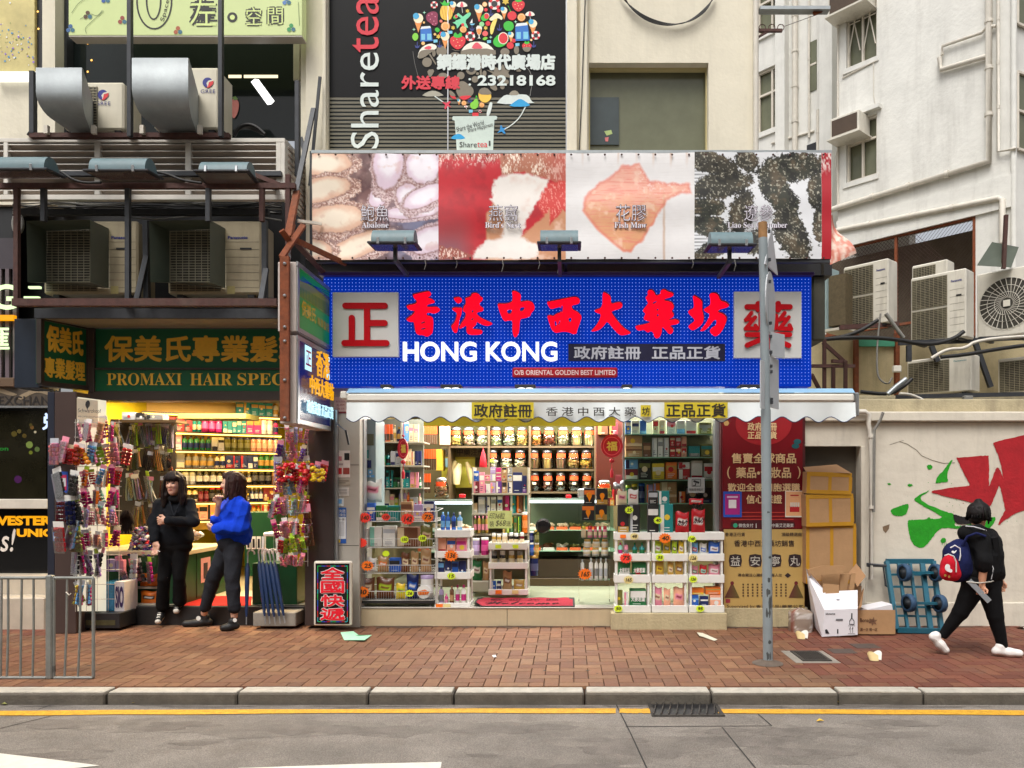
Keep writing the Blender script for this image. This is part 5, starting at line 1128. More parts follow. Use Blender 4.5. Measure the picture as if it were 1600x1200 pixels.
b=MB();b.tube([P(28-7*math.cos(t),350-14*math.sin(t),7.6)for t in np.linspace(0,6.6,20)],.018,M_GREYC,6);tag(b.build("hose_coil"),"loop of pale grey hose hanging at the left end of the cage","hose")
for pts,l in(([(76,262),(96,268),(110,279),(130,286),(158,285)],"black cable sagging between left and middle cage floodlights"),([(240,268),(262,272),(285,282),(315,286)],"black cable sagging between middle and right cage floodlights")):
 b=MB();b.tube([P(*q,7.4)for q in chaikin(pts,2,False)],.013,M_BLACKC,6);tag(b.build("cable"),l,"cable","cables between the cage floodlights")
rw=random.Random(8)
for i,(l,m__)in enumerate((("tangle of grey cables running behind the cage under the louvre box",M_GREYC),("tangle of black cables running behind the cage under the louvre box",M_BLACKC))):
 b=MB()
 for k in range(7):
  y=rw.uniform(316,340);pts=[(20+j*70,y+rw.uniform(-8,8))for j in range(7)];b.tube([P(*q,8.05+.06*k)for q in chaikin(pts,2,False)],.008,m__,5)
 tag(b.build("cable_tangle"),l,"cable")
b=MB()
for k in range(4):b.tube([P(*q,8.2+.03*k)for q in chaikin([(366,212),(372,200),(385,194+k),(400,197+k*2),(414,210)],2,False)],.02,M_BLACKC,6)
tag(b.build("pipe_bundle"),"black lagged pipes curving beside the right hooded outdoor unit","pipe")
m_=MB();m_.pbox(468,60,488,640,8.6,.1,M_DARK)  # black sheet put in as the shade between the two buildings
part(m_,"painted_gap_shade",HB)
bz=thing("sign_bracket","orange rusty angle irons holding the projecting signs between the two buildings","bracket",P(450,660,7.0))
m_=MB()
for a,b,ya,yb,w_,mm in(((490,170),(463,300),8.0,7.5,.045,M_DSTEEL),((464,300),(452,360),7.5,7.2,.06,M_ORUST),((455,350),(450,372),7.3,7.1,.07,M_ORUST),((440,360),(455,380),7.0,7.1,.05,M_ORUST),((474,352),(440,402),7.2,6.98,.05,M_ORUST),((455,372),(540,412),7.1,7.7,.05,M_ORUST),((455,372),(505,425),7.1,7.9,.05,M_RUST),((492,40),(486,200),8.4,8.4,.04,M_RUST),((480,150),(474,420),8.4,8.3,.05,M_DSTEEL),((470,215),(500,330),8.3,8.2,.04,M_DSTEEL),((500,120),(484,290),8.1,8.1,.03,M_DSTEEL),((465,345),(502,350),7.4,7.6,.03,M_FRAMEW)):
 m_.bar(P(*a,ya),P(*b,yb),w_,w_*.6,mm)
part(m_,"braces",bz)
YQ=6.98
m_=MB();m_.pbox(437,400,451,658,YQ-.05,.04,M_ORUST);part(m_,"upright",bz)
for i,y in enumerate((412,462,511,533,594,653)):m_=MB();m_.lathe([(.0,-.02),(.014,-.012),(.016,0)],P(445,y,YQ-.05),M_ALU,8,ax='y');part(m_,"bolt",bz)
m_=MB();q_=[P(452+(k%2)*1.5,372+k*6,YQ+.1)for k in range(7)]
for a,b_ in zip(q_,q_[1:]):m_.tube([a,b_],.008,M_GALV,5)
part(m_,"chain",bz)
def projecting(name,label,y0,y1,face,text_fn,Yn=7.0,Yf=8.0):
 t_=thing(name,label,"sign",P(450,y1,Yn));x0=PX(434 if y0<500 else 437,Yn);x1=PX(463,Yn);z0,z1=PZ(y1,Yn),PZ(y0,Yn)
 b=MB();b.box(x0,x1,Yn,Yf,z0,z1,mat("worn_white_box",S(196,184,176),.5,noise=.12,scale=8,stain=.5),.006);part(b,"box",t_)
 b=MB();b.add([(x1+.004,Yn+.06,z0+.05),(x1+.004,Yf-.02,z0+.05),(x1+.004,Yf-.02,z1-.03),(x1+.004,Yn+.06,z1-.03)],[(0,1,2,3)],face);part(b,"face",t_)
 b=MB()
 for zz in(z0+.025,z1-.015):b.box(x1,x1+.014,Yn,Yf,zz-.02,zz+.02,M_ALU)
 for yy in(Yn+.03,Yf-.01):b.box(x1+.001,x1+.013,yy-.02,yy+.02,z0,z1,M_ALU)
 part(b,"edge_trim",t_)
 b=MB();text_fn(b,x1+.008,Yn+.06,Yf-.02,z0+.05,z1-.03);part(b,"lettering",t_);return t_
def side_text(b,t,X,Ya,Yb,z0,z1,m,bold=.02,d=0):b.text(t,(X,Ya,z0),(0,1,0),(0,0,1),Yb-Ya,z1-z0,m,bold,d)
def gface(b,X,ya,yb,z0,z1):
 L,H_=yb-ya,z1-z0
 b.add([(X-.001,ya,z0+H_*.52),(X-.001,yb,z0+H_*.52),(X-.001,yb,z1-H_*.10),(X-.001,ya,z0+H_*.80)],[(0,1,2,3)],(VG,S(140,150,40)))
 for i in range(22):y=ya+L*(i+.3)/22;b.add([(X,y,z0+H_*.53),(X,y+L*.02,z0+H_*.53),(X,y+L*.02,z0+H_*(.68+.004*i)),(X,y,z0+H_*(.68+.004*i))],[(0,1,2,3)],(VG,S(60,130,50)))
 for k in range(4):b.add([(X+.001,ya+L*.02*k,z0+H_*(.78+.03*k)),(X+.001,ya+L*.03*k,z0+H_*(.79+.03*k)),(X+.001,yb,z0+H_*(.99-.05*k)),(X+.001,yb,z0+H_*(.975-.05*k))],[(0,1,2,3)],(VG,S(60,80,200)))
 side_text(b,"保美氏",X,ya+L*.06,ya+L*.5,z0+H_*.22,z0+H_*.5,(VG,S(226,190,60)),.03);side_text(b,"專業髮理",X,ya+L*.54,yb-L*.04,z0+H_*.22,z0+H_*.38,(VG,S(200,170,60)),.02)
projecting("projecting_sign","green projecting hair shop box sign hung on the rusty upright, above the blue box",409,518,mat("green_lit_face",S(22,132,58),.3,noise=.1,scale=3,emit=.25,ebase=.6),gface)
YEL=mat("yellow_lit_letter",S(255,180,0),.4,noise=.02,emit=.75);CYN=mat("cyan_lit_letter",S(190,240,255),.4,noise=.02,emit=1.0)
def bface(b,X,ya,yb,z0,z1):
 L,H_=yb-ya,z1-z0
 for u0,u1,t in((.16,.36,"正"),(.86,1.0,"藥")):
  b.add([(X,ya+L*u0,z0+H_*.66),(X,ya+L*u1,z0+H_*.66),(X,ya+L*u1,z0+H_*.98),(X,ya+L*u0,z0+H_*.98)],[(0,1,2,3)],CYN);side_text(b,t,X+.002,ya+L*(u0+.02),ya+L*(u1-.02),z0+H_*.72,z0+H_*.92,(VG,S(190,20,110)),.02)
 side_text(b,"香港",X+.03,ya+L*.4,ya+L*.82,z0+H_*.62,z0+H_*.98,YEL,.0,.012);side_text(b,"中西大藥坊",X+.03,ya+L*.2,ya+L*.98,z0+H_*.36,z0+H_*.6,YEL,.0,.012);side_text(b,"政府註冊",X+.02,ya+L*.14,ya+L*.56,z0+H_*.1,z0+H_*.27,CYN,.0,.01);side_text(b,"正品正貨",X+.02,ya+L*.6,ya+L*1.0,z0+H_*.1,z0+H_*.27,CYN,.0,.01)
projecting("projecting_sign","blue lit projecting drugstore box sign with yellow characters, below the green box",524,662,mat("navy_lit_face",S(10,28,110),.25,noise=.12,emit=.25),bface)
# exchange shop at far left
EX=thing("exchange_shop","black glazed money exchange shopfront at the left edge behind the railing","building",P(0,900,8.6))
YE=8.45
m_=MB();m_.pbox(-700,600,76,900,YE,.1,mat("black_gloss_panel",S(14,14,15),.12,noise=.1,spec=.3));part(m_,"black_front",EX)
m_=MB()
m_.pbox(-700,604,76,634,YE-.05,.04,mat("bronze_fascia",S(84,74,64),.4,noise=.1));m_.pbox(-700,634,76,637,YE-.08,.06,M_ALU);part(m_,"fascia",EX)
m_=MB()
for cx in(-10,52):
 pts=[(cx-26,620),(cx-10,612),(cx+8,605),(cx+26,612),(cx+40,617),(cx+26,619),(cx+8,612),(cx-8,618),(cx-20,626)];m_.fill([chaikin(pts,2)],YE-.053-(cx>0)*.001,(VC,S(150,132,106)))
part(m_,"scroll_ornament",EX)
m_=MB();m_.ptext("EXCHANGE",-2,619,103,633,YE-.056,(VC,S(38,32,30)),.01);part(m_,"exchange_lettering",EX)
m_=MB();m_.pbox(-700,642,72,780,YE-.02,.015,mat("exchange_glass",S(30,28,18),.08,noise=.5,scale=2.5,spec=.3));gl=part(m_,"window",EX)
m_=MB()
for x,y,r,c in((46,695,5.5,S(120,140,70)),(58,702,4,S(90,110,60)),(48,707,3,S(110,120,40)),(22,678,4.5,S(84,74,30)),(30,674,3.5,S(90,80,40)),(38,681,3.5,S(84,70,30)),(50,668,3,S(110,80,40)),(48,664,2.5,S(80,70,30)),(55,675,2,S(190,180,150)),(28,749,6,S(70,30,80))):m_.disc(x,y,r,YE-.022,(VG,c),14)
m_.ptext("union",-18,698,13,704,YE-.023,(VG,S(40,130,50)),.02)
part(m_,"window_decals",gl)
m_=MB();m_.pbox(-700,780,74,795,YE-.12,.12,M_FRAMEW,.006);part(m_,"counter_ledge",EX)
m_=MB();OR=mat("amber_lit_letter",S(255,170,0),.5,noise=.02,emit=.85);m_.ptext("WESTERN",-17,806,98,821,YE-.004,OR,.05);m_.ptext("UNION",26,826,104,839,YE-.004,OR,.05);part(m_,"amber_lettering",EX)
m_=MB();m_.ptext("s!",0,826,20,862,YE-.006,(VC,S(226,216,206)),.01,shear=.15);part(m_,"white_lettering",EX)
m_=MB();WB=mat("blue_white_lit",S(200,220,255),.5,noise=0,emit=1.1);m_.ptext("兑",66,645,88,672,YE-.2,WB,.04);part(m_,"lit_character",EX)
m_=MB();m_.box(PX(-700,8.2),PX(75,8.2),8.2,8.6,-.1,PZ(900,8.2),mat("marble_step",S(190,178,160),.4,noise=.15,scale=4),.01);m_.box(PX(-700,8.0),PX(75,8.0),7.95,8.2,-.1,PZ(933,8.0),mat("marble_step",()),.01);part(m_,"marble_steps",EX)
m_=MB();m_.pbox(-700,300,20,604,YE+.1,.1,M_DARK)
for i in range(12):x=4+i*12-80;m_.pbox(x,420,x+6,590,YE+.0,.03,mat("mauve_slat",S(104,90,96),.5,noise=.1))if x<22 else None
m_.pbox(-700,590,22,604,YE-.1,.1,mat("bronze_ledge",S(104,82,62),.5,noise=.15),.006);m_.pbox(-700,372,22,420,YE,.05,mat("grey_mauve_panel",S(72,66,72),.4,noise=.1));part(m_,"upper_front",EX)
m_=MB();m_.pbox(-60,492,21,500,YE-.06,.05,OR);part(m_,"amber_bar",EX)
GW=mat("green_white_lit",S(226,255,190),.5,noise=0,emit=1.1)
m_=MB();m_.ptext("EXCHANGE",-250,441,62,484,YE-.5,GW,.012)if 0 else m_.ptext("G",-14,444,26,484,YE-.06,GW,.02)
for r in((44,447,62,450.5),(37,463,60,466.5)):m_.pbox(*r,YE-.7,.03,GW)
m_.ptext("匯",-26,512,15,546,YE-.06,GW,.02);part(m_,"lit_lettering",EX)
# outdoor units on the right
WANG=math.atan2(WD.y,WD.x)
RZ=WANG-math.pi
def unit_at(u,px,py,Y,rz=RZ):u.location=P(px,py,Y);u.rotation_euler=(0,0,rz);WL[u.name]=(0,0,0);return u
gA="outdoor units on the annex ledge"
UW=mat("white_unit_paint",S(214,209,196),.45,noise=.08,scale=6,stain=.5)
unit_at(condenser("tall two fan outdoor unit nearest the torn banner flap",.74,.32,1.02,2,UW,"Panasonic",group=gA),1352,512,12.1)
unit_at(condenser("tall two fan outdoor unit standing lower, left of the wire fan unit",.84,.33,1.08,2,UW,"Panasonic",group=gA),1465,535,12.0)
unit_at(condenser("big single fan outdoor unit with a spiral wire guard at the right edge",.98,.34,1.08,1,UW,None,group=gA,ring=True,louver=False,fanw=.86),1579,528,11.9)
unit_at(condenser("low single fan outdoor unit on the ledge under the black cables",.98,.34,.6,1,UW,"Panasonic",group=gA,bcol=mat("teal_print",S(40,130,140),.4),louver=False),1466,618,12.0)
unit_at(condenser("low single fan outdoor unit cut by the right edge of the picture",.9,.34,.6,1,UW,None,group=gA,louver=False),1608,616,12.0)
unit_at(condenser("grey outdoor unit behind the wire mesh screen",.6,.3,.36,1,UW,None,group=gA,louver=False),1452,443,13.2)
b=MB();o0=P(1287,515,12.3);b.M=Matrix.Translation(o0)@Matrix.Rotation(RZ,4,'Z');b.box(0,.05,0,.4,0,1.0,mat("pale_blue_sheet",S(150,172,174),.5,noise=.12));b.box(.05,.34,.06,.4,.05,.85,mat("bronze_fin",S(96,84,62),.6,noise=.3,scale=20));b.box(0,.36,.0,.42,-.04,0,UW)
tag(b.build("outdoor_unit"),"side on outdoor unit with a pale blue edge right of the blue sign","air conditioner",gA)
def window_ac(px,py,w_,h,label):
 t_=thing("window_unit",label,"air conditioner",(0,0,0),"window air conditioners on the apartment block")
 b=MB();b.box(-w_/2,w_/2,-.42,.05,0,h,UW,.015);part(b,"casing",t_)
 b=MB();b.box(-w_/2+.04,w_/2-.04,-.426,-.42,.05,h-.05,mat("brown_grille",S(74,58,44),.6,noise=.2));part(b,"grille",t_)
 b=MB();b.box(-w_/2-.04,w_/2+.04,-.48,.05,-.03,0,UW);part(b,"shelf",t_)
 q=WPt(px,py,-.05);t_.location=q;t_.rotation_euler=(0,0,RZ);return t_
window_ac(1335,221,.62,.42,"small beige window air conditioner in the lower apartment window")
window_ac(1338,27,.8,.5,"window air conditioner cut by the top edge above the barred window")
b=MB();b.add([P(1526,415,11.8),P(1550,378,11.9),P(1592,386,11.9),P(1580,418,11.8)],[(0,1,2,3)],DEF);b.bar(P(1568,420,11.8),P(1572,336,11.8),.05,.05,M_RUST)
tag(b.build("wind_deflector"),"dark green metal flap on a rusty stick above the spiral guard unit","deflector")
def cab(pts,r,m,name,label,Y=11.6,group=None):
 b=MB();b.tube([P(x,y,Y+dz)for x,y,dz in[(q[0],q[1],q[2]if len(q)>2 else 0)for q in(chaikin(pts,2,False)if len(pts[0])==2 else pts)]],r,m,7);tag(b.build(name),label,"cable",group)
gC="cables strung between the outdoor units"
cab([(1262,531),(1300,530),(1340,520),(1372,500)],.03,M_BLACKC,"cable","thick black cable rising to the tall unit nearest the banner flap",group=gC)
cab([(1262,533),(1320,527),(1390,528),(1450,540),(1490,530),(1506,518)],.032,M_BLACKC,"cable","thick black cable sagging from the blue sign to the second tall unit",11.5,gC)
cab([(1470,558),(1510,554),(1560,545),(1620,537)],.03,M_BLACKC,"cable","thick black cable running right above the low outdoor units",11.4,gC)
cab([(1345,612),(1390,617),(1412,604),(1425,592)],.03,M_BLACKC,"cable","black lagged pipe behind the awning end",11.3,gC)
cab([(1376,490),(1371,530),(1370,570),(1372,592),(1388,602),(1394,590)],.014,M_GREYC,"cable","grey flexible conduit looping below the first tall unit",11.5,gC)
cab([(1384,490),(1402,515),(1412,528)],.03,M_GREYC,"cable","short grey conduit leaving the first tall unit",11.5,gC)
cab([(1455,560),(1480,545),(1508,545),(1526,531),(1620,524)],.025,M_PIPE,"conduit","white conduit stepping up under the spiral guard unit",11.45,gC)
cab([(1405,615),(1425,616),(1455,632),(1480,634),(1620,629)],.022,M_PIPE,"conduit","white conduit along the ledge below the low units",11.5,gC)
cab([(1387,616),(1400,604),(1416,592)],.035,M_GALV,"conduit","short bright steel conduit slanting by the low unit",11.2,gC)
b=MB()
for a,c in(((1268,572),(1335,572)),((1288,530),(1288,612)),((1302,572),(1302,612)),((1321,564),(1321,612)),((1286,535),(1320,566)),((1268,585),(1282,612)),((1300,564),(1322,566))):b.bar(P(*a,10.6),P(*c,10.7),.045,.045,M_RUST)
tag(b.build("rusty_stand"),"rusty angle iron stand between the blue sign and the annex wall","frame")
b=MB()
for a,c in(((1312,512),(1404,506)),((1404,536),(1530,532)),((1530,530),(1640,526)),((1420,540),(1420,565)),((1455,540),(1465,565)),((1524,536),(1548,605))):b.bar(P(*a,11.95),P(*c,11.95),.07,.06,M_DSTEEL if a[0]>1400 else M_RUST)
b.bar(P(1400,620,11.6),P(1640,615,11.6),.06,.05,M_DSTEEL)
tag(b.build("unit_stand"),"dark steel brackets under the tall outdoor units","frame")
b=MB();b.pbox(1397,571,1409,581,11.5,.08,UW,.01);b.pbox(1507,618,1521,635,11.4,.08,M_GREYC,.01);tag(b.build("junction_box"),"small switch boxes beside the low outdoor unit","switch box")
bp=thing("drain_pipe","cream painted drain pipe with elbow running down beside the metal door","pipe",P(1361,960,8.1))
b=MB();b.tube([P(1330,643,8.05),P(1352,643,8.05),P(1358,648,8.05),P(1357,662,8.06),P(1361,680,8.06),P(1361,905,8.06)],.024,M_PIPE,8);b.tube([P(1380,644,8.0),P(1376,655,8.02),P(1366,672,8.04),P(1365,800,8.05)],.016,M_GREYC,8);part(b,"pipe_run",bp)
b=MB();b.tube([P(1361,678,8.06),P(1361,684,8.06)],.032,M_PIPE,8);b.tube([P(1361,790,8.06),P(1361,795,8.06)],.032,M_PIPE,8);part(b,"pipe_collar",bp)
# sign pole
YP=6.43
pl=thing("sign_pole","grey painted steel pole with rusty top and four signs seen edge on","pole",P(1199,1037,YP))
b=MB();b.tube([P(1200,1040,YP),P(1196.5,640,YP)],.041,mat("grey_pole_paint",S(136,146,150),.5,noise=.1,scale=5,stain=.3),16);part(b,"lower_tube",pl)
b=MB();b.tube([P(1196.5,640,YP),P(1192.2,372,YP)],.037,mat("grey_pole_paint",()),16);b.tube([P(1192.2,372,YP),P(1191.6,348,YP)],.037,mat("rusty_pole_top",S(150,112,70),.8,noise=.3,scale=14,stain=.4),16);part(b,"upper_tube",pl)
b=MB();b.lathe([(.13,-.002),(.12,.006),(.06,.012),(.045,.03)],P(1199.5,1036,YP),mat("pole_base_mortar",S(96,84,74),.9,noise=.3,scale=12),14);part(b,"base_mortar",pl)
rp=random.Random(21);b=MB()
for y,h in((924,9),(940,14),(957,9),(1002,4),(1024,8),(905,4),(870,3),(800,2)):
 R_=.0416;cxp=P(1196.5+(y-640)*.00875,y,YP)
 for k in range(3):
  pts=[];a0=rp.uniform(-2.0,-1.0);da=rp.uniform(.1,.35);dz=h*YP/FX*rp.uniform(.4,1)
  v=[]
  for i in range(10):a=i*.628;q=a0+da*math.cos(a)*rp.uniform(.6,1.2);v.append((cxp.x+R_*math.cos(q),cxp.y+R_*math.sin(q),cxp.z+dz*math.sin(a)*rp.uniform(.6,1.2)))
  b.add(v,[tuple(range(10))],mat("bare_metal_patch",S(70,74,74),.7,noise=.2))
part(b,"chipped_paint",pl)
SGP=mat("sign_back_paint",S(176,180,184),.45,noise=.08,scale=6)
def plate(y0,y1,dx,shape,w0=.0,yaw=1.35,depth=.5):
 b=MB();O=P(1196.5+(y0-640)*.0155+6,(y0+y1)/2,YP);h=(y1-y0)*YP/FX;L=depth
 u=Vector((math.cos(yaw)*dx,math.sin(yaw),0)).normalized();n_=u.cross(Vector((0,0,1)))
 o=[(-L/2,-h/2),(L/2,-h/2),(L/2,h/2),(-L/2,h/2)]if shape=='r' else[(L/2*math.cos(a),h/2*math.sin(a))for a in np.linspace(0,6.283,28,False)]if shape=='c' else[(-L/2,-h/2),(L/2,-h/2),(0,h/2)]
 pts=[O+u*(a+.12)+Vector((0,0,c))for a,c in o];q=[p+n_*.01 for p in pts];n=len(o)
 b.add(pts+q,[tuple(range(n)),tuple(range(n,2*n))]+[(i,(i+1)%n,n+(i+1)%n,n+i)for i in range(n)],SGP)
 part(b,"sign_plate",pl)
 b=MB()
 for y in(y0+(y1-y0)*.2,y0+(y1-y0)*.85):q=P(1196.5+(y-640)*.0155+9,y,YP);b.box(q.x-.006,q.x+.012,q.y-.012,q.y+.012,q.z-.012,q.z+.012,M_DSTEEL)
 part(b,"clamp",pl)
plate(348,416,1,'t',yaw=1.05,depth=.4);plate(420,520,1,'c',yaw=1.16,depth=.5);plate(518,556,1,'r',yaw=.7,depth=.2);plate(556,636,1,'r',yaw=1.0,depth=.24);plate(566,640,-1,'r',yaw=-.9,depth=.07)
# railing at the kerb
YR=5.93
rl=thing("railing","grey galvanised pedestrian railing panel with rounded corner beside the kerb","railing",P(75,1060,YR))
RGV=mat("dull_railing",S(134,136,132),.5,metal=.45,noise=.2,scale=12,stain=.25)
b=MB();b.pbox(70,899,80,1062,YR-.025,.05,RGV,.008);part(b,"post",rl)
b=MB();b.tube([P(x,y,YR)for x,y in chaikin([(84,1050),(84,903),(84,903),(146,903),(146,903),(146,1059),(146,1059),(84,1059),(84,1059),(84,1040)],3,False)],.0125,RGV,10);part(b,"end_frame",rl)
b=MB();b.tube([P(x,y,YR)for x,y in((72,903),(-160,903))],.0125,RGV,10);b.tube([P(x,y,YR)for x,y in((72,1059),(-160,1059))],.0125,RGV,10);part(b,"rails",rl)
for x in(-100,-80,-59,-38,-18,3,13,34,53):b=MB();b.tube([P(x+random.uniform(-.6,.6),904,YR),P(x+random.uniform(-2,2),980,YR),P(x-(2 if x>0 else 0),1058,YR)],.0085,RGV,8);part(b,"bar",rl)
for x in(105,126):b=MB();b.tube([P(x,904,YR),P(x-1,980,YR),P(x-4,1058,YR)],.0085,RGV,8);part(b,"bar",rl)
b=MB();b.tube([P(103,925,YR-.02),P(108,930,YR-.025),P(111,927,YR-.02)],.004,M_FRAMEW,6);part(b,"tie",rl)
# cartons, trolley, wrapped stub
KR=mat("kraft_card",S(176,138,98),.85,noise=.1,scale=7,bump=.08);KRD=mat("kraft_inside",S(160,122,86),.85,noise=.1,scale=7);TAPE=mat("brown_tape",S(190,140,46),.25,noise=.08,scale=8);WCARD=mat("white_card",S(226,224,228),.6,noise=.05,scale=6,bump=.05)
def carton(label,x0,x1,y0,y1,Y,d,m=KR,rot=0,tape=True,open_=False,tilt=0,group=None):
 w_=(x1-x0)*Y/FX;h=(y1-y0)*Y/FX;t_=thing("carton",label,"box",(0,0,0),group)
 b=MB();b.box(-w_/2,w_/2,0,d,0,h,m,.004)
 part(b,"box_body",t_)
 if tape:
  b=MB()
  for z0,z1 in((0.0,.04),(h-.045,h)):b.box(-w_/2-.001,w_/2+.001,-.003,.0,z0,z1,TAPE)
  for k in(-.02,.46,.92):xx=-w_/2+w_*(k+.02);b.box(xx,xx+.035,-.0035,-.0005,.04,h-.045,TAPE)
  part(b,"tape",t_)
 t_.location=P((x0+x1)/2,y1,Y);t_.rotation_euler=(0,tilt,rot);return t_
carton("large brown carton with yellow tape bands, lowest of the leaning stack by the door",1259,1338,818,912,8.0,.14,rot=.04,group="brown cartons leaning by the metal door")
carton("large brown taped carton with an open top, topmost of the leaning stack",1259,1331,738,772,7.96,.12,rot=.08,tilt=.03,group="brown cartons leaning by the metal door")
carton("large brown taped carton at the middle of the leaning stack",1259,1335,772,822,7.97,.13,rot=.08,tilt=-.02,group="brown cartons leaning by the metal door")
b=MB();b.M=Matrix.Translation(P(1294,738,7.96))@Matrix.Rotation(.03,4,'Y');b.add([(-.23,0,0),(.24,0,0),(.13,.13,.09),(-.22,.13,.05)],[(0,1,2,3)],KRD);
b.add([(-.23,0,-.003),(.24,0,-.003),(.24,.002,.0),(-.23,.002,0)],[(0,1,2,3)],KR);tag(b.build("carton_flap"),"open flap lying over the topmost brown taped carton","box flap")
wc=thing("open_carton","large white carton with its flaps open, full of folded brown card","box",P(1300,995,7.55))
Yw=7.52;X0,X1=PX(1285,Yw),PX(1340,Yw);Z1=PZ(953,Yw);D=.42;XL=PX(1268,Yw+.1)
b=MB();b.add([P(1284,995,Yw),P(1340,992,Yw),P(1340,951,Yw),P(1288,953,Yw)],[(0,1,2,3)],WCARD);b.add([P(1284,995,Yw),P(1288,953,Yw),P(1260,895,7.85),P(1270,975,7.95)],[(0,1,2,3)],WCARD);b.add([P(1340,992,Yw),P(1340,951,Yw),P(1346,930,7.95),P(1345,978,7.95)],[(0,1,2,3)],KRD);b.add([P(1270,975,7.95),P(1345,978,7.95),P(1346,915,7.95),P(1262,905,7.95)],[(0,1,2,3)],KRD);part(b,"box_body",wc)
b=MB();b.add([P(1288,953,Yw),P(1340,951,Yw),P(1340,922,Yw+.16),P(1290,924,Yw+.16)],[(0,1,2,3)],WCARD);b.add([P(1288,953,Yw+.004),P(1260,895,7.85),P(1259,888,7.8),P(1290,924,Yw+.15)],[(0,1,2,3)],WCARD);b.add([P(1341,951,Yw),P(1346,925,7.9),P(1350,918,7.8),P(1346,948,Yw-.03)],[(0,1,2,3)],KRD);part(b,"flaps",wc)
b=MB();BKc=(VC,S(40,40,44));k=Yw-.004
b.ptext("akoomz",1290,957.5,1305,960.5,k,BKc,.02);b.pquad(1306,967,1317,970,k,(VC,S(110,110,114)));b.ptext("↑↑",1327,979,1334,989,k,BKc,.02);b.pquad(1325,977.5,1336,978,k,BKc);b.pquad(1325,990,1336,990.6,k,BKc);b.fill([[(1330,958),(1332,958),(1332,966),(1335,970),(1335,976),(1327,976),(1327,970),(1330,966)],[(1330.5,967),(1331.5,967),(1334,971),(1334,975),(1328,975),(1328,971)]],k,BKc);b.ppoly([(1289,984),(1292,983),(1296,990),(1290,990)],k,BKc);b.pquad(1308,983,1310,990,k,BKc);b.pquad(1307,936,1312,938,Yw+.07,(VC,S(150,150,160)));part(b,"printing",wc)
for i,(pts,l)in enumerate((([(1284,893),(1313,894),(1312,930),(1285,927)],"squarish folded brown card standing in the open white carton"),([(1313,897),(1328,896),(1322,925),(1312,926)],"tall folded brown card leaning right in the open white carton"),([(1262,890),(1285,884),(1318,884),(1318,895),(1264,900)],"wide brown sheet lying at the back of the open white carton"),([(1330,896),(1337,895),(1334,928),(1326,926)],"narrow brown card at the right side of the open white carton"),([(1286,912),(1311,914),(1311,930),(1286,930)],"short brown card at the front inside the open white carton"))):
 b=MB();y=7.9-.06*i;v=[P(*q,y)for q in pts];q=[p+Vector((0,.012,0))for p in v];n=len(v);b.add(v+q,[tuple(range(n)),tuple(range(n,2*n))]+[(j,(j+1)%n,n+(j+1)%n,n+j)for j in range(n)],KR);tag(b.build("folded_card"),l,"cardboard","folded card in the white carton")
b=MB();b.add([P(1338,880,8.0),P(1353,900,7.9),P(1340,917,7.85),P(1326,895,7.95)],[(0,1,2,3)],KRD);b.add([P(1338,880,8.01),P(1353,900,7.91),P(1340,917,7.86),P(1326,895,7.96)],[(0,1,2,3)],KR);tag(b.build("torn_card"),"torn brown card corner sticking up right of the white carton","cardboard")
bq=thing("water_carton","low brown carton with dark star print, holding white boxes, beside the trolley","box",P(1370,990,7.7));Yb_=7.62
b=MB();b.add([P(1341,991,Yb_),P(1399,991,Yb_),P(1399,953,Yb_),P(1341,953,Yb_)],[(0,1,2,3)],KR);b.add([P(1399,991,Yb_),P(1399,953,Yb_),P(1397,935,7.95),P(1397,978,7.95)],[(0,1,2,3)],KR);b.add([P(1341,953,Yb_+.36),P(1399,953,Yb_+.36),P(1399,985,Yb_+.36),P(1341,985,Yb_+.36)],[(0,1,2,3)],KRD);b.add([P(1341,991,Yb_),P(1341,953,Yb_),P(1341,940,7.95),P(1341,978,7.95)],[(0,1,2,3)],KRD);b.add([P(1341,972,Yb_+.01),P(1399,972,Yb_+.01),P(1397,958,7.95),P(1343,958,7.95)],[(0,1,2,3)],KRD);part(b,"box_body",bq)
b=MB();kc=(VC,S(96,66,48));b.ptext("Bonaqua",1344,966,1366,974,Yb_-.004,kc,.02);b.ppoly([(1364+(7.5 if i%2 else 3.6)*math.cos(i*.5236+.2),971+(7.5 if i%2 else 3.6)*math.sin(i*.5236+.2))for i in range(12)],Yb_-.003,(VC,S(120,88,66)));b.ptext("買一送一 搶一價",1344,981,1371,986,Yb_-.004,kc,.01)if 0 else b.ptext("買一次 摺一次",1344,981,1371,986,Yb_-.004,kc,.01);part(b,"printing",bq)
b=MB();b.M=Matrix.Translation(P(1373,953,7.74))@Matrix.Rotation(.12,4,'Z')@Matrix.Rotation(-.18,4,'Y');b.box(-.12,.15,0,.2,-.06,.03,WCARD,.003);tag(b.build("white_box"),"flat white box resting on top of the low water carton","box")
b=MB();b.M=Matrix.Translation(P(1352,957,7.75));b.lathe([(.03,-.05),(.05,.02),(.052,.02),(.045,-.03)],(0,0,0),WCARD,14);tag(b.build("paper_cup"),"white paper cup lying in the low water carton","cup")
tr=thing("hand_trolley","blue green flat trolley upended against the graffiti wall, wheels facing the street","trolley",P(1428,985,7.8))
TB=mat("teal_steel_paint",S(22,92,112),.5,noise=.15,scale=9,stain=.2)
bl,br_,tl,tr2=P(1401,984,7.72),P(1471,986,7.72),P(1385,877,8.05),P(1458,877,8.05)
def TP(u,v,off=0):a=bl.lerp(br_,u);c=tl.lerp(tr2,u);q=a.lerp(c,v);return q+Vector((0,-.9,.3)).normalized()*off
b=MB()
for v in(0,1):b.bar(TP(0,v),TP(1,v),.05,.05,TB)
for u in(0.0,1.0):b.bar(TP(u,0),TP(u,1),.04,.05,TB)
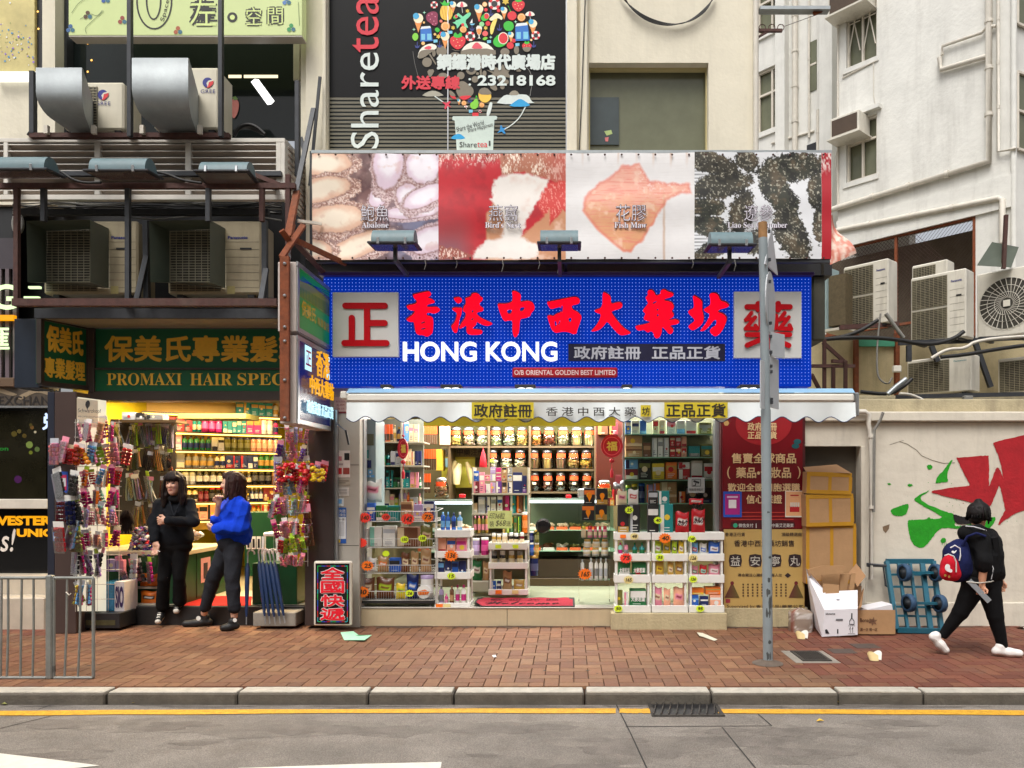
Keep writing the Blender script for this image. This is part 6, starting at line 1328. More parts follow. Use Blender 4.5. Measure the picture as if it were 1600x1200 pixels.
for u in(.25,.5,.76):b.bar(TP(u,0),TP(u,1),.028 if u!=.76 else.05,.03,TB)
for v in(.2,.33,.62,.8):b.bar(TP(0,v),TP(1,v),.02,.025,TB)
part(b,"deck_frame",tr)
for v in(.36,.8):
 b=MB();b.bar(TP(.26,v,.1),TP(.9,v,.1),.025,.025,TB);[b.bar(TP(u,v,.0),TP(u,v,.11),.05,.03,TB)for u in(.42,.75)];part(b,"axle",tr)
 for u in(.26,.93):
  O=TP(u,v,.1);b=MB();X_=(TP(1,v)-TP(0,v)).normalized()
  M=Matrix.Translation(O)@Matrix.Rotation(.2,4,'Z');b.M=M;r=.092
  b.lathe([(r*.72,-.025),(r*.95,-.03),(r,-.012),(r,.012),(r*.95,.03),(r*.72,.025)],(0,0,0),mat("blue_tyre",S(44,74,104),.7,noise=.1),26,ax='x',cap=False);wo=part(b,"wheel",tr)
  b=MB();b.M=M;b.lathe([(.0,-.03),(.03,-.03),(.03,-.02),(r*.72,-.018),(r*.72,.018),(.03,.02),(.03,.03),(0,.03)],(0,0,0),mat("dark_rim",S(32,38,44),.5,noise=.1),20,ax='x');part(b,"rim",wo)
b=MB();b.tube([TP(.05,.6,-.03),P(1384,915,8.05),P(1380,885,8.08),P(1355,884,8.05),P(1354,881,7.98),P(1385,884,7.96)],.012,M_DSTEEL,7);part(b,"handle",tr)
b=MB();b.bar(P(1465,916,8.05),P(1469,936,8.0),.02,.02,M_DARK);part(b,"side_lug",tr)
b=MB()
def stub(u,v):
 a=u*2*math.pi;n1=fbm(u*9,v*5,31);r=1+.12*(n1-.5);hgt=v*.24
 top=np.clip((v-.8)/.2,0,1);rr=r*(1-.9*top**2)
 ce=np.abs(np.cos(a))**.6*np.sign(np.cos(a));se=np.abs(np.sin(a))**.6*np.sign(np.sin(a))
 O=P(1251,990,7.86);return np.stack([O.x+.115*rr*ce,O.y+.1*rr*se,hgt],1)
b.grid(stub,30,14,VG,lambda u,v:mixc(np.tile(np.array(S(148,132,118)),(len(u),1)),sst(.5,.62,fbm(u*14,v*8,5)),(206,200,194))*(1-.75*sst(.52,.56,u)*sst(.66,.6,u))[:,None]+np.array(S(130,60,44))[None]*(.75*sst(.52,.56,u)*sst(.66,.6,u))[:,None])
tag(b.build("wrapped_stub"),"squat stone stub wrapped in clear film at the end of the plinth","bollard")
lb_=thing("board_sign","upright black board with large red and white characters and a rainbow border","sign",P(519,978,7.85))
YLb=7.84
b=MB();b.pbox(490,877,549,978,YLb,.06,M_FRAMEW,.012);part(b,"frame",lb_)
b=MB();b.pquad(493,880.5,546,975,YLb-.003,(VG,S(16,12,14)));part(b,"panel",lb_)
b=MB();n_=26
for k in range(4):
 for i in range(n_):
  t=i/n_;c=[S(40,190,90),S(40,110,220),S(120,40,180),S(220,60,60),S(40,180,190)][int(t*10)%5]
  if k<2:y=884+87*t;x=496 if k==0 else 542.3;b.pquad(x,y,x+.9,y+3.4,YLb-.006,(VG,c))
  else:x=497+45*t;y=884 if k==2 else 971;b.pquad(x,y,x+1.8,y+.9,YLb-.006,(VG,c))
part(b,"rainbow_border",lb_)
b=MB()
for i,c in enumerate("全國快遞"):
 y0=886.5+i*21.2;x0,x1=(501,538)if i!=3 else(500,539)
 b.ptext(c,x0-1,y0-.8,x1+1,y0+20,YLb-.006,(VG,S(236,226,226)),.085);b.ptext(c,x0,y0,x1,y0+19.2,YLb-.010,(VG,S(226,30,50)),.035)
part(b,"red_characters",lb_)
# goods: makers and label writer
PAL=dict(white=S(226,224,218),cream=S(224,206,170),black=S(26,24,26),red=S(186,28,36),pink=S(226,140,160),magenta=S(190,40,120),purple=S(110,60,150),lilac=S(176,156,200),blue=S(36,90,180),navy=S(24,36,90),teal=S(20,130,130),green=S(30,110,60),lime=S(170,200,50),yellow=S(222,190,50),orange=S(226,116,36),brown=S(110,66,40),kraft=S(176,138,96),grey=S(130,130,130),silver=S(180,184,190),gold=S(190,150,70),beige=S(206,184,150),mint=S(140,210,190),peach=S(236,170,140),maroon=S(110,26,40),olive=S(110,110,50),sky=S(110,170,220))
ORD="first second third fourth fifth sixth seventh eighth ninth tenth eleventh twelfth thirteenth fourteenth fifteenth sixteenth seventeenth eighteenth nineteenth twentieth".split()+["%d%s"%(n,"st" if n%10==1 else "nd" if n%10==2 else "rd" if n%10==3 else "th")for n in range(21,60)]
gr=random.Random(99)
def art(b,w_,h,y,base,acc,r):
 """print on the front face of a packet: bands, discs and small rules"""
 t=r.random();q=lambda x0,z0,x1,z1,c,k:b.add([(x0,y-k*.0005,z0),(x1,y-k*.0005,z0),(x1,y-k*.0005,z1),(x0,y-k*.0005,z1)],[(0,1,2,3)],(VC,c))
 X=w_/2-.003
 if t<.45:q(-X,h*r.uniform(.5,.66),X,h*r.uniform(.74,.92),acc,1)
 elif t<.7:q(-X,.004,X,h*r.uniform(.2,.4),acc,1)
 else:q(-X,.004,-X+w_*r.uniform(.2,.4),h-.004,acc,1)
 if r.random()<.6:
  R_=min(w_,h)*r.uniform(.14,.26);cx,cz=r.uniform(-.1,.1)*w_,h*r.uniform(.35,.6);c=gr.choice([PAL['white'],PAL['yellow'],PAL['red'],acc,PAL['cream']])
  b.add([(cx+R_*math.cos(a),y-.0012,cz+R_*math.sin(a))for a in np.linspace(0,6.283,10,False)],[tuple(range(10))],(VC,c))
 dk=PAL['navy']if sum(base)>1.2 else PAL['white']
 for k in range(r.randint(1,3)):zz=h*(.12+.09*k);q(-X*.7,zz,X*r.uniform(.1,.7),zz+h*.025,dk,2)
def mk_box(b,w_,d,h,base,acc,r,**k):b.box(-w_/2,w_/2,0,d,0,h,base,.002);art(b,w_,h,0,base,acc,r)
def mk_bottle(b,w_,d,h,base,acc,r,**k):
 R_=w_/2;sh=r.uniform(.66,.8)
 b.lathe([(R_*.9,0),(R_,h*.02),(R_,h*sh),(R_*.4,h*(sh+.08)),(R_*.38,h*.86)],(0,R_,0),(VG,base),12);b.lathe([(R_*.45,h*.85),(R_*.45,h),(0,h)],(0,R_,0),(VG,acc),10)
 b.lathe([(R_*1.01,h*.18),(R_*1.01,h*.52)],(0,R_,0),(VC,acc if k.get('lab')is None else k['lab']),12)
def mk_can(b,w_,d,h,base,acc,r,**k):
 R_=w_/2;b.lathe([(R_*.96,0),(R_,.004),(R_,h*.9),(R_*.95,h*.92)],(0,R_,0),(VG,base),14);b.lathe([(R_*1.02,h*.86),(R_*1.02,h),(0,h)],(0,R_,0),(VG,acc),14)
 b.lathe([(R_*1.01,h*.25),(R_*1.01,h*.6)],(0,R_,0),(VC,tuple(min(1,c*1.5+.08)for c in base)),14)
def mk_pouch(b,w_,d,h,base,acc,r,**k):
 def f(s_):
  def g(u,v):
   bul=np.sin(np.pi*u)**.7*np.sin(np.pi*np.clip(v*1.0,0,1))**.6;wr=.12*(fbm(u*6+r.random()*9,v*6,17)-.5)
   return np.stack([(u-.5)*w_*(1-.06*np.sin(np.pi*v)),d/2+s_*d/2*bul*(1+wr*2),v*h*(1+.05*np.sin(u*7))],1)
  return g
 def cf(u,v):
  c=np.tile(np.array(base),(len(u),1));kk=((v>.38)&(v<.68)&(np.abs(u-.5)<.34))[:,None];c=np.where(kk,np.array(acc),c);k2=((v>.5)&(v<.56)&(np.abs(u-.5)<.25))[:,None]
  return np.where(k2,np.array(PAL['white'])if sum(acc)<1 else np.array(PAL['maroon']),c)
 b.grid(f(-1),11,12,VG,cf);b.grid(f(1),6,6,(VG,base))
def mk_hang(b,w_,d,h,base,acc,r,**k):
 """bagged accessory hanging from a hook: header card, clear bag, coloured pieces"""
 b.box(-w_/2,w_/2,-.002,.002,h*.82,h,(VC,acc));b.tube([(0,-.002,h*.96),(0,.05,h*.97)],.002,M_ALU,4)
 n=k.get('n',r.randint(2,4))
 for i in range(n):
  for j in range(5):
   x=(-.5+(i+.5)/n)*w_*.96;z=h*(.04+.78*j/5);s_=w_/n*.48;c=tuple(max(0,min(1,q*r.uniform(.85,1.4)))for q in base)
   if r.random()<.5:b.box(x-s_,x+s_,-.018,.008,z,z+h*.15,(VG,c),.004)
   else:b.lathe([(0,-.0),(s_*.8,.006),(s_,h*.07),(s_*.7,h*.13),(0,h*.15)],(x,-.004,z),(VG,c),8)
 b.box(-w_/2,w_/2,-.024,-.0235,.0,h*.83,GLB)
GLB=glassy("clear_bag",(.97,.97,.97),-.02,.25)
def mk_comb(b,w_,d,h,base,acc,r,**k):
 b.box(-w_/2,w_/2,0,.003,h*.84,h,(VC,acc));b.tube([(0,0,h*.97),(0,.06,h*.98)],.002,M_ALU,4)
 for i in range(3):x=(-.33+.33*i)*w_;b.tube([(x,-.004,h*.82),(x,-.006,h*.4),(x+.002,-.004,.02)],[w_*.05,w_*.12,w_*.16],(VG,tuple(c*r.uniform(.6,1.1)for c in base)),6)
 b.box(-w_/2,w_/2,-.03,-.0296,0,h*.86,GLB)
def mk_jarlet(b,w_,d,h,base,acc,r,**k):
 R_=w_/2;b.lathe([(R_*.9,0),(R_,h*.06),(R_,h*.66),(R_*.8,h*.74)],(0,R_,0),(VG,base),14);b.lathe([(R_*.86,h*.72),(R_*.86,h),(0,h)],(0,R_,0),(VG,acc),14);b.lathe([(R_*1.01,h*.2),(R_*1.01,h*.5)],(0,R_,0),(VC,k.get('lab')or PAL['cream']),14)
MK=dict(box=mk_box,bottle=mk_bottle,can=mk_can,pouch=mk_pouch,hang=mk_hang,comb=mk_comb,jar=mk_jarlet)
NAMES=dict(box="product_box",bottle="product_bottle",can="product_can",pouch="product_pouch",hang="accessory_pack",comb="comb_pack",jar="product_jar")
ALLROWS=[]
def goods(where,group,Y,ybase,items,noun=None,cat=None,base_z=None,jitter=.0):
 """items: (kind, colour, accent, x0, x1, ytop[, noun]) in pixels at depth Y, left to right, standing on ybase"""
 out=[]
 for it in items:
  kind,c,a,x0,x1,yt=it[:6];nn=it[6]if len(it)>6 else noun or{"box":"box","bottle":"bottle","can":"tin","pouch":"pouch","hang":"hanging pack","comb":"comb pack","jar":"jar"}[kind]
  w_=(x1-x0)*Y/FX*.96;h=(ybase-yt)*Y/FX;d={"box":min(w_*.7,.16),"pouch":min(w_,h)*.42}.get(kind,w_)
  b=MB();MK[kind](b,w_,d,h,PAL[c],PAL[a],gr);o=b.build(NAMES[kind],at=(0,0,0))
  o.location=P((x0+x1)/2,ybase,Y+gr.uniform(0,.02));o.rotation_euler=(0,0,gr.uniform(-jitter,jitter));WL[o.name]=tuple(o.location)
  out.append((o,c,a,nn))
 for i,(o,c,a,nn)in enumerate(out):
  two=f"{c} and {a}" if a!=c else c
  l=out[i-1][1]if i else None;r_=out[i+1][1]if i<len(out)-1 else None
  nb=f"between {l} and {r_} ones" if l and r_ and l!=r_ else f"between two {l} ones" if l and r_ else f"at the left end beside a {r_} one" if r_ else f"at the right end beside a {l} one" if l else "standing alone"
  ALLROWS.append((o,f"{two} {nn} on {where}",nb,i));tag(o,f"{two} {nn} on {where}",cat or{"box":"box","bottle":"bottle","can":"tin","pouch":"packet","hang":"hair accessory","comb":"comb","jar":"jar"}[items[i][0]],group)
 return[q[0]for q in out]
def finish_labels():
 from collections import Counter
 c1=Counter(r[1]for r in ALLROWS);c2=Counter((r[1],r[2])for r in ALLROWS)
 for o,a,nb,i in ALLROWS:
  if c1[a]==1:l=a
  elif c2[(a,nb)]==1:l=f"{a}, {nb}"
  else:l=f"{a}, {ORD[i]} from left, {nb}"
  if len(l.split())>16:l=f"{a}, {ORD[i]} from left"
  o["label"]=l
def fillrow(x0,x1,ybase,wmin,wmax,hmin,hmax,kinds,cols,seedrun=3):
 """random run of goods: repeats of one product side by side, then the next"""
 out=[];x=x0
 while x<x1-wmin*.6:
  k=gr.choice(kinds);c=gr.choice(cols);a=gr.choice([q for q in("white","gold","black","red","navy","cream","pink")if q!=c]);w_=gr.uniform(wmin,wmax);h=gr.uniform(hmin,hmax)
  for i in range(gr.randint(1,seedrun)):
   if x+w_>x1+1:break
   out.append((k,c,a,x,x+w_,ybase-h));x+=w_+.3
  else:continue
  break
 return out
def star_tag(txt,cx,cy,r,Y,col,label,shape='star'):
 b=MB();t_=MB();C={"orange":S(250,120,20),"red":S(250,62,44),"lime":S(214,240,40),"cream":S(228,210,140)}[col];n=14
 pts=[(cx+r*(1.0 if i%2 else.76)*(1.05)*math.cos(math.pi*i/n),cy+r*(.86 if i%2 else.66)*math.sin(math.pi*i/n))for i in range(2*n)]if shape=='star' else[(cx-r,cy-r*.6),(cx+r,cy-r*.6),(cx+r,cy+r*.6),(cx-r,cy+r*.6)]
 b.fill([pts],Y,(VC,C),.002)
 if txt:b.ptext(txt,cx-r*.55,cy-r*.36,cx+r*.55,cy+r*.36,Y-.004,(VC,S(60,40,20)),.03,shear=.2)
 o=tag(b.build("price_tag"),label,"price tag","hand written price tags")
 return o
WPL=mat("white_plastic",S(228,226,220),.4,noise=.05,scale=8);WIRE=mat("white_wire",S(206,206,202),.4,metal=.2,noise=.06)
def tier(label,x0,x1,fr,Y,d,cat="shelf",name="tier_shelf",ylast=None,group=None):
 t_=thing(name,label,cat,P((x0+x1)/2,fr[-1][1],Y),group);X0,X1=PX(x0,Y),PX(x1,Y)
 for i,(y0,y1)in enumerate(fr):
  b=MB();zt,zb_=PZ(y0,Y),PZ(y1,Y)
  b.box(X0,X1,Y,Y+.012,zb_,zt,WPL,.004);b.box(X0,X0+.012,Y+.012,Y+d,zb_,zt,WPL,.003);b.box(X1-.012,X1,Y+.012,Y+d,zb_,zt,WPL,.003);b.box(X0+.012,X1-.012,Y+.012,Y+d,zb_+.004,zb_+.014,WPL);b.box(X0,X1,Y+d,Y+d+.012,zb_,zt,WPL,.003)
  part(b,"tray",t_)
 for X_ in(X0+.012,X1-.034):
  for y in(Y+.016,Y+d-.03):b=MB();b.box(X_,X_+.022,y,y+.018,PZ(fr[-1][1],Y)+.016,PZ(fr[0][0],Y)-.01,WPL,.004);part(b,"corner_post",t_)
 return t_
# drugstore: fittings
gJ="glass jars with orange labels on the back shelves"
STEELB=mat("shelf_brown",S(84,66,42),.5,noise=.12);SHW=mat("shelf_white",S(168,162,146),.4,noise=.06)
BKU=thing("back_shelving","tall back shelving with dark bronze boards holding rows of glass jars","shelf",P(820,800,10.8))
for y in(697,733,768):
 b=MB();b.box(PX(702 if y<700 else 764 if y<740 else 826,10.45),PX(932,10.45),10.4,10.9,PZ(y+3,10.45),PZ(y,10.45),STEELB);part(b,"board",BKU)
b=MB();b.pbox(700,655,935,700,10.92,.02,mat("olive_back",S(120,116,60),.7,noise=.1));b.pbox(764,700,935,800,10.95,.02,mat("grey_back",S(122,108,80),.7,noise=.15));part(b,"back_panel",BKU)
for x in(702,764,828,930):b=MB();b.box(PX(x,10.4)-.015,PX(x,10.4)+.015,10.38,10.9,.2,2.4,STEELB);part(b,"upright",BKU)
def bigjar(x,ytop,ybase,Y,w_,cont,cname,label,tagged=None):
 t_=thing("glass_jar",label,"jar",(0,0,0),gJ);R_=w_*Y/FX/2;h=(ybase-ytop)*Y/FX
 b=MB();b.lathe([(R_*.9,.0),(R_,h*.05),(R_,h*.62),(R_*.7,h*.8),(R_*.66,h*.84)],(0,0,0),GLJ,16);part(b,"glass_body",t_)
 b=MB();b.lathe([(R_*.7,h*.82),(R_*.72,h*.84),(R_*.72,h*.93),(R_*.4,h*.99),(R_*.16,h*1.0),(0,h)],(0,0,0),M_ALU,14);part(b,"lid",t_)
 b=MB();lv=gr.uniform(.4,.6)
 if cname in("sticks","slices"):
  for i in range(16):a=gr.uniform(0,6.28);q=gr.uniform(0,.7)*R_;b.bar((q*math.cos(a),q*math.sin(a),h*.03),(q*math.cos(a)+gr.uniform(-.2,.2)*R_,q*math.sin(a),h*gr.uniform(.5,.66)),R_*.16,R_*.1,(VC,tuple(c*gr.uniform(.7,1.2)for c in cont)))
 else:
  for i in range(46):
   a=gr.uniform(0,6.28);q=R_*.78*math.sqrt(gr.random());z=h*(.05+(lv-.06)*gr.random());s_=R_*gr.uniform(.2,.3);c=tuple(min(1,k*gr.uniform(.95,1.4))for k in cont)
   b.lathe([(0,-s_*.6),(s_*.8,-s_*.35),(s_,0),(s_*.75,s_*.4),(0,s_*.6)],(q*math.cos(a),q*math.sin(a),z),(VC,c),7)
 part(b,"contents",t_)
 b=MB();n=9;v=[]
 for z in(h*.62,h*.84):
  for i in range(n):a=-math.pi/2+(i/(n-1)-.5)*1.4;v.append(((R_+.004)*math.cos(a),(R_+.004)*math.sin(a),z-.06*h))
 b.add(v,[(i,i+1,n+i+1,n+i)for i in range(n-1)],(VC,S(250,78,24)));part(b,"orange_label",t_)
 if tagged:b=MB();b.box(-R_*.3,R_*.3,-R_-.006,-R_-.003,h*.34,h*.46,(VC,tagged));part(b,"small_tag",t_)
 t_.location=P(x,ybase,Y);return t_
top_=[(713,S(236,208,110),"yellow dried fruit","n"),(733,S(216,200,160),"pale flakes","n"),(754,S(224,222,196),"white lily bulbs","n"),(775,S(206,214,160),"pale green kernels","n"),(796,S(220,224,196),"creamy white kernels","n"),(816,S(232,190,110),"golden pieces","n"),(837,S(200,140,60),"amber pieces","n"),(858,S(130,62,36),"dark red dates","n"),(880,S(190,180,150),"grey kernels","n"),(901,S(206,176,110),"upright tan sticks","sticks"),(921,S(222,196,130),"pale yellow slices","slices")]
for x,c,d_,k in top_:bigjar(x,667,696.5,10.5,21,c,k,f"glass jar of {d_} on the top back shelf",S(220,236,60)if x in(816,837)else None)
for x,c,d_,k in[(770,S(226,226,210),"white dried scallops","n"),(791,S(226,220,196),"cream knobbly pieces","n"),(813,S(214,204,172),"pale curled pieces","n"),(834,S(150,116,72),"brown sticks","sticks"),(855,S(210,168,90),"honey coloured sticks","sticks"),(877,S(150,110,76),"brown slices","slices"),(896,S(214,174,100),"yellow discs","n"),(916,S(226,180,80),"bright yellow chips","n")]:bigjar(x,702,732.5,10.5,20,c,k,f"glass jar of {d_} on the middle back shelf",S(220,236,60)if x==770 else None)
for x,c,d_ in[(835,S(70,54,36),"dark brown bark"),(856,S(120,70,56),"reddish berries"),(876,S(90,70,44),"dark seeds"),(897,S(80,70,50),"olive brown roots"),(917,S(100,76,50),"brown nuts")]:bigjar(x,737,767.5,10.5,19,c,"n",f"glass jar of {d_} on the lowest back shelf",PAL['cream'])
mi=thing("registration_board","yellow lit alcove board with black characters behind dried antlers","sign",P(722,756,10.9))
b=MB();b.pbox(690,698,764,714,10.85,.04,mat("brown_board",S(120,104,64),.4,noise=.1));b.pbox(690,714,742,762,10.86,.04,mat("yellow_alcove",S(214,200,60),.5,noise=.05));b.pbox(681,702,690,735,10.3,.3,mat("gold_edge_board",S(190,150,40),.5,noise=.1));b.pbox(692,716,706,730,10.84,.01,(VC,S(170,210,220)));part(b,"board",mi)
b=MB();b.ptext("政府中藥注册",691,700,757,712,10.83,(VC,S(40,34,24)),.01);part(b,"black_characters",mi)
for pts,l in(([(696,758,.03),(705,735,.05),(712,720,.02)],"left brown antler leaning in the yellow alcove"),([(738,756,.04),(734,735,.05),(729,722,.02)],"right tan antler leaning in the yellow alcove"),([(713,757,.05),(714,735,.07),(718,724,.03)],"pale boxed dried sea horse slab at the middle of the yellow alcove")):
 b=MB();b.tube([P(p[0],p[1],10.6)for p in pts],[p[2]for p in pts],(VC,S(170,150,100)if "pale" not in l else S(206,190,140)),8);tag(b.build("dried_antler"),l,"antler")
def counter(label,x0,x1,Y,ytop,ybot,led):
 t_=thing("display_counter",label,"counter",P((x0+x1)/2,ybot,Y));X0,X1=PX(x0,Y),PX(x1,Y);zt=PZ(ytop,Y)
 b=MB();b.box(X0,X1,Y+.5,Y+.56,FLR,zt,mat("counter_back",S(96,110,86),.4,noise=.1));b.box(X0,X1,Y,Y+.56,FLR,FLR+.1,STEELB,.004);b.box(X0,X1,Y+.02,Y+.5,FLR+.1,FLR+.34,mat("brown_plinth",S(60,46,32),.5,noise=.1));part(b,"cabinet",t_)
 b=MB();b.box(X0,X1,Y-.02,Y+.58,zt-.02,zt,mat("counter_glass_top",S(150,170,160),.08,noise=.05));part(b,"glass_top",t_)
 b=MB();b.box(X0+.02,X1-.02,Y+.004,Y+.03,zt-.055,zt-.022,mat("led_strip",S(236,248,255),noise=0,emit=3.0));part(b,"light_strip",t_)
 for k in(.4,.66):
  z=zt-(zt-FLR)*k*.92;b=MB();b.box(X0,X1,Y+.02,Y+.5,z,z+.012,mat("green_glass_shelf",S(150,196,170),.1,noise=.03));part(b,"glass_shelf",t_)
  for j in range(int((x1-x0)/17)):
   xx=x0+10+j*21;
   if xx>x1-8:break
   c=gr.choice([PAL['cream'],PAL['olive'],PAL['brown'],PAL['beige'],PAL['white']]);bb=MB();Z=z+.012
   for q in range(9):bb.lathe([(0,0),(.03,.01),(.03,.03),(0,.04)],(PX(xx,Y)+gr.uniform(-.06,.06),Y+.2+gr.uniform(-.05,.05),Z+gr.uniform(.012,.05)),(VC,c),7)
   bb.box(PX(xx,Y)-.08,PX(xx,Y)+.08,Y+.12,Y+.3,Z,Z+.01,(VC,PAL['white']));o=bb.build("herb_tray");
   cn=[n for n,v in PAL.items()if v==c][0];ALLROWS.append((o,f"{cn} herbs in a tray inside the {'right' if x0 > 800 else 'left'} glass counter, {'upper' if k < .5 else 'lower'} shelf","",j));tag(o,"herbs","tray","trays of dried herbs in the counters")
   t2=MB();t2.box(PX(xx,Y)-.07,PX(xx,Y)+.07,Y+.06,Y+.1,Z,Z+.035,(VC,S(240,110,60)if gr.random()<.7 else PAL['white']));to=t2.build("price_card");ALLROWS.append((to,f"price card before the {cn} herbs in the {'right' if x0 > 800 else 'left'} counter, {'upper' if k < .5 else 'lower'} shelf","",j));tag(to,"card","price card","price cards in the counters")
 return t_
counter("long glass display counter with a bright light strip beside the green floor",826,962,9.85,779,872,1)
counter("glass display counter with a bright light strip behind the blue water bottles",650,742,9.75,781,872,1)
b=MB();b.pbox(903,764,922,778,9.9,.2,M_ALU,.01);tag(b.build("weighing_scale"),"small steel scale on the right glass counter","scale")
b=MB();b.pbox(884,773,893,779,9.9,.05,(VG,PAL['red']),.01);tag(b.build("stapler"),"small red object on the right glass counter","stapler")
b=MB();b.pbox(717,772,727,778,9.8,.05,(VG,PAL['red']),.01);tag(b.build("stapler"),"small red object on the left glass counter","stapler")
bigjar(690,746,777,9.75,22,S(150,110,70),"n","big squat glass jar of brown herbs on the left glass counter")
bigjar(944,750,778,9.3,25,S(190,170,60),"n","squat glass jar of yellow tubes beside the black balloon boxes")
md=thing("medicine_display","white stepped display stand of medicine boxes in the middle of the shop","shelf",P(782,860,9.2));YM=9.2
b=MB()
for y in(770.5,802,834):b.box(PX(738,YM),PX(826,YM),YM-.05,YM+.3,PZ(y+3,YM),PZ(y,YM),SHW,.003)
part(b,"boards",md);b=MB();b.pbox(738,730,826,905,YM+.3,.03,mat("grey_back",()));part(b,"back_panel",md)
b=MB()
for x in(738,824):b.box(PX(x,YM),PX(x+2,YM),YM-.03,YM+.3,FLR,PZ(730,YM),SHW)
part(b,"uprights",md)
gM="medicine boxes on the middle stand"
goods("the medicine stand's upper board, front stack",gM,YM,770.5,[("box","maroon","pink",739,749,752),("box","pink","white",749,757,738),("box","white","magenta",757,766,756),("box","lilac","pink",766,774,754),("box","purple","white",775,784,752),("box","kraft","black",784,792,752),("box","white","navy",793,800,753),("box","navy","white",801,816,738),("box","navy","purple",816,823,743)])
goods("the medicine stand, stacked second layer",gM,YM,751.5,[("box","blue","white",740,748,736),("box","pink","red",757,765,742),("box","white","lilac",766,774,741),("box","magenta","white",775,783,741),("box","kraft","brown",784,792,740),("box","silver","navy",793,800,741)])
goods("the medicine stand, stacked third layer",gM,YM,740,[("box","lilac","white",766,774,730),("box","magenta","cream",775,783,731),("box","kraft","black",784,792,730),("box","grey","white",793,800,731)])
goods("the medicine stand's lower board",gM,YM,802,[("box","beige","white",738,746,786),("box","silver","white",747,758,776),("box","white","navy",759,766,776),("box","white","grey",767,775,776),("box","white","blue",777,785,775),("box","magenta","maroon",786,796,774),("box","teal","white",797,806,774),("box","brown","orange",807,817,774),("box","teal","cream",818,825,774)])
goods("the ledge under the medicine stand",gM,YM-.1,833,[("bottle","olive","pink",740,745,806),("bottle","gold","pink",746,751,806),("bottle","olive","pink",752,757,806),("bottle","gold","pink",758,763,806),("box","green","gold",785,790,808),("box","green","lime",791,796,806),("box","green","gold",797,802,805),("box","olive","green",803,808,806),("box","green","lime",809,814,807),("can","orange","white",815,824,800)])
cd=thing("handwritten_card","pale green handwritten price card in front of the medicine stand","sign",P(781,825,8.9));b=MB();b.pbox(762,798,800,825.5,8.9,.004,(VC,S(206,216,140)));part(b,"card",cd)
b=MB();b.ptext("印36粒",764,801,788,811,8.896,(VC,S(70,70,50)),.0,shear=.2);b.ptext("$68",774,813,789,823,8.896,(VC,S(70,70,50)),.0,shear=.2);b.ptext("裝",765,814,772,823,8.896,(VC,S(70,70,50)));b.ptext("送",791,814,798,822,8.896,(VC,S(70,70,50)));part(b,"handwriting",cd)
T1=tier("tall white four tray tier shelf with water bottles on top, beside the wire rack",679,735,[(828,840),(861,872),(894,905),(942,951)],8.17,.3)
goods("the water bottle tier shelf's top","goods on the white tier shelves",8.25,829,[("bottle","blue","sky",688,695,800),("bottle","blue","sky",696,703,800),("bottle","blue","navy",705,712,801),("bottle","sky","white",714,722,800)],noun="water bottle")
gT="goods on the white tier shelves"
goods("the baby box tray",gT,8.22,868,[("box","peach","red",683,697,841),("box","peach","blue",698,712,841),("box","pink","magenta",713,729,841)])
goods("the blue box tray",gT,8.22,901,[("box","navy","sky",684,694,878),("box","navy","white",695,705,876),("box","blue","navy",706,716,878),("box","navy","sky",717,728,876)])
goods("the bottom tray of the tall tier shelf",gT,8.25,944,[("bottle","lilac","grey",685,693,916),("bottle","magenta","pink",694,700,928),("bottle","brown","kraft",702,709,916),("bottle","white","magenta",711,718,914),("bottle","white","magenta",720,728,914)])
T2=tier("shorter white tier shelf of small jars standing behind the welcome mat",763,825,[(848,859),(879,889),(921,930)],8.75,.35)
goods("the jar shelf's top tray",gT,8.85,852,[("jar","gold","white",768,775,833),("jar","gold","white",776,783,834),("jar","beige","white",784,793,833),("jar","black","white",795,802,832),("jar","black","white",803,810,833),("jar","maroon","white",812,819,832)])
goods("the jar shelf's middle tray",gT,8.85,884,[("jar","black","grey",767,777,862),("jar","black","white",780,790,861),("jar","gold","white",794,804,861),("jar","gold","grey",807,817,861)])
goods("the jar shelf's bottom tray",gT,8.85,924,[("box","blue","white",768,775,908),("box","navy","white",776,783,908),("pouch","kraft","brown",785,800,893),("pouch","gold","kraft",802,820,906)])
goods("the floor stack behind the tall tier shelf",gT,8.95,868,[("can","lilac","white",738,749,841),("can","magenta","white",751,763,840)]);goods("the green packet crate",gT,8.95,908,[("pouch","green","white",736,753,876),("pouch","kraft","cream",754,764,878)])
b=MB();b.pbox(736,868,764,872,8.9,.3,SHW);b.pbox(736,908,764,925,8.9,.3,SHW,.01);tag(b.build("white_crate"),"small white crate stand under the green packets","crate")
goods("the tall tin tower by the open floor",gT,9.0,900,[("can","navy","gold",827,841,868)]);goods("the tin tower's second level",gT,9.0,868,[("can","blue","white",827,834,848),("can","gold","white",835,842,848)]);goods("the tin tower's top",gT,9.0,848,[("can","navy","white",827,834,830),("can","olive","gold",835,842,828)])
b=MB();b.M=Matrix.Translation(P(846,830,8.9));b.lathe([(.0,-.01),(.06,-.006),(.09,.0),(.0,.012)],(0.02,0,.06),(VG,PAL['black']),16,ax='y');b.bar((-.1,0,-.05),(-.02,0,.02),.014,.01,(VG,PAL['black']));tag(b.build("hand_fan"),"black round hand fan sticking out above the tin tower","fan")
RT="goods on the three white tier shelves at the right"
for x0,x1,l in((960,1017,"left of the three white tray units, with black boxes on top"),(1018.5,1075,"middle of the three white tray units, with teal boxes on top"),(1076.5,1132,"right of the three white tray units, with red snack bags on top")):
 tier(l,x0,x1,[(832,844),(865,877),(898,911),(946,957.5)],7.97,.17,group="white tray units at the right of the shopfront")
b=MB();b.box(PX(955,7.94),PX(1136,7.94),7.94,8.13,-.1,PZ(957.5,7.97)-.002,mat("stained_cream",()),.005);part(b,"ledge",ST)
yr=8.0
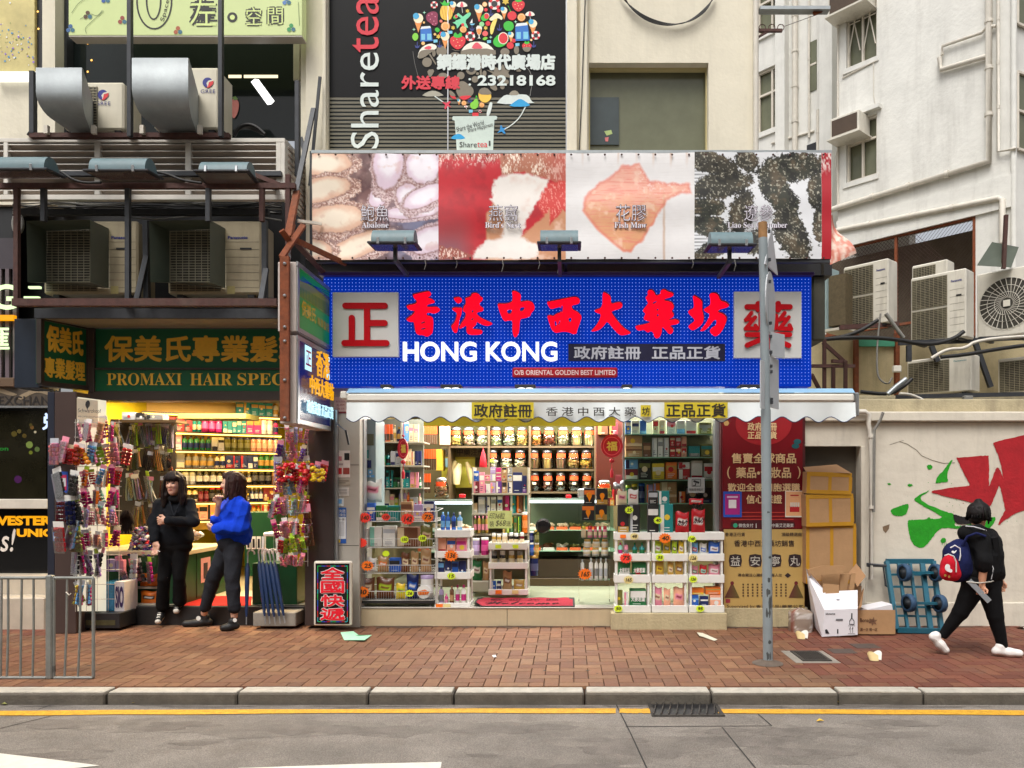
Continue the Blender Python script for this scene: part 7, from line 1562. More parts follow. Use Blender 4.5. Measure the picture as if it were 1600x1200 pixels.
goods("the left unit's first tray",RT,yr,871,[("bottle","mint","magenta",966,973,848),("bottle","pink","grey",975,982,848),("bottle","teal","green",988,996,848),("bottle","teal","green",999,1008,848)])
goods("the left unit's barley tray",RT,yr,904,[("box","green","white",966,985,879),("box","green","orange",988,1010,879)]);goods("the left unit's bottom tray",RT,yr,950,[("box","olive","peach",962,973,922),("box","white","pink",975,982,925),("box","green","white",984,1010,921)])
for x0,x1,y0,y1 in((968,984,887,895),(990,1008,887,895),(986,1008,932,940)):b=MB();b.ptext("大麥若葉",x0,y0,x1,y1,yr-.004,(VC,PAL['white']),.02);o=tag(b.build("packet_lettering"),"white characters printed on a green barley box"+f", {['first in the upper tray', 'second in the upper tray', 'in the bottom tray'][(x0 > 985) + (y0 > 900)]}","lettering","lettering on the barley boxes")
goods("the middle unit's first tray",RT,yr,871,[("pouch","lime","white",1022,1034,845),("pouch","yellow","olive",1036,1048,844),("pouch","lime","olive",1050,1058,846),("pouch","yellow","white",1060,1069,846)])
goods("the middle unit's gold tray",RT,yr,904,[("pouch","gold","yellow",1024,1038,876),("pouch","gold","cream",1043,1053,878),("pouch","gold","brown",1055,1068,877)]);goods("the middle unit's bottom tray",RT,yr,950,[("pouch","pink","cream",1020,1035,918),("pouch","peach","cream",1037,1048,920),("pouch","peach","pink",1052,1070,918)])
goods("the right unit's first tray",RT,yr,871,[("pouch","sky","red",1080,1091,848),("pouch","white","blue",1093,1105,849),("pouch","blue","white",1107,1126,847)]);goods("the right unit's sweets tray",RT,yr,904,[("pouch","pink","green",1080,1091,884),("pouch","red","mint",1093,1105,883),("pouch","pink","white",1107,1126,882)])
goods("the right unit's bottom tray, front",RT,yr,950,[("box","blue","sky",1078,1092,930),("box","navy","white",1094,1107,932),("box","peach","white",1109,1127,930)]);goods("the right unit's bottom tray, upper layer",RT,yr,929,[("box","orange","yellow",1081,1100,919),("box","orange","gold",1102,1130,918)])
goods("the tops of the white tray units",RT,yr,835,[("box","black","gold",965,983,789),("box","black","silver",984,1000,789),("box","black","white",1012,1029,789),("box","teal","white",1031,1052,788),("pouch","red","white",1055,1078,800),("pouch","red","white",1080,1103,796)])
goods("the second layer over the tray units",RT,yr+.02,788.5,[("pouch","cream","pink",964,980,767),("pouch","white","red",981,998,765),("box","black","silver",1013,1028,767),("box","teal","white",1029,1046,767),("pouch","red","white",1076,1100,779)])
for x0,y0,x1,y1,l in((1058,812,1074,822,"lower left"),(1083,808,1100,818,"lower right"),(1080,785,1097,796,"upper")):b=MB();b.ptext("カルケ",x0,y0,x1,y1,yr-.07,(VG,PAL['black']),.03,shear=.2);tag(b.build("packet_lettering"),f"black slanted lettering on the {l} red snack bag","lettering")
wr_=thing("wire_rack","white wire basket rack on castors filled with boxes and snack packs","rack",P(616,948,8.16));YW2=8.16
for i,(y0,y1,x0,x1)in enumerate(((799,815,554,682),(842,856,553,679),(883,896,552,678),(924,938,551,678))):
 b=MB();X0,X1=PX(x0,YW2),PX(x1,YW2);zt,zb_=PZ(y0,YW2),PZ(y1,YW2);d=.42
 for z in(zt,zb_):b.tube([(X0,YW2,z),(X1,YW2,z),(X1,YW2+d,z+.02),(X0,YW2+d,z+.02),(X0,YW2,z)],.004,WIRE,5)
 n=34
 for k in range(n+1):x=X0+(X1-X0)*k/n;b.tube([(x,YW2,zt),(x,YW2,zb_),(x,YW2+d,zb_+.02)],.0016,WIRE,3,caps=False)
 for k in range(1,6):b.tube([(X0,YW2+d*k/6,zb_),(X1,YW2+d*k/6,zb_)],.002,WIRE,3,caps=False)
 part(b,"basket",wr_)
b=MB()
for x in(551,681):b.tube([P(x,942,YW2),P(x+2,800,YW2+.02)],.006,WIRE,6);b.tube([P(x,942,YW2+.4),P(x,790,YW2+.42)],.006,WIRE,6)
b.pbox(551,938,680,943,YW2,.42,M_DARK);part(b,"frame",wr_)
for x in(558,673):b=MB();b.M=Matrix.Translation(P(x,946,YW2+.05));b.lathe([(.0,-.012),(.024,-.012),(.026,0),(.024,.012),(0,.012)],(0,0,-.002),mat("castor_grey",S(110,110,112),.5),14,ax='x');part(b,"castor",wr_)
gW="packs in the wire basket rack"
goods("the wire rack's top basket",gW,8.24,814,[("box","white","blue",558,571,786),("box","blue","white",573,586,786),("box","green","white",587,604,790),("box","teal","green",605,624,790),("box","kraft","brown",626,644,784),("box","lilac","white",646,660,788),("box","navy","white",662,678,783)])
goods("the wire rack's second basket",gW,8.24,854,[("box","white","lilac",556,576,826),("box","white","mint",577,597,823),("box","white","silver",598,618,822),("box","brown","beige",620,653,824),("pouch","olive","beige",656,676,822)])
goods("the wire rack's third basket",gW,8.24,894,[("pouch","navy","white",556,572,864),("pouch","white","navy",573,588,872),("pouch","kraft","orange",589,607,870),("box","blue","black",608,625,872),("pouch","brown","cream",626,640,864),("pouch","kraft","cream",641,654,862),("pouch","kraft","beige",656,674,858)])
goods("the wire rack's bottom basket",gW,8.22,936,[("pouch","brown","cream",555,585,903),("pouch","brown","lime",586,616,903),("pouch","yellow","lime",618,633,912),("pouch","navy","blue",634,654,898),("can","white","lilac",655,676,900)])
b=MB();b.disc(662,925,10.5,8.19,(VC,PAL['white']),20);b.ppoly([(653,924),(664,921),(671,925),(668,929),(654,930)],8.187,(VC,PAL['orange']));tag(b.build("round_lid"),"round white lid with orange print facing out of the bottom basket","lid")
goods("the ledge above the wire rack",gW,8.35,785,[("pouch","white","pink",566,596,748)])
for t,x,y,r,c in(("140",570,809,10,"red"),("120",603,808,7,"red"),("142",637,811,11,"red"),("75",668,808,10,"orange"),("",565,848,9,"red"),("150",632,843,7,"lime"),("158",660,841,7,"lime"),("25",574,884,10,"orange"),("",603,865,6,"lime"),("30",566,925,11,"orange"),("26",640,927,7,"lime"),("136",705,868,11,"orange"),("15",705,900,7,"lime"),("165",914,903 if 0 else 897,11,"orange"),("40",1039,841,10,"orange"),("48",991,838,7,"cream"),("148",1080,818,1,"lime"),("75",978,872,10,"red"),("35",1031,871,7,"lime"),("126",1083,872,8,"cream"),("165",982,906,8,"cream"),("126",1083,905,7,"lime"),("50",966,951,7,"lime"),("95",1094,951,7,"lime"),("148",1081,842,7,"lime"),("40",1028,813,7,"lime"),("25",983,797,7,"lime")):
 if r<2:continue
 Yt=8.12 if x<690 else 8.14 if x<760 else 8.3 if x<930 else 7.94
 if x in(1028,983):Yt=7.96
 if x<690:where="the wire rack"
 elif x<760:where="the water bottle tier shelf"
 elif x<930:where="the clear rack of white bottles"
 else:where="the white tray units"
 pos={"140":"below the white and blue boxes","120":"below the green boxes","142":"below the kraft box","75":"","":""}.get(t,"")
 star_tag(t,x,y,r,Yt,c,f"{c} price tag {'reading ' + t if t else 'with faded writing'} on {where}"+(f" at its {'upper' if y < 860 else 'lower'} part" if t in("126","40","148")else ""))
for x0,x1,y,Yt,c,l in((681,692,947,8.15,"orange","plain orange sticker on the tall tier shelf's bottom tray"),(693,704,947,8.15,"cream","small cream sticker on the tall tier shelf's bottom tray"),(774,784,925,8.73,"orange","plain orange sticker on the jar shelf's bottom tray"),(800,810,925,8.73,"cream","small cream sticker on the jar shelf's bottom tray"),(774,783,854,8.73,"lime","lime sticker on the jar shelf's top tray, left one"),(801,810,854,8.73,"lime","lime sticker on the jar shelf's top tray, right one"),(969,978,838,7.95,"orange","plain orange sticker on the left white tray unit's top tray")):star_tag("",(x0+x1)/2,y,(x1-x0)/2,Yt,c,l,'rect')
ar=thing("acrylic_rack","clear acrylic rack of honey jars and white bottles beside the open floor","rack",P(930,910,8.4))
b=MB()
for y in(813,840,868,906):b.pbox(905,y,953,y+1.2,8.36,.16,GLJ)
b.pbox(904,760,905,940,8.36,.18,GLJ);b.pbox(952,760,953,940,8.36,.18,GLJ);part(b,"clear_shelves",ar)
gQ="goods on the clear acrylic rack"
goods("the acrylic rack's top level",gQ,8.4,813,[("box","black","orange",909,929,789),("box","black","gold",930,949,789)],noun="balloon box");goods("the acrylic rack's second layer",gQ,8.42,788.5,[("box","black","orange",912,930,763),("box","black","gold",932,950,763)],noun="balloon box")
for x,y,l in((919,803,"lower left"),(940,803,"lower right"),(921,777,"upper left"),(941,777,"upper right")):
 b=MB();b.ppoly(chaikin([(x-4,y-2),(x-3,y-6),(x,y-7),(x+3,y-6),(x+4,y-2),(x+1,y+4),(x,y+8),(x-1,y+4)],1),8.392,(VG,S(240,140,30)));tag(b.build("balloon_print"),f"orange balloon print on the {l} black box of the acrylic rack","print","balloon prints on the black boxes")
goods("the acrylic rack, pink jars' front row",gQ,8.4,840,[("jar","cream","yellow",908,916,822),("jar","pink","red",918,926,822),("jar","pink","red",928,933,822),("jar","pink","red",935,940,822),("jar","pink","red",942,949,822)])
goods("the acrylic rack's honey level",gQ,8.4,868,[("jar","white","gold",911,923,856),("jar","white","gold",925,937,856),("jar","white","gold",939,951,856)]);goods("the acrylic rack's honey level, upper layer",gQ,8.41,855.5,[("jar","white","gold",912,924,843),("jar","white","gold",926,938,843),("jar","white","gold",940,951,843)])
goods("the acrylic rack's lowest level",gQ,8.4,906,[("bottle","white","silver",907,913,874),("bottle","white","silver",920,927,872),("bottle","white","grey",929,935,872),("bottle","white","silver",936,942,872),("bottle","white","silver",944,950,872)])
sc_=thing("glass_showcase","tall glass showcase of medicine boxes behind the white tray units","cabinet",P(1050,830,8.6));YG_=8.6
b=MB();b.pbox(974,640,1118,860,YG_+.34,.03,mat("showcase_back",S(112,112,92),.6,noise=.1));part(b,"back_panel",sc_)
for y in(678,714,749.5,786,830):b=MB();b.box(PX(974,YG_),PX(1118,YG_),YG_,YG_+.34,PZ(y+1.6,YG_),PZ(y,YG_),mat("green_glass_shelf",()));part(b,"glass_shelf",sc_)
b=MB()
for x in(973,1116):b.pbox(x,640,x+2.5,860,YG_-.03,.03,M_ALU)
part(b,"frame",sc_)
b=MB();b.pquad(976,655,1116,830,YG_-.02,GL);part(b,"front_glass",sc_)
gS="medicine boxes in the glass showcase"
goods("the showcase's top shelf",gS,YG_+.06,678,[("box","blue","white",977,986,657),("box","white","navy",987,999,657),("box","blue","sky",1000,1010,657),("box","cream","red",1020,1029,656),("box","cream","red",1030,1039,656),("box","white","pink",1042,1056,657),("box","white","sky",1057,1071,657),("box","white","red",1072,1088,657),("box","olive","grey",1092,1112,660)])
goods("the showcase's second shelf",gS,YG_+.06,714,[("box","kraft","brown",977,1004,698),("box","brown","kraft",1005,1017,692),("box","white","silver",1019,1027,684),("box","white","grey",1028,1036,684),("box","white","silver",1037,1045,684),("box","red","cream",1047,1055,699),("box","red","cream",1056,1064,699),("box","peach","red",1065,1073,699),("box","teal","grey",1076,1094,697),("box","olive","teal",1095,1113,694)])
goods("the showcase's second shelf, upper layer",gS,YG_+.07,697.5,[("box","kraft","cream",977,1004,681),("box","red","cream",1047,1055,682),("box","red","white",1056,1064,682),("box","peach","red",1065,1073,682)])
goods("the showcase's third shelf",gS,YG_+.06,749,[("box","maroon","white",977,997,733),("box","black","olive",998,1017,718),("box","yellow","white",1019,1038,724),("box","orange","gold",1040,1058,722),("box","red","white",1060,1078,733),("box","white","red",1080,1098,720),("box","white","red",1100,1114,724)]);goods("the showcase's third shelf, upper layer",gS,YG_+.07,732.5,[("box","sky","navy",977,997,718),("box","white","red",1060,1078,722)])
goods("the showcase's fourth shelf",gS,YG_+.06,786,[("can","green","lime",978,986,758),("can","olive","yellow",987,996,756),("can","navy","blue",998,1008,755),("box","lilac","orange",1010,1020,757),("box","orange","lilac",1021,1031,755),("box","kraft","beige",1033,1058,769),("box","orange","white",1061,1071,768),("box","black","grey",1072,1092,760),("box","black","navy",1094,1112,762)]);goods("the showcase's fourth shelf, upper layer",gS,YG_+.07,768.5,[("box","kraft","cream",1033,1058,753)])
cc=thing("camera_notice","grey surveillance notice with a black camera pictogram on the showcase glass","notice",P(1088,770,YG_-.03));b=MB();b.pbox(1075,746,1101,770,YG_-.03,.006,(VC,S(150,152,150)));part(b,"panel",cc)
b=MB();k=YG_-.033;dk=(VC,S(24,24,26));b.fill([[(1081,748.5),(1095,748.5),(1095,760),(1081,760)],[(1081.8,749.3),(1094.2,749.3),(1094.2,759.2),(1081.8,759.2)]],k,dk);b.ppoly([(1084,750),(1093,753),(1092,756),(1083,753)],k,dk);b.ppoly([(1086,755),(1088,755),(1087,759),(1083,759),(1083,758),(1086,758)],k,dk);b.ptext("閉路電視監控",1077,763,1099,767,k,dk,0);part(b,"pictogram",cc)
b=MB();b.M=Matrix.Translation(P(966,766,8.4))
for i in range(9):b.lathe([(.0,0),(.022,.01),(.02,.05),(0,.06)],(gr.uniform(-.05,.05),gr.uniform(-.03,.03),gr.uniform(-.01,.05)),M_ALU,9)
tag(b.build("metal_tins"),"cluster of small silvery tins beside the black balloon boxes","tin")
ls=thing("side_shelving","pale shelving of skin care packs along the left side of the drugstore","shelf",P(625,790,9.1));YLs=9.1
for y in(690,727,762,795):b=MB();b.box(PX(586,YLs),PX(662,YLs),YLs,YLs+.4,PZ(y+2,YLs),PZ(y,YLs),SHW);part(b,"board",ls)
b=MB();b.pbox(586,655,662,830,YLs+.4,.02,mat("pale_back",S(140,144,136),.5,noise=.1));b.pbox(626,655,628,830,YLs-.01,.4,SHW);part(b,"back_panel",ls)
gL="packs on the drugstore side shelving"
CL_=["white","sky","green","lime","pink","navy","cream","lilac","orange","silver","teal"]
for i,(y,w_)in enumerate(((690,"top"),(727,"second"),(762,"third"),(795,"lowest"))):goods(f"the {w_} side shelf",gL,YLs+.05,y,fillrow(588,660,y,4,8,16,30,["box","box","bottle"],CL_,2))
def sachets(label,x0,x1,y0,y1,n,Y,lab=.45):
 b=MB();t_=thing("sachet_bundle",label,"sachet",P((x0+x1)/2,y1,Y),"hanging sachets with orange tags")
 for i in range(n):
  x=x0+(x1-x0)*(i+.5)/n;w_=(x1-x0)/n*.42;b=MB();b.pbox(x-w_,y0+(y1-y0)*lab,x+w_,y1,Y,.02,(VG,S(90,66,46)),.004);b.pbox(x-w_,y0,x+w_,y0+(y1-y0)*lab,Y-.004,.012,(VC,S(250,96,26)));part(b,"sachet",t_)
sachets("hanging sachets with big orange tags by the mirror panel top",592,614,663,688,4,8.8,.6);sachets("hanging sachets with orange tags left of the jar shelf, top row",662,683,666,694,6,9.8);sachets("hanging sachets with orange tags left of the alcove, middle row",655,682,702,734,7,9.6);sachets("short hanging sachets with orange tags above the left counter",655,673,740,770,4,9.7)
b=MB();b.pbox(687,666,702,695,10.3,.1,(VC,PAL['peach']),.003);b.ppoly([(689,692),(695,676),(701,692)],10.297,(VC,PAL['white']));tag(b.build("product_box"),"pink and white box at the left end of the top jar shelf","box")
mp=thing("mirror_panel","pale blue grey cabinet side with payment stickers inside the left shopfront frame","cabinet",P(572,800,8.4));b=MB();b.pbox(557,655,587,800,8.38,.4,mat("blue_grey_laminate",S(140,158,162),.3,noise=.06));part(b,"side_panel",mp)
b=MB();b.pbox(559,678,584,696,8.376,.004,M_GLASSG);part(b,"glass_strip",mp)
for x0,y0,x1,y1,c,nm in((565,703,576,716,'teal',"sticker"),(562,719,580,731,'navy',"sticker"),(558,732,572,735,'green',"sticker"),(561,736,568,742,'green',"sticker"),(575,734,582,741,'sky',"sticker"),(572,742,585,746,'sky',"sticker"),(560,760,565,770,'maroon',"sticker"),(559,776,566,781,'teal',"sticker"),(560,749,565,755,'navy',"sticker")):
 b=MB();b.pquad(x0,y0,x1,y1,8.372,(VG,PAL[c]));b.disc((x0+x1)/2,(y0+y1)/2,min(x1-x0,y1-y0)*.22,8.371,(VG,PAL['white']),10)if c!='navy' else b.ppoly([(x0+1,y1-1),(x0+5,y0+1),(x0+10,y0+1),(x0+6,y1-1)],8.371,(VG,PAL['red']));part(b,nm,mp)
def ornament(label,x,y,rx,ry,Y,tassel,ch):
 t_=thing("lantern_ornament",label,"ornament",P(x,y,Y));RDm=mat("lantern_red",S(196,16,40),.5,noise=.1)
 b=MB();b.fill([[(x+rx*math.cos(a),y+ry*math.sin(a))for a in np.linspace(0,6.283,26,False)]],Y,RDm,.03);part(b,"red_disc",t_)
 b=MB();b.fill([[(x+rx*.82*math.cos(a),y+ry*.82*math.sin(a))for a in np.linspace(0,6.283,24,False)],[(x+rx*.74*math.cos(a),y+ry*.74*math.sin(a))for a in np.linspace(0,6.283,24,False)]],Y-.032,(VC,S(240,90,100)))
 b.ptext(ch,x-rx*.5,y-ry*.42,x+rx*.5,y+ry*.42,Y-.034,(VC,S(240,206,90)),.03);part(b,"gold_character",t_)
 b=MB();b.tube([P(x,y-ry,Y),P(x,655,Y)],.005,RDm,5);b.lathe([(0,-.03),(.028,-.01),(.028,.01),(0,.03)],P(x,y+ry+5,Y),RDm,10);b.tube([P(x,y+ry,Y),P(x,tassel-12,Y)],.004,RDm,5);b.tube([P(x,tassel-14,Y),P(x,tassel-9,Y),P(x,tassel,Y)],[.006,.02,.016],RDm,8);b.lathe([(0,-.02),(.02,0),(0,.02)],P(x,y-ry-4,Y),RDm,8);part(b,"tassel",t_)
ornament("round red lucky ornament with a gold character hanging before the showcase",956,697,17,18,8.5,746,"福");ornament("oval red lucky ornament hanging at the left of the drugstore",630,701,8,16,8.5,748,"福")
b=MB();b.lathe([(0,0),(.05,.02),(.04,.14),(.03,.2),(.02,.24),(0,.3)],P(755,737,9.6),mat("lantern_red",()),10);b.tube([P(755,712,9.6),P(755,698,9.6)],.004,mat("lantern_red",()),5);tag(b.build("red_tassel"),"red figure shaped tassel hanging beside the yellow alcove","ornament")
rc=thing("red_cabinet","dark red lacquer cabinet of packets between jars and showcase","cabinet",P(958,800,9.6));b=MB();b.pbox(932,640,976,790,9.7,.3,mat("dark_red_wood",S(84,34,24),.4,noise=.15));part(b,"carcass",rc)
goods("the red cabinet's top","boxes on the red cabinet",9.6,679,[("box","brown","gold",934,950,660),("box","maroon","gold",952,966,660)])
goods("the red cabinet's lower shelf","boxes on the red cabinet",9.6,790,[("box","red","gold",953,960,765),("box","maroon","cream",962,972,742)])
mt=thing("welcome_mat","red welcome mat with black lettering and a curled corner on the step","mat",P(815,950,8.2));zm=FLR+.004
def gz_(px,py):Y=YG(py,zm);return Vector((PX(px,Y),Y,zm))
Ya,Yb2=8.16,8.78;X0m,X1m=PX(736,Ya),PX(898,Ya)
def mfn(o):
 def f(u,v):
  cur=np.clip((.1-u)/.1,0,1)*np.clip((.55-v)/.55,0,1);return np.stack([X0m+o+u*(X1m-X0m-2*o)+cur*.03,Ya+o+v*(Yb2-Ya-2*o),zm+.006+o*.03+.045*cur**1.5+.003*np.sin(u*22)*(v>.8)],1)
 return f
b=MB();b.grid(mfn(0),40,12,mat("mat_rubber",S(30,22,24),.8,noise=.1));b.box(X0m+.1,X1m,Ya,Yb2,zm-.003,zm+.003,mat("mat_rubber",()));part(b,"rubber_edge",mt)
b=MB();b.grid(mfn(.02),40,12,mat("mat_red",S(146,18,42),.95,noise=.2,scale=60,bump=.3,bscale=200));part(b,"red_pile",mt)
b=MB();sc="".join(chr(0x1D4D0+ord(c)-65)if c.isupper()else chr(0x1D4EA+ord(c)-97)for c in "Welcome");zz=zm+.0105
b.text(sc,(X0m+.13,Ya+.1,zz),(1,0,0),(0,1,0),.8,.22,(VF,S(40,10,18)),.0)
for i,c in enumerate("歡迎光臨"):b.text(c,(X0m+.16+i*.21,Ya+.37,zz),(1,0,0),(0,1,0),.13,.15,(VF,S(60,10,22)),0)
part(b,"black_lettering",mt)
YPo=8.1
rp_=thing("red_poster","tall dark red poster with pale gold characters behind the sign pole","poster",P(1193,826,YPo));b=MB();b.pbox(1129,640,1254,826,YPo,.012,mat("red_poster_print",S(116,8,22),.35,noise=.12,scale=3));part(b,"sheet",rp_)
b=MB();b.fill([[(1193+44*math.cos(a),662+34*math.sin(a))for a in np.linspace(0,6.283,40,False)]],YPo-.003,(VC,S(156,14,26)));b.fill([chaikin([(1140,826),(1144,812),(1240,812),(1244,826)],1)],YPo-.003,(VC,S(70,4,14)))
for y,x0,x1 in((800,1158,1226),(806,1150,1232),(811,1142,1240)):b.pquad(x0,y,x1,y+1.4,YPo-.005,(VC,S(196,60,50)))
for cx,cy in((1246,690),(1243,697)):b.disc(cx,cy,6,YPo-.004-cx*1e-6,(VC,S(20,84,90)),14,4)
b.disc(1135,661,4.5,YPo-.004,(VC,S(190,150,90)),6);part(b,"ornament_print",rp_)
GP=(VC,S(232,200,150));b=MB();k=YPo-.008
for t,x0,x1,y0,y1 in(("政府註冊",1168,1214,660,673),("正品正貨",1168,1214,674,686),("售賣全球商品",1143,1244,708,724),("藥品•化妝品",1150,1236,730,747),("歡迎全國同胞選購",1137,1250,755,768),("信心保證",1166,1222,773,787)):b.ptext(t,x0,y0,x1,y1,k,GP,.022)
b.ptext("(",1136,729,1141,748,k,GP);b.ptext(")",1246,729,1251,748,k,GP);b.ptext("微信支付",1154,818,1177,824,k,(VC,PAL['white']));b.ptext("|",1181,818,1182,825,k,(VC,PAL['white']));b.ptext("中藥艾泥藥業",1206,818,1240,824,k,(VC,PAL['white']));b.disc(1149,821,3.6,k,(VC,S(50,160,120)),12);b.disc(1200,821,3,k,(VC,S(220,120,140)),12);part(b,"gold_characters",rp_)
for x0,y0,x1,y1,c0,c1,l in((1130,768,1159,808,S(36,84,190),S(170,30,130),"blue bordered magenta payment sheet"),(1227,767,1256,808,S(240,232,222),S(236,180,130),"cream sheet with a red gift basket")):
 t_=thing("taped_sheet",l+" taped on the red poster","notice",P((x0+x1)/2,y1,YPo-.01));b=MB();b.pbox(x0,y0,x1,y1,YPo-.012,.003,(VC,c0));part(b,"sheet",t_);b=MB();k=YPo-.014
 if c1==S(170,30,130):b.pquad(x0+3,y0+4,x1-3,y1-4,k,(VC,c1));b.pquad(x0+8.5,y0+13,x1-8.5,y1-14,k-.001,(VC,S(236,232,236)));b.pquad(x0+6,y0+7,x1-6,y0+10,k-.001,(VC,S(220,190,220)))
 else:b.pquad(x0+1,y0+1,x1-1,y1-2,k,(VC,c1));b.ppoly([(x0+7,y1-17),(x0+22,y1-17),(x0+22,y1-8),(x0+7,y1-8)],k-.001,(VC,PAL['red']));[b.pquad(x0+8+i*3,y1-23,x0+10+i*3,y1-16,k-.0015,(VC,PAL['white']))for i in range(5)];b.pquad(x0+8,y0+6,x0+21,y0+8,k-.001,(VC,PAL['red']))
 part(b,"print",t_)
gp=thing("gold_poster","tan poster with four dark plaques below the red poster","poster",P(1195,954,YPo));b=MB();b.pbox(1131,827,1257,954,YPo,.012,mat("gold_poster_print",S(190,158,94),.4,noise=.06,scale=4));part(b,"sheet",gp)
b=MB();k=YPo-.004;db=(VC,S(48,34,36))
for i,c in enumerate("益安寧丸"):
 cx=1149+i*31;b.ppoly([(cx+(12.5-2.2*(q%2))*math.cos(math.pi/4+q*math.pi/4)*(1.0),876+(12.5-2.2*(q%2))*math.sin(math.pi/4+q*math.pi/4))for q in range(8)],k,db);b.ptext(c,cx-7.5,869,cx+7.5,884,k-.003,(VC,S(190,186,176)),.005)
part(b,"plaques",gp);b=MB();k=YPo-.004
for t,x0,x1,y0,y1 in(("香港正行貨",1133,1164,832,838),("頂級精選廠",1221,1253,832,838),("香港中西大藥坊銷售",1147,1241,844,854),("適合關注心臟病的長者人仕",1153,1222,896,901),("Supervised by:",1136,1180,945,951),("香港(正品)藥業公司",1181,1255,945,951)):b.ptext(t,x0,y0,x1,y1,k,db,.006)
for c in range(10):
 for r_ in range(5):b.pquad(1160+c*7.4,912+r_*4.4,1162.6+c*7.4,914.6+r_*4.4,k,(VC,S(92,70,44)))
b.pquad(1134,936,1141,942,k,(VC,S(150,50,60)));part(b,"dark_lettering",gp)
b=MB()
for cx in(1144,1244):
 for q in range(9):a=-1.57+(q-4)*.22;b.add([P(cx,909,k-q*.0001),P(cx+(q-4.6)*2.6,934,k-q*.0001),P(cx+(q-3.6)*2.6,934,k-q*.0001)],[(0,1,2)],(VC,S(96,50+q*4,40)))
 b.disc(cx,911,3,k-.002,(VC,S(110,30,40)),8)
b.ppoly([(1226,899),(1231,895),(1236,899),(1231,903)],k,db);part(b,"root_bundles",gp)
YCo=8.074
def notice(label,x0,y0,x1,y1,base,rects,texts=(),Y=YCo):
 t_=thing("wall_notice",label,"notice",P((x0+x1)/2,y1,Y));b=MB();b.pbox(x0,y0,x1,y1,Y,.003,(VC,base));part(b,"sheet",t_);b=MB()
 for i,(a0,b0,a1,b1,c)in enumerate(rects):b.pquad(a0,b0,a1,b1,Y-.002-i*.0002,(VC,c))
 for t,a0,b0,a1,b1,c in texts:b.ptext(t,a0,b0,a1,b1,Y-.006,(VC,c))
 if rects or texts:part(b,"print",t_)
notice("white menu like sheet with red pictures on the grey column",518,704,547,746,S(222,210,204),[(519,705,530,707,PAL['maroon']),(521,713,534,720,S(196,120,130)),(538,708,546,719,PAL['black']),(528,731,534,741,PAL['red']),(536,731,546,741,S(150,60,50)),(519,724,536,727,S(170,150,150))])
notice("small grey notice below the white menu sheet on the column",515,749,547,758,S(176,166,150),[(524,751,545,752,S(90,80,74)),(524,754,540,755,S(90,80,74))]);notice("small white notice with tiny lines on the grey column",515,762,545,775,S(214,210,204),[(518,764+2.4*i,542,764.8+2.4*i,S(120,116,116))for i in range(4)])
notice("small white and sky blue sticker above the blue payment sheet",522,778,537,791,S(220,228,232),[(525,780,534,787,PAL['sky'])])
notice("blue payment sheet with white characters and a blank white square",516,793,541,849,S(40,96,176),[(516.5,808,540.5,842,S(226,228,230)),(519,815,538,838,S(196,198,202)),(520,843,526,848,PAL['red']),(526,843,532,848,PAL['yellow']),(532,843,538,848,PAL['blue'])],[("全國快遞",517,796,540,801,PAL['white']),("歡迎加微信",517,802,540,807,PAL['white']),("微信掃一掃",519,809.5,538,813.5,S(60,60,70))])
notice("small pinkish alarm plate under the awning end",522,620,541,645,S(206,178,170),[(522,643,541,646,PAL['maroon'])],[("INTRUDER",525,626,539,629,S(150,70,70)),("ALARM",526,631,538,634.5,S(150,70,70)),("2368 2580",526,637,538,640,S(150,70,70))])
b=MB();b.bar(P(524,660,8.0),P(540,673,7.9),.012,.012,M_ALU);b.bar(P(540,672,7.9),P(545,695,7.9),.02,.01,M_DARK);tag(b.build("stay_arm"),"thin steel stay with a dark flap beside the awning end","bracket")
ld_=thing("ceiling_lights","rows of white ceiling tube lights inside the drugstore","light",(0,9.4,2.5))
for y,e in((8.75,45),(9.5,85),(10.15,120)):
 b=MB();b.box(-2.0,1.9,y-.03,y+.03,2.5,2.53,mat("shop_tube",(1,.98,.92),noise=0,emit=5));part(b,"tube",ld_);lamp("shop_area_light",'AREA',(-.1,y,2.48),e,(1,.96,.88),3.8,.12,(0,0,0),ld_)
# salon goods
SA,SB=Vector((PX(222,9.6),9.6,0)),Vector((PX(440,10.45),10.45,0));SD=(SB-SA);SLn=SD.length;SD.normalize();SR=math.atan2(SD.y,SD.x);SN=Vector((SD.y,-SD.x,0))
ss=thing("salon_shelving","warm lit wall shelving packed with hair products at the back of the hair shop","shelf",(SA.x+1,10,0))
def sbox(b,t0,t1,o0,o1,z0,z1,m):
 v=[SA+SD*t+SN*o+Vector((0,0,z))for t in(t0,t1)for o in(o0,o1)for z in(z0,z1)];b.add(v,[(0,1,3,2),(4,6,7,5),(0,4,5,1),(2,3,7,6),(0,2,6,4),(1,5,7,3)],m)
b=MB();sbox(b,0,SLn,-.3,-.28,.9,2.62,mat("warm_back",S(226,190,110),.6,noise=.06));part(b,"back_panel",ss)
gP="hair products on the warm lit shelves"
levels=[(2.42,"top"),(2.18,"second"),(1.945,"third"),(1.715,"fourth"),(1.5,"fifth"),(1.276,"sixth"),(1.04,"lowest")]
SETS=[["white","orange","gold","pink","teal","red","cream","peach"],["orange","peach","cream","white","magenta","teal","brown","red","lilac"],["cream","peach","white","green","olive","pink","red","blue","gold"],["teal","cream","peach","silver","green","gold","navy","red","grey"],["brown","kraft","black","silver","red","mint","maroon","black"],["cream","kraft","peach","maroon","black","navy","purple"],["cream","white","gold","peach","blue","purple"]]
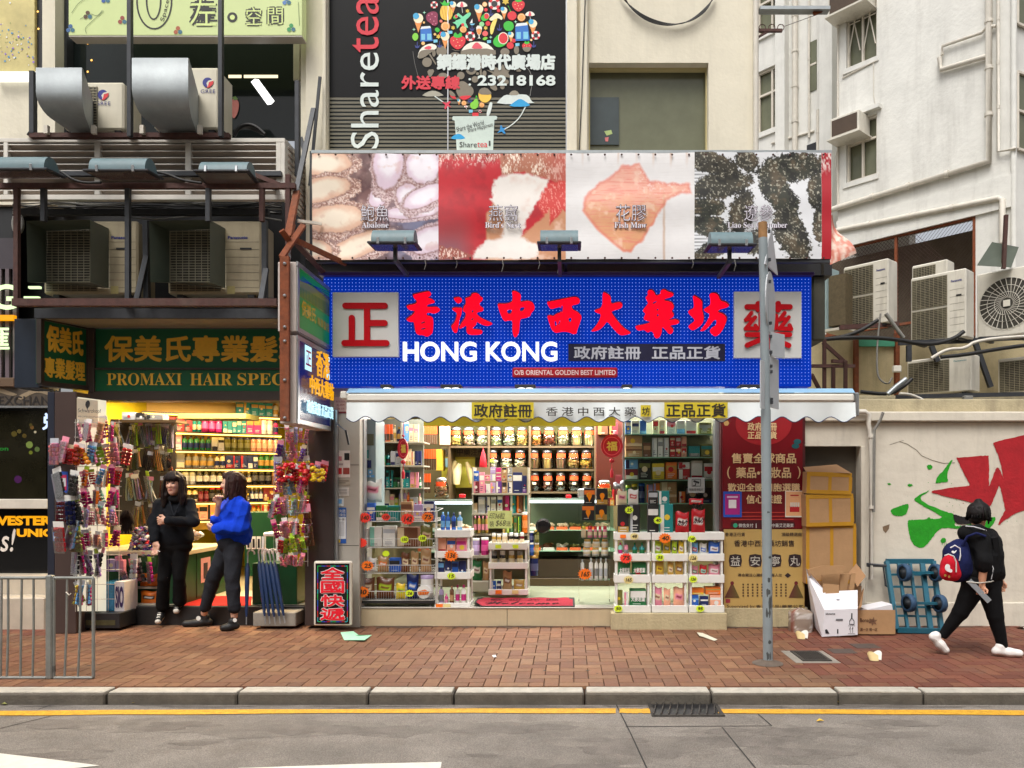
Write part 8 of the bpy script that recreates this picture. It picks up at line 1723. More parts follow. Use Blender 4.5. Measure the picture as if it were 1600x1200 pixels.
for li,(z,nm)in enumerate(levels):
 b=MB();sbox(b,0,SLn,-.28,.02,z-.02,z,STEELB);part(b,"board",ss)
 b=MB();sbox(b,0,SLn,-.05,-.01,z-.034,z-.021,mat("warm_strip",S(255,200,90),noise=0,emit=6));part(b,"light_strip",ss)
 t=.03 if li else 1.1;out=[]
 while t<SLn-.08:
  k=gr.choice(["box","box","box","bottle","bottle","can"]);c=gr.choice(SETS[li]);a=gr.choice([q for q in("white","black","red","gold","navy","cream")if q!=c]);w_=gr.uniform(.05,.085)if k!="box" else gr.uniform(.05,.1);h=gr.uniform(.155,.222)
  for i in range(gr.randint(2,5)):
   if t+w_>SLn:break
   b=MB();MK[k](b,w_,.08,h,PAL[c],PAL[a],gr);o=b.build(NAMES[k],at=(0,0,0));o.location=SA+SD*(t+w_/2)+SN*gr.uniform(-.09,-.06)+Vector((0,0,z+.001));o.rotation_euler=(0,0,SR);out.append((o,c,a,{"box":"box","bottle":"bottle","can":"tin"}[k]));t+=w_+.004
 for i,(o,c,a,n_)in enumerate(out):
  l=out[i-1][1]if i else None;r_=out[i+1][1]if i<len(out)-1 else None
  nb=f"between {l} and {r_} ones" if l and r_ and l!=r_ else f"between two {l} ones" if l and r_ else "at an end"
  ALLROWS.append((o,f"{c} and {a} hair {n_} on the {nm} warm shelf",nb,i));tag(o,"hair product",{"box":"box","bottle":"bottle","tin":"tin"}[n_],gP)
b=MB();b.box(SA.x+.6,SB.x,9.3,9.7,2.3,2.36,mat("olive_beam",S(92,90,50),.5,noise=.1));part(b,"beam",ss)
GRIDM=mat("white_grid_wire",S(206,204,196),.4,noise=.05)
def hook_rows(where,group,Yf,rows,noun="pack",cat="hair accessory"):
 for ri,(y0,x0,x1,n,h,kind,cols)in enumerate(rows):
  out=[]
  for i in range(n):
   x=x0+(x1-x0)*(i+.5)/n;Y=Yf(x)+gr.uniform(-.04,.04);c=cols[i%len(cols)];a=gr.choice(["white","white","pink","cream","silver","lime"]);w_=(x1-x0)/n*Y/FX*gr.uniform(1.15,1.5);hh=h*Y/FX*gr.uniform(.85,1.25)
   b=MB();MK[kind](b,w_,.05,hh,PAL[c],PAL[a],gr);o=b.build(NAMES[kind],at=(0,0,0));o.location=P(x+gr.uniform(-2,2),y0+h+gr.uniform(-4,5),Y);o.rotation_euler=(gr.uniform(-.1,.2),gr.uniform(-.3,.3),gr.uniform(-.7,.5));out.append((o,c,a))
  for i,(o,c,a)in enumerate(out):
   l=out[i-1][1]if i else None;r_=out[i+1][1]if i<n-1 else None
   nb=f"between {l} and {r_}" if l and r_ and l!=r_ else f"between two {l}" if l and r_ else("at the left end" if r_ else "at the right end")
   ALLROWS.append((o,f"{c} {noun} with {a} header, {ORD[ri]} row of {where}",nb,i));tag(o,"pack",cat,group)
lg=thing("accessory_grid","backlit white wire grid carrying bagged hair accessories at the left shop corner","rack",P(145,960,8.1));YF=lambda x:7.62+(x-110)*.0045
b=MB();b.add([P(119,620,7.73),P(166,626,7.98),P(166,955,7.98),P(119,955,7.73)],[(0,1,2,3)],mat("lit_white_panel",S(244,238,214),.6,noise=.03,emit=.55,ebase=.6));part(b,"lit_panel",lg)
b=MB()
for i in range(13):y=660+i*23;b.tube([P(116,y,7.67),P(190,y,8.02)],.003,GRIDM,4)
for i in range(5):x=118+i*17;b.tube([P(x,655,YF(x)+.05),P(x,956,YF(x)+.05)],.003,GRIDM,4)
part(b,"grid_wires",lg)
b=MB();b.add([P(120,622,7.71),P(153,626,7.87),P(153,668,7.87),P(120,668,7.71)],[(0,1,2,3)],(VC,S(236,228,204)));b.fill([chaikin([(134,628),(138,625),(141,629),(140,635),(137,638),(137,642),(135,637),(133,633)],1)],7.72,(VC,PAL['black']));ue=Vector((.93,.36,0))
b.text("Schwarzkopf",P(122,646,7.70),ue,(0,0,1),.2,.05,(VC,S(70,64,60)),.0);b.text("PROFESSIONAL",P(122,652,7.70),ue,(0,0,1),.19,.016,(VC,S(110,104,96)),.0);part(b,"header_board",lg)
gH="bagged hair accessories on the left wire grid"
hook_rows("left wire grid",gH,YF,[(655,122,178,7,34,"hang",["pink","pink","magenta","peach"]),(690,78,200,11,36,"hang",["pink","pink","red","orange","red","sky","pink","lime"]),(731,128,184,8,28,"hang",["orange","magenta","red","sky","peach"]),(762,124,188,9,28,"hang",["magenta","magenta","magenta","orange","orange","mint"]),(788,124,186,9,32,"hang",["pink","lilac","pink","mint","peach","pink"]),(829,116,186,9,28,"hang",["magenta","magenta","magenta","beige","peach","cream"]),(860,112,160,8,40,"hang",["lilac","black","lilac","magenta","black"]),(905,114,146,6,38,"hang",["yellow","sky","magenta"])])
hook_rows("brown pillar strips","strips of hair bands by the brown pillar",lambda x:7.5,[(733,92,130,3,46,"hang",["black","black","grey"]),(775,92,130,3,44,"hang",["maroon","navy","black"]),(815,88,128,3,46,"hang",["red","sky","olive"])])
b=MB();rb2=random.Random(4)
for i in range(26):b.lathe([(0,-.02),(.024,-.012),(.03,0),(.024,.012),(0,.02)],P(80+rb2.random()*46,697+rb2.random()*26,7.6+rb2.random()*.12),(VG,S(226,70+rb2.randint(0,40),96)),8)
tag(b.build("sponge_bag"),"big bag of round pink sponges sticking out over the brown pillar","hair accessory")
b=MB();[b.lathe([(0,-.03),(.03,-.01),(.03,.01),(0,.03)],P(128+i*3,704+i*6,7.7),(VG,S(240,180-i*10,40)),8)for i in range(4)];tag(b.build("sponge_bag"),"yellow and orange sponge pack hanging over the left wire grid","hair accessory")
cg_=thing("comb_grid","dark wire grid of bagged combs and brushes inside the hair shop","rack",P(230,830,8.9));YC2=lambda x:8.75+(x-180)*.002
b=MB();b.add([P(172,655,8.85),P(275,655,9.05),P(275,835,9.05),P(172,835,8.85)],[(0,1,2,3)],mat("comb_board",S(60,54,44),.7,noise=.2));part(b,"board",cg_)
b=MB();b.pbox(180,656,275,660,8.7,.25,STEELB);part(b,"top_shelf",cg_)
hook_rows("comb grid","comb packs on the dark grid",YC2,[(662,184,272,13,36,"comb",["navy","grey","lilac","olive","lime"]),(700,196,272,12,36,"comb",["black","brown","olive","gold","black"]),(740,196,258,8,42,"comb",["silver","grey","silver","brown"]),(785,208,250,6,36,"comb",["gold","beige","gold","brown"])],"comb pack","comb")
goods("the shelf above the comb grid","boxes above the comb grid",8.72,656,[("box","silver","white",190,211,644),("box","black","grey",212,226,645),("box","grey","black",228,255,648)])
b=MB();rb3=random.Random(6)
for i in range(60):a=rb3.uniform(0,6.28);q=P(198+9*math.cos(a),812+14*math.sin(a),8.4);b.tube([P(197,806,8.45),q,q+Vector((rb3.uniform(-.03,.03),-.02,-.06))],[.016,.012,.003],(VF,S(36,26,22)),5)
tag(b.build("hair_piece"),"dark brown fuzzy hair piece hanging beside the comb grid","wig")
b=MB();ct=thing("green_counter","low dark green counter with a cream top running into the hair shop","counter",(-4.7,8.9,.2));GRNC=mat("green_counter_paint",S(20,70,38),.4,noise=.1)
b.box(-5.3,-4.19,8.36,9.4,.2,.73,GRNC,.004);part(b,"cabinet",ct);b=MB();b.box(-5.32,-4.16,8.34,9.42,.73,.78,mat("cream_top",S(206,196,166),.35,noise=.06),.006);part(b,"top",ct)
b=MB();b.add([(-4.186,8.72,.38),(-4.186,8.95,.38),(-4.186,8.95,.66),(-4.186,8.72,.66)],[(0,1,2,3)],(VC,S(226,170,176)));b.add([(-4.184,8.78,.42),(-4.184,8.88,.42),(-4.184,8.88,.6),(-4.184,8.78,.6)],[(0,1,2,3)],(VC,S(60,50,60)));b.box(-4.188,-4.184,8.62,8.626,.22,.72,M_DARK);part(b,"pink_notice",ct)
b=MB();rb4=random.Random(9)
for i in range(34):b.lathe([(0,-.03),(.045,-.01),(.05,.015),(0,.05)],(-4.3-rb4.random()*.5,8.5+rb4.random()*.5,.81+rb4.random()*.12),(VG,rb4.choice([PAL['white'],PAL['cream'],PAL['silver'],S(120,100,90)])),7)
o_=b.build("net_bag_heap");o_["kind"]="stuff";tag(o_,"heap of white bagged nets on the green counter","heap",kind="stuff")
bn=thing("tie_bin","display bin heaped with colourful hair ties on a green shelf stand","bin",P(222,958,8.35));b=MB();b.pbox(196,868,245,886,8.35,.4,GRNC,.004);b.pbox(193,886,197,958,8.35,.4,GRNC);b.pbox(196,917,245,920,8.3,.4,SHW);b.pbox(188,944,250,949,8.25,.5,SHW,.004);b.pbox(196,950,245,957,8.3,.4,M_DARK);part(b,"stand",bn)
b=MB();cs=["purple","lilac","navy","pink","silver","grey","maroon","white","red"]
for i in range(240):y=868-44*rb4.random()**1.4;x=222+(22-(868-y)*.28)*rb4.uniform(-1,1);b.lathe([(.012,-.014),(.026,0),(.012,.014)],P(x,y,8.34+rb4.random()*.12+(868-y)*.003),(VG,PAL[rb4.choice(cs)]),8)
o_=part(b,"hair_ties",bn);o_["kind"]="stuff"
hook_rows("ribbon hooks","ribbon packs below the tie bin",lambda x:8.25,[(872,194,240,5,38,"hang",["pink","white","pink","black","magenta"])])
goods("the tie bin stand's upper level","orange pouches under the tie bin",8.3,917,[("pouch","orange","white",216,246,897)]);goods("the tie bin stand's lower level","orange pouches under the tie bin",8.3,945,[("pouch","pink","lilac",193,214,931),("pouch","orange","black",217,246,924)])
goods("the glass shelf beside the wire grid","boxes on the low glass shelves",8.2,893,[("box","lilac","purple",166,180,874),("box","pink","lilac",181,193,875)])
b=MB();b.pbox(155,910,180,957,8.0,.3,mat("blue_bubbles",S(60,130,170),.15,noise=.5,scale=24),.02);b.pbox(179,909,194,956,7.98,.25,(VC,S(222,214,214)),.002);b.ptext("SIO",180,916,193,950,7.975,(VC,S(60,40,90)),.04);tag(b.build("bubble_box"),"clear box of blue bubble packs with a white lettered card at its side","box")
b=MB();b.pbox(130,958,187,982,7.86,.3,M_DARK,.006);b.pbox(134,969,180,977,7.857,.004,mat("tarnished_strip",S(70,66,40),.5,noise=.3,scale=20));tag(b.build("black_crate"),"low black crate under the wire grid beside the brown pillar","crate")
b=MB();zc=.204;b.add([(PX(286,8.3),8.22,zc),(PX(392,8.22),8.22,zc),(PX(394,8.9),8.9,zc),(PX(322,8.95),8.95,zc),(PX(300,8.6),8.6,zc)],[(0,1,2,3,4)],mat("red_carpet",S(170,20,18),.95,noise=.15,scale=50));tag(b.build("red_carpet"),"bright red carpet on the hair shop floor behind the two women","carpet")
b=MB();b.pbox(394,880,464,953,8.32,.3,GRNC,.006);tag(b.build("green_box"),"dark green box stand behind the blue umbrellas","cabinet")
cb2=thing("picture_cabinet","dark green low cabinet with black and white pictures at the back of the hair shop","cabinet",P(400,890,9.4));b=MB();b.pbox(382,800,432,900,9.4,.4,GRNC,.004);part(b,"carcass",cb2)
b=MB()
for i,x in enumerate((385,393,401,409)):b.pquad(x,838,x+6.5,858,9.39,(VC,PAL['white']));b.pquad(x+1.4,842,x+5,856,9.385,(VC,PAL['black']))
part(b,"pictures",cb2)
st=thing("plastic_stool","white plastic stool standing beside the umbrellas inside the hair shop","stool",P(424,870,8.9));b=MB();b.pbox(411,832,437,838,8.9,.25,WPL,.01);part(b,"seat",st)
for x in(412,433):b=MB();b.bar(P(x,838,8.92),P(x-1 if x<420 else x+2,880,8.9),.03,.03,WPL);part(b,"leg",st)
b=MB();b.pbox(395,957,462,979,7.95,.25,M_CONC,.008);tag(b.build("stone_block"),"grey stone block the umbrellas stand against","stone")
UMB=mat("umbrella_blue",S(24,46,84),.45,noise=.15,scale=20)
for i,(xt,xb,yt,yb,l)in enumerate(((387,385,858,976,"lone leftmost furled navy umbrella beside the woman in blue"),(404,414,855,975,"furled navy umbrella, leftmost of the slanting bunch of five"),(409,421,856,975,"furled navy umbrella, second from left in the slanting bunch"),(415,429,857,976,"furled navy umbrella at the middle of the slanting bunch"),(421,437,856,975,"furled navy umbrella, second from right in the slanting bunch"),(427,444,857,974,"furled navy umbrella, rightmost of the slanting bunch"))):
 u=thing("umbrella",l,"umbrella",P(xb,yb,7.9),"furled umbrellas beside the hair shop door");A_,B_=P(xt,yt+10,8.0),P(xb,yb-8,7.9)
 b=MB();b.tube([A_+(B_-A_)*t for t in(.12,.2,.5,.9,.96)],[.012,.024,.022,.014,.008],UMB,9);part(b,"canopy",u)
 b=MB();b.tube([A_,A_.lerp(B_,.14)],.009,M_ALU,7);b.tube([A_.lerp(B_,.95),B_+(B_-A_).normalized()*.05],.006,M_ALU,6);part(b,"shaft",u)
 b=MB();q=[A_+Vector((.0+.035-.035*math.cos(t),0,.035*math.sin(t)+.02))for t in np.linspace(0,3.4,9)];b.tube([A_]+q,.009,mat("clear_handle",S(196,180,172),.15,noise=.1),7);part(b,"handle",u)
rg=thing("accessory_grid","wire grid of pink hair accessories against the dark right pillar of the hair shop","rack",P(460,885,7.9))
b=MB()
for i in range(12):y=668+i*19;b.tube([P(428,y,7.95),P(482,y,7.8)],.003,M_ALU,4)
for x in(428,446,464,481):b.tube([P(x,660,7.9),P(x,885,7.9)],.004,M_ALU,4)
part(b,"grid_wires",rg)
hook_rows("right wire grid","bagged hair accessories on the right wire grid",lambda x:7.86,[(666,448,478,6,26,"hang",["pink","pink","pink","lilac"]),(689,428,478,8,30,"hang",["purple","lilac","pink","silver","pink","pink"]),(722,432,508,8,34,"hang",["lilac","red","red","red","red","yellow"]),(748,430,476,7,26,"hang",["magenta","pink","silver","sky","grey"]),(776,420,480,9,30,"hang",["pink","red","magenta","pink","silver","silver","silver"]),(812,434,484,8,26,"hang",["magenta","pink","pink","pink","pink","maroon"]),(840,434,480,7,26,"hang",["red","lime","green","lime","lime"]),(866,438,470,6,20,"hang",["pink","pink","pink","red"]),(780,482,490,1,74,"hang",["brown"])])
b=MB()
for i in range(34):b.lathe([(0,-.02),(.022,-.012),(.028,0),(.022,.012),(0,.02)],P(434+rb2.random()*56,724+rb2.random()*28,7.72+rb2.random()*.1),(VG,S(206,30+rb2.randint(0,30),50)),8)
tag(b.build("sponge_bag"),"bulging bag of red sponges hanging on the right wire grid","hair accessory")
b=MB()
for i in range(14):b.lathe([(0,-.02),(.022,-.012),(.028,0),(.022,.012),(0,.02)],P(488+rb2.random()*17,728+rb2.random()*24,7.7+rb2.random()*.06),(VG,S(232,196,40)),8)
tag(b.build("sponge_bag"),"yellow sponge bag sticking out over the dark right pillar","hair accessory")
notice("blue and magenta payment sticker on the brown pillar left of the hanging packs",87,737,106,770,S(36,90,190),[(91,742,104,766,S(206,40,90)),(94,747,103,760,S(226,226,226))],Y=7.714);notice("two small blue labels lower on the brown pillar behind the band strips",89,780,100,793,S(60,130,210),[(90,782,96,790,S(220,226,230))],Y=7.714);notice("tall white slip on the brown pillar behind the band strips",91,793,98,823,S(220,220,220),[(92,796,97,798,S(120,120,120))],Y=7.714);notice("small blue square label lowest on the brown pillar",83,832,91,845,S(60,120,200),[(84,834,88,843,S(220,226,230))],Y=7.714)
sl_=thing("ceiling_light","warm ceiling light panel of the hair shop","light",(-4.0,9.2,2.6));b=MB();b.box(-4.9,-3.1,9.1,9.2,2.59,2.62,mat("warm_tube2",S(255,232,190),noise=0,emit=4));part(b,"tube",sl_)
lamp("salon_area_light",'AREA',(-4.0,9.15,2.57),150,(1,.72,.38),1.8,.15,(0,0,0),sl_);lamp("salon_front_light",'AREA',(-4.2,8.6,2.5),14,(1,.9,.75),1.8,.15,(0,0,0),sl_)
# people: one continuous surface from blended limbs
def sdf_grid(prims,h,pad=.03):
 lo,hi=np.array([1e9]*3),np.array([-1e9]*3)
 for p in prims:
  if p[0]=='c':r=max(p[3],p[4]);pts=[p[1],p[2]]
  else:r=max(p[2]);pts=[p[1]]
  for q in pts:q=np.array(q);lo=np.minimum(lo,q-r);hi=np.maximum(hi,q+r)
 lo-=pad;hi+=pad;n=np.ceil((hi-lo)/h).astype(int)+1;F=np.full(n,1.0,dtype=np.float32);ax=[lo[i]+h*np.arange(n[i])for i in range(3)]
 for p in prims:
  k=p[-1]
  if p[0]=='c':r=max(p[3],p[4]);pts=np.array([p[1],p[2]])
  else:r=max(p[2]);pts=np.array([p[1]])
  a=np.maximum(((pts.min(0)-r-abs(k)-4*h-lo)/h).astype(int),0);b_=np.minimum(((pts.max(0)+r+abs(k)+4*h-lo)/h).astype(int)+1,n)
  sl=tuple(slice(a[i],b_[i])for i in range(3));X,Y,Z=np.meshgrid(*[ax[i][sl[i]]for i in range(3)],indexing='ij')
  if p[0]=='c':
   A_,B_=np.array(p[1]),np.array(p[2]);d=B_-A_;L=max(d@d,1e-9);t=np.clip(((X-A_[0])*d[0]+(Y-A_[1])*d[1]+(Z-A_[2])*d[2])/L,0,1)
   D=np.sqrt((X-A_[0]-t*d[0])**2+(Y-A_[1]-t*d[1])**2+(Z-A_[2]-t*d[2])**2)-(p[3]+(p[4]-p[3])*t)
  else:
   c,rr=np.array(p[1]),np.array(p[2]);U_=p[3];V_=np.stack([X-c[0],Y-c[1],Z-c[2]],-1)
   if U_ is not None:V_=V_@np.array(U_).T
   q=np.sqrt(((V_/rr)**2).sum(-1));D=(q-1)*rr.min()
  G=F[sl]
  if k<0:F[sl]=np.maximum(G,-D)
  elif k==0:F[sl]=np.minimum(G,D)
  else:m=np.clip(.5+.5*(G-D)/k,0,1);F[sl]=G*(1-m)+D*m-k*m*(1-m)
 return F,lo,ax
def nets(F,lo,h):
 c=[(i,j,k)for i in(0,1)for j in(0,1)for k in(0,1)];n=np.array(F.shape)-1
 C=[F[i:n[0]+i,j:n[1]+j,k:n[2]+k]for i,j,k in c];ins=sum((q<0).astype(int)for q in C);act=(ins>0)&(ins<8);idx=np.full(act.shape,-1);idx[act]=np.arange(act.sum());base=np.argwhere(act)
 V=[q[act]for q in C];P_=np.zeros((len(base),3));W=np.zeros(len(base))
 for a in range(8):
  for b_ in range(a+1,8):
   if sum(abs(c[a][t]-c[b_][t])for t in range(3))!=1:continue
   m=(V[a]<0)!=(V[b_]<0);t=np.where(m,V[a]/np.where(m,V[a]-V[b_],1),0);P_+=m[:,None]*(np.array(c[a])+t[:,None]*(np.array(c[b_])-np.array(c[a])));W+=m
 v=(base+P_/W[:,None])*h+lo;fs=[]
 for d in range(3):
  e=[0,0,0];e[d]=1;o=[x for x in range(3)if x!=d]
  A_=F[tuple(slice(0,F.shape[i]-e[i])for i in range(3))]<0;B_=F[tuple(slice(e[i],None)for i in range(3))]<0
  for g in np.argwhere(A_!=B_):
   if g[o[0]]<1 or g[o[1]]<1:continue
   q=[]
   for s1,s2 in((1,1),(0,1),(0,0),(1,0)):w_=list(g);w_[o[0]]-=s1;w_[o[1]]-=s2;q.append(w_)
   if any(w_[i]>=act.shape[i]for w_ in q for i in range(3)):continue
   f=[idx[tuple(w_)]for w_ in q]
   if min(f)<0:continue
   if A_[tuple(g)]!=(d==1):f=f[::-1]
   fs.append(tuple(f))
 return v,fs
def flesh(name,parent,prims,h,m,colfn,fold=0,fscale=30,seed=0):
 F,lo,ax=sdf_grid(prims,h)
 if fold:
  X,Y,Z=np.meshgrid(*ax,indexing='ij');s_=fscale;w1_=1.6*np.sin(Y*s_*.5+seed)+1.2*np.sin(X*s_*.45+seed*2);F=F+fold*((np.abs(np.sin(Z*s_*.9+X*s_*.55+w1_))**.6+np.abs(np.sin(Z*s_*.6-X*s_*.8+w1_*1.4))**.6)*1.2-1.6).astype(np.float32)
 v,fs=nets(F,lo,h);b=MB();cc=np.clip(colfn(v),0,1);b.add([tuple(q)for q in v],fs,m,True,[[tuple(cc[i])for i in f]for f in fs]);return part(b,name,parent)
def flat(c):return lambda v:np.tile(np.array(c),(len(v),1))
def cap(a,b_,r0,r1,k=.03):return('c',tuple(a),tuple(b_),r0,r1,k)
def ell3(c,r,fr=None,k=.02):return('e',tuple(c),tuple(r),fr,k)
def frame3(f):
 f=Vector(f).normalized();u=Vector((0,0,1));s_=f.cross(u).normalized();u=s_.cross(f);return s_,f,u
def head(c,f,sc=1.0):
 s_,f,u=frame3(f);c=Vector(c);R3=[tuple(s_),tuple(f),tuple(u)];q=lambda x,y,z:c+(s_*x+f*y+u*z)*sc
 pr=[ell3(q(0,-.012,.03),(.074*sc,.088*sc,.085*sc),R3,.02),ell3(q(0,.012,-.03),(.060*sc,.068*sc,.082*sc),R3,.03),cap(q(0,.05,-.085),q(0,.055,-.09),.026*sc,.022*sc,.03),cap(q(0,.082,.01),q(0,.098,-.025),.008*sc,.013*sc,.012),cap(q(-.012,.08,-.058),q(.012,.08,-.058),.008*sc,.008*sc,.008),cap(q(-.03,.07,-.02),q(-.03,.068,-.022),.016*sc,.016*sc,.02),cap(q(.03,.07,-.02),q(.03,.068,-.022),.016*sc,.016*sc,.02),ell3(q(-.072,-.005,-.01),(.012,.02,.03),R3,.008),ell3(q(.072,-.005,-.01),(.012,.02,.03),R3,.008)]
 feats=[(q(-.03,.078,.008),.017,S(24,16,14)),(q(.03,.078,.008),.017,S(24,16,14)),(q(-.03,.08,.028),.012,S(60,44,38)),(q(.03,.08,.028),.012,S(60,44,38)),(q(-.007,.09,-.058),.016,S(170,74,72)),(q(.007,.09,-.058),.016,S(170,74,72))]
 return pr,feats,q
def skincol(feats,base):
 def f(v):
  c=np.tile(np.array(base),(len(v),1))
  for p,r,col in feats:d=np.sqrt((((v-np.array(p))/np.array([1,1,.6]))**2).sum(1));k=(1-sst(r*.7,r,d))[:,None];c=c*(1-k)+np.array(col)*k
  return c
 return f
def hand(wr,d,s_,curl=.5,sc=1.0,thumb=1):
 """palm, four unequal bent fingers and a thumb; d towards the fingers, s_ across the knuckles"""
 wr,d,s_=Vector(wr),Vector(d).normalized(),Vector(s_).normalized();n=d.cross(s_).normalized();pr=[cap(wr,wr+d*.03*sc,.024*sc,.028*sc,.015)]
 for x in(-.02,0,.02):pr.append(cap(wr+d*.02+s_*x*sc,wr+d*.075*sc+s_*x*1.15*sc,.016*sc,.013*sc,.008))
 for x,L in((-.033,.058),(-.011,.072),(.011,.078),(.033,.068)):
  p0=wr+d*.078*sc+s_*x*sc;d1=(d*math.cos(curl)+n*math.sin(curl)).normalized();d2=(d*math.cos(curl*2.2)+n*math.sin(curl*2.2)).normalized();p1=p0+d1*L*.5*sc;pr+=[cap(p0,p1,.0095*sc,.0088*sc,.002),cap(p1,p1+d2*L*.45*sc,.0088*sc,.0075*sc,.002)]
 t0=wr+d*.03*sc+s_*thumb*.028*sc;t1=t0+(d*.6+s_*thumb*.7+n*.3).normalized()*.035*sc;pr+=[cap(t0,t1,.013*sc,.011*sc,.008),cap(t1,t1+(d+n*.4).normalized()*.03*sc,.0105*sc,.009*sc,.002)]
 return pr
SK=S(214,166,142)
def shoe(name,person,heel,toe,h_,upper,sole,toecap=None,lab=None):
 heel,toe=Vector(heel),Vector(toe);d=(toe-heel).normalized();s_=d.cross(Vector((0,0,1))).normalized();L=(toe-heel).length
 pr=[cap(heel+Vector((0,0,.035)),heel+d*L*.5+Vector((0,0,.03)),.036,.038,.02),cap(heel+d*L*.45+Vector((0,0,.028)),toe-d*.035+Vector((0,0,.025)),.040,.034,.02),cap(heel+d*.03+Vector((0,0,.05)),heel+d*.035+Vector((0,0,h_)),.036,.040,.02)]
 def f(v):
  t=(v-np.array(heel))@np.array(d);zb=heel.z+(toe.z-heel.z)*np.clip(t/L,0,1);c=np.tile(np.array(upper),(len(v),1));m=(v[:,2]-zb<.018)[:,None];c=np.where(m,np.array(sole),c)
  if toecap is not None:c=np.where((t>L*.86)[:,None],np.array(toecap),c);lc=((t>L*.35)&(t<L*.8)&(np.sin(t*190)>.2)&(np.abs((v-np.array(heel))@np.array(s_))<.016)&(v[:,2]-zb>.045))[:,None];c=np.where(lc,np.array(toecap),c)
  return c
 return flesh(name,person,pr,.007,mat("c_shoe",attr=True,rough=.6,noise=.08,scale=40),f)
def strands(name,parent,roots,r0,c,seed):
 b=MB();q=random.Random(seed)
 for pts in roots:b.tube(pts,[r0,r0,r0*.8,r0*.3][:len(pts)],(mat("c_hair",attr=True,rough=.62,noise=.3,scale=90,spec=.25),tuple(k*q.uniform(.7,1.4)for k in c)),5)
 return part(b,name,parent)
def comb_hair(parent,q,c,tip,seed,face=.95,bang=None,n=90):
 rr=random.Random(seed);roots=[]
 for i in range(n):
  a=rr.uniform(face,2*math.pi-face);sx,sy=math.sin(a),math.cos(a);t=tip*rr.uniform(.8,1.08);o=rr.uniform(.0,.012);k=.012*rr.uniform(-1,1)
  roots.append([q(.02*sx,.02*sy-.01,.128),q((.088+o)*sx,(.096+o)*sy-.02,.06),q((.1+o)*sx+k,(.1+o)*sy-.012,-.05),q((.1+o)*sx+k*2,(.085+o)*sy+.005,-t)])
 if bang is not None:
  for i in range(26):x=rr.uniform(-.055,.055);roots.append([q(x*.4,.02,.128),q(x*.8,.07,.1),q(x,.096,.06),q(x*1.05,.094,bang+rr.uniform(-.006,.008))])
 return strands("hair_strands",parent,roots,.0095,c,seed)
def hairmat():return mat("c_hair",attr=True,rough=.62,noise=.3,scale=90,spec=.25)
def V3(x,y,Y):return np.array(P(x,y,Y))
def J(x,y,Y):return P(x,y,Y)
w1=thing("person","woman in black jacket and flared trousers with one arm crossed, on the hair shop step","person",P(262,978,8.1))
Yb1=8.12;hd,ft,hq=head(J(272,756,8.0),(.02,-1,-.04),1.0)
lw,rw_=J(243,846,7.92),J(262,813,7.86)
body=hd+[cap(J(273,768,8.04),J(273,783,8.07),.045,.05),cap(J(260,791,8.11),J(286,791,8.11),.05,.05,.05),cap(J(273,797,8.12),J(272,845,8.12),.085,.08,.06),cap(J(264,855,8.1),J(281,855,8.1),.07,.07,.05),cap(J(250,787,8.08),J(241,818,8.02),.045,.036),cap(J(241,818,8.02),lw,.036,.024),cap(J(296,787,8.08),J(302,815,8.0),.045,.036),cap(J(302,815,8.0),rw_,.036,.024),cap(J(263,860,8.1),J(257,902,8.05),.08,.05),cap(J(257,902,8.05),J(253,952,8.16),.05,.032),cap(J(281,860,8.1),J(280,900,8.08),.08,.05),cap(J(280,900,8.08),J(281,944,8.2),.05,.032)]
body+=hand(lw,(.12,-.1,-1),(.9,-.3,.1),.35)+hand(rw_,(-1,-.1,-.1),(0,-.2,1),.7)
flesh("body",w1,body,.006,M_SKIN,skincol(ft,SK))
BLKC=S(20,22,27)
flesh("jacket",w1,[cap(J(258,788,8.09),J(288,788,8.09),.075,.075,.04),ell3(J(273,815,8.1),(.185,.13,.24),None,.05),cap(J(265,800,8.08),J(281,800,8.08),.105,.105,.05),cap(J(259,842,8.1),J(284,842,8.1),.115,.115,.06),cap(J(249,787,8.07),J(240.5,817,8.0),.06,.056),cap(J(240.5,817,8.0),J(242,842,7.93),.06,.05),cap(J(297,787,8.07),J(302.5,815,7.98),.06,.056),cap(J(302.5,815,7.98),J(264,814,7.86),.056,.05),cap(J(258,800,7.97),J(268,815,7.94),.02,.03,.03),cap(J(264,772,8.05),J(282,772,8.05),.03,.03,.03),ell3(J(272,866,8.1),(.3,.3,.045),None,-.01)],.008,VF,flat(BLKC),.006,22,1)
b=MB();b.tube([J(263,776,7.99),J(267,790,7.955),J(272,806,7.94)],.007,(VF,S(34,36,42)),5);b.tube([J(284,776,7.99),J(279,790,7.955),J(272,806,7.94)],.007,(VF,S(34,36,42)),5);part(b,"lapel",w1)
flesh("undershirt",w1,[cap(J(259,852,8.1),J(285,852,8.1),.10,.10,.04),cap(J(268,780,8.0),J(276,780,8.0),.04,.04)],.009,VF,flat(S(16,15,16)),.003,30,3)
flesh("trousers",w1,[cap(J(262,856,8.1),J(283,856,8.1),.09,.09,.05),cap(J(262,862,8.1),J(256,904,8.05),.088,.062,.012),cap(J(256,904,8.05),J(254,946,8.14),.060,.066,.012),cap(J(282,862,8.1),J(280,902,8.08),.088,.062,.012),cap(J(280,902,8.08),J(281,938,8.17),.060,.070,.012)],.008,VF,flat(S(14,14,16)),.003,24,5)
shoe("shoe",w1,J(253,955,8.2)+Vector((0,0,-.03)),J(246,977,8.02)+Vector((0,0,.0)),.07,S(24,24,26),S(226,220,206),S(226,220,206));shoe("shoe",w1,J(281,948,8.3),J(274.5,960,8.12),.07,S(24,24,26),S(226,220,206),S(226,220,206))
HB_=S(30,18,16)
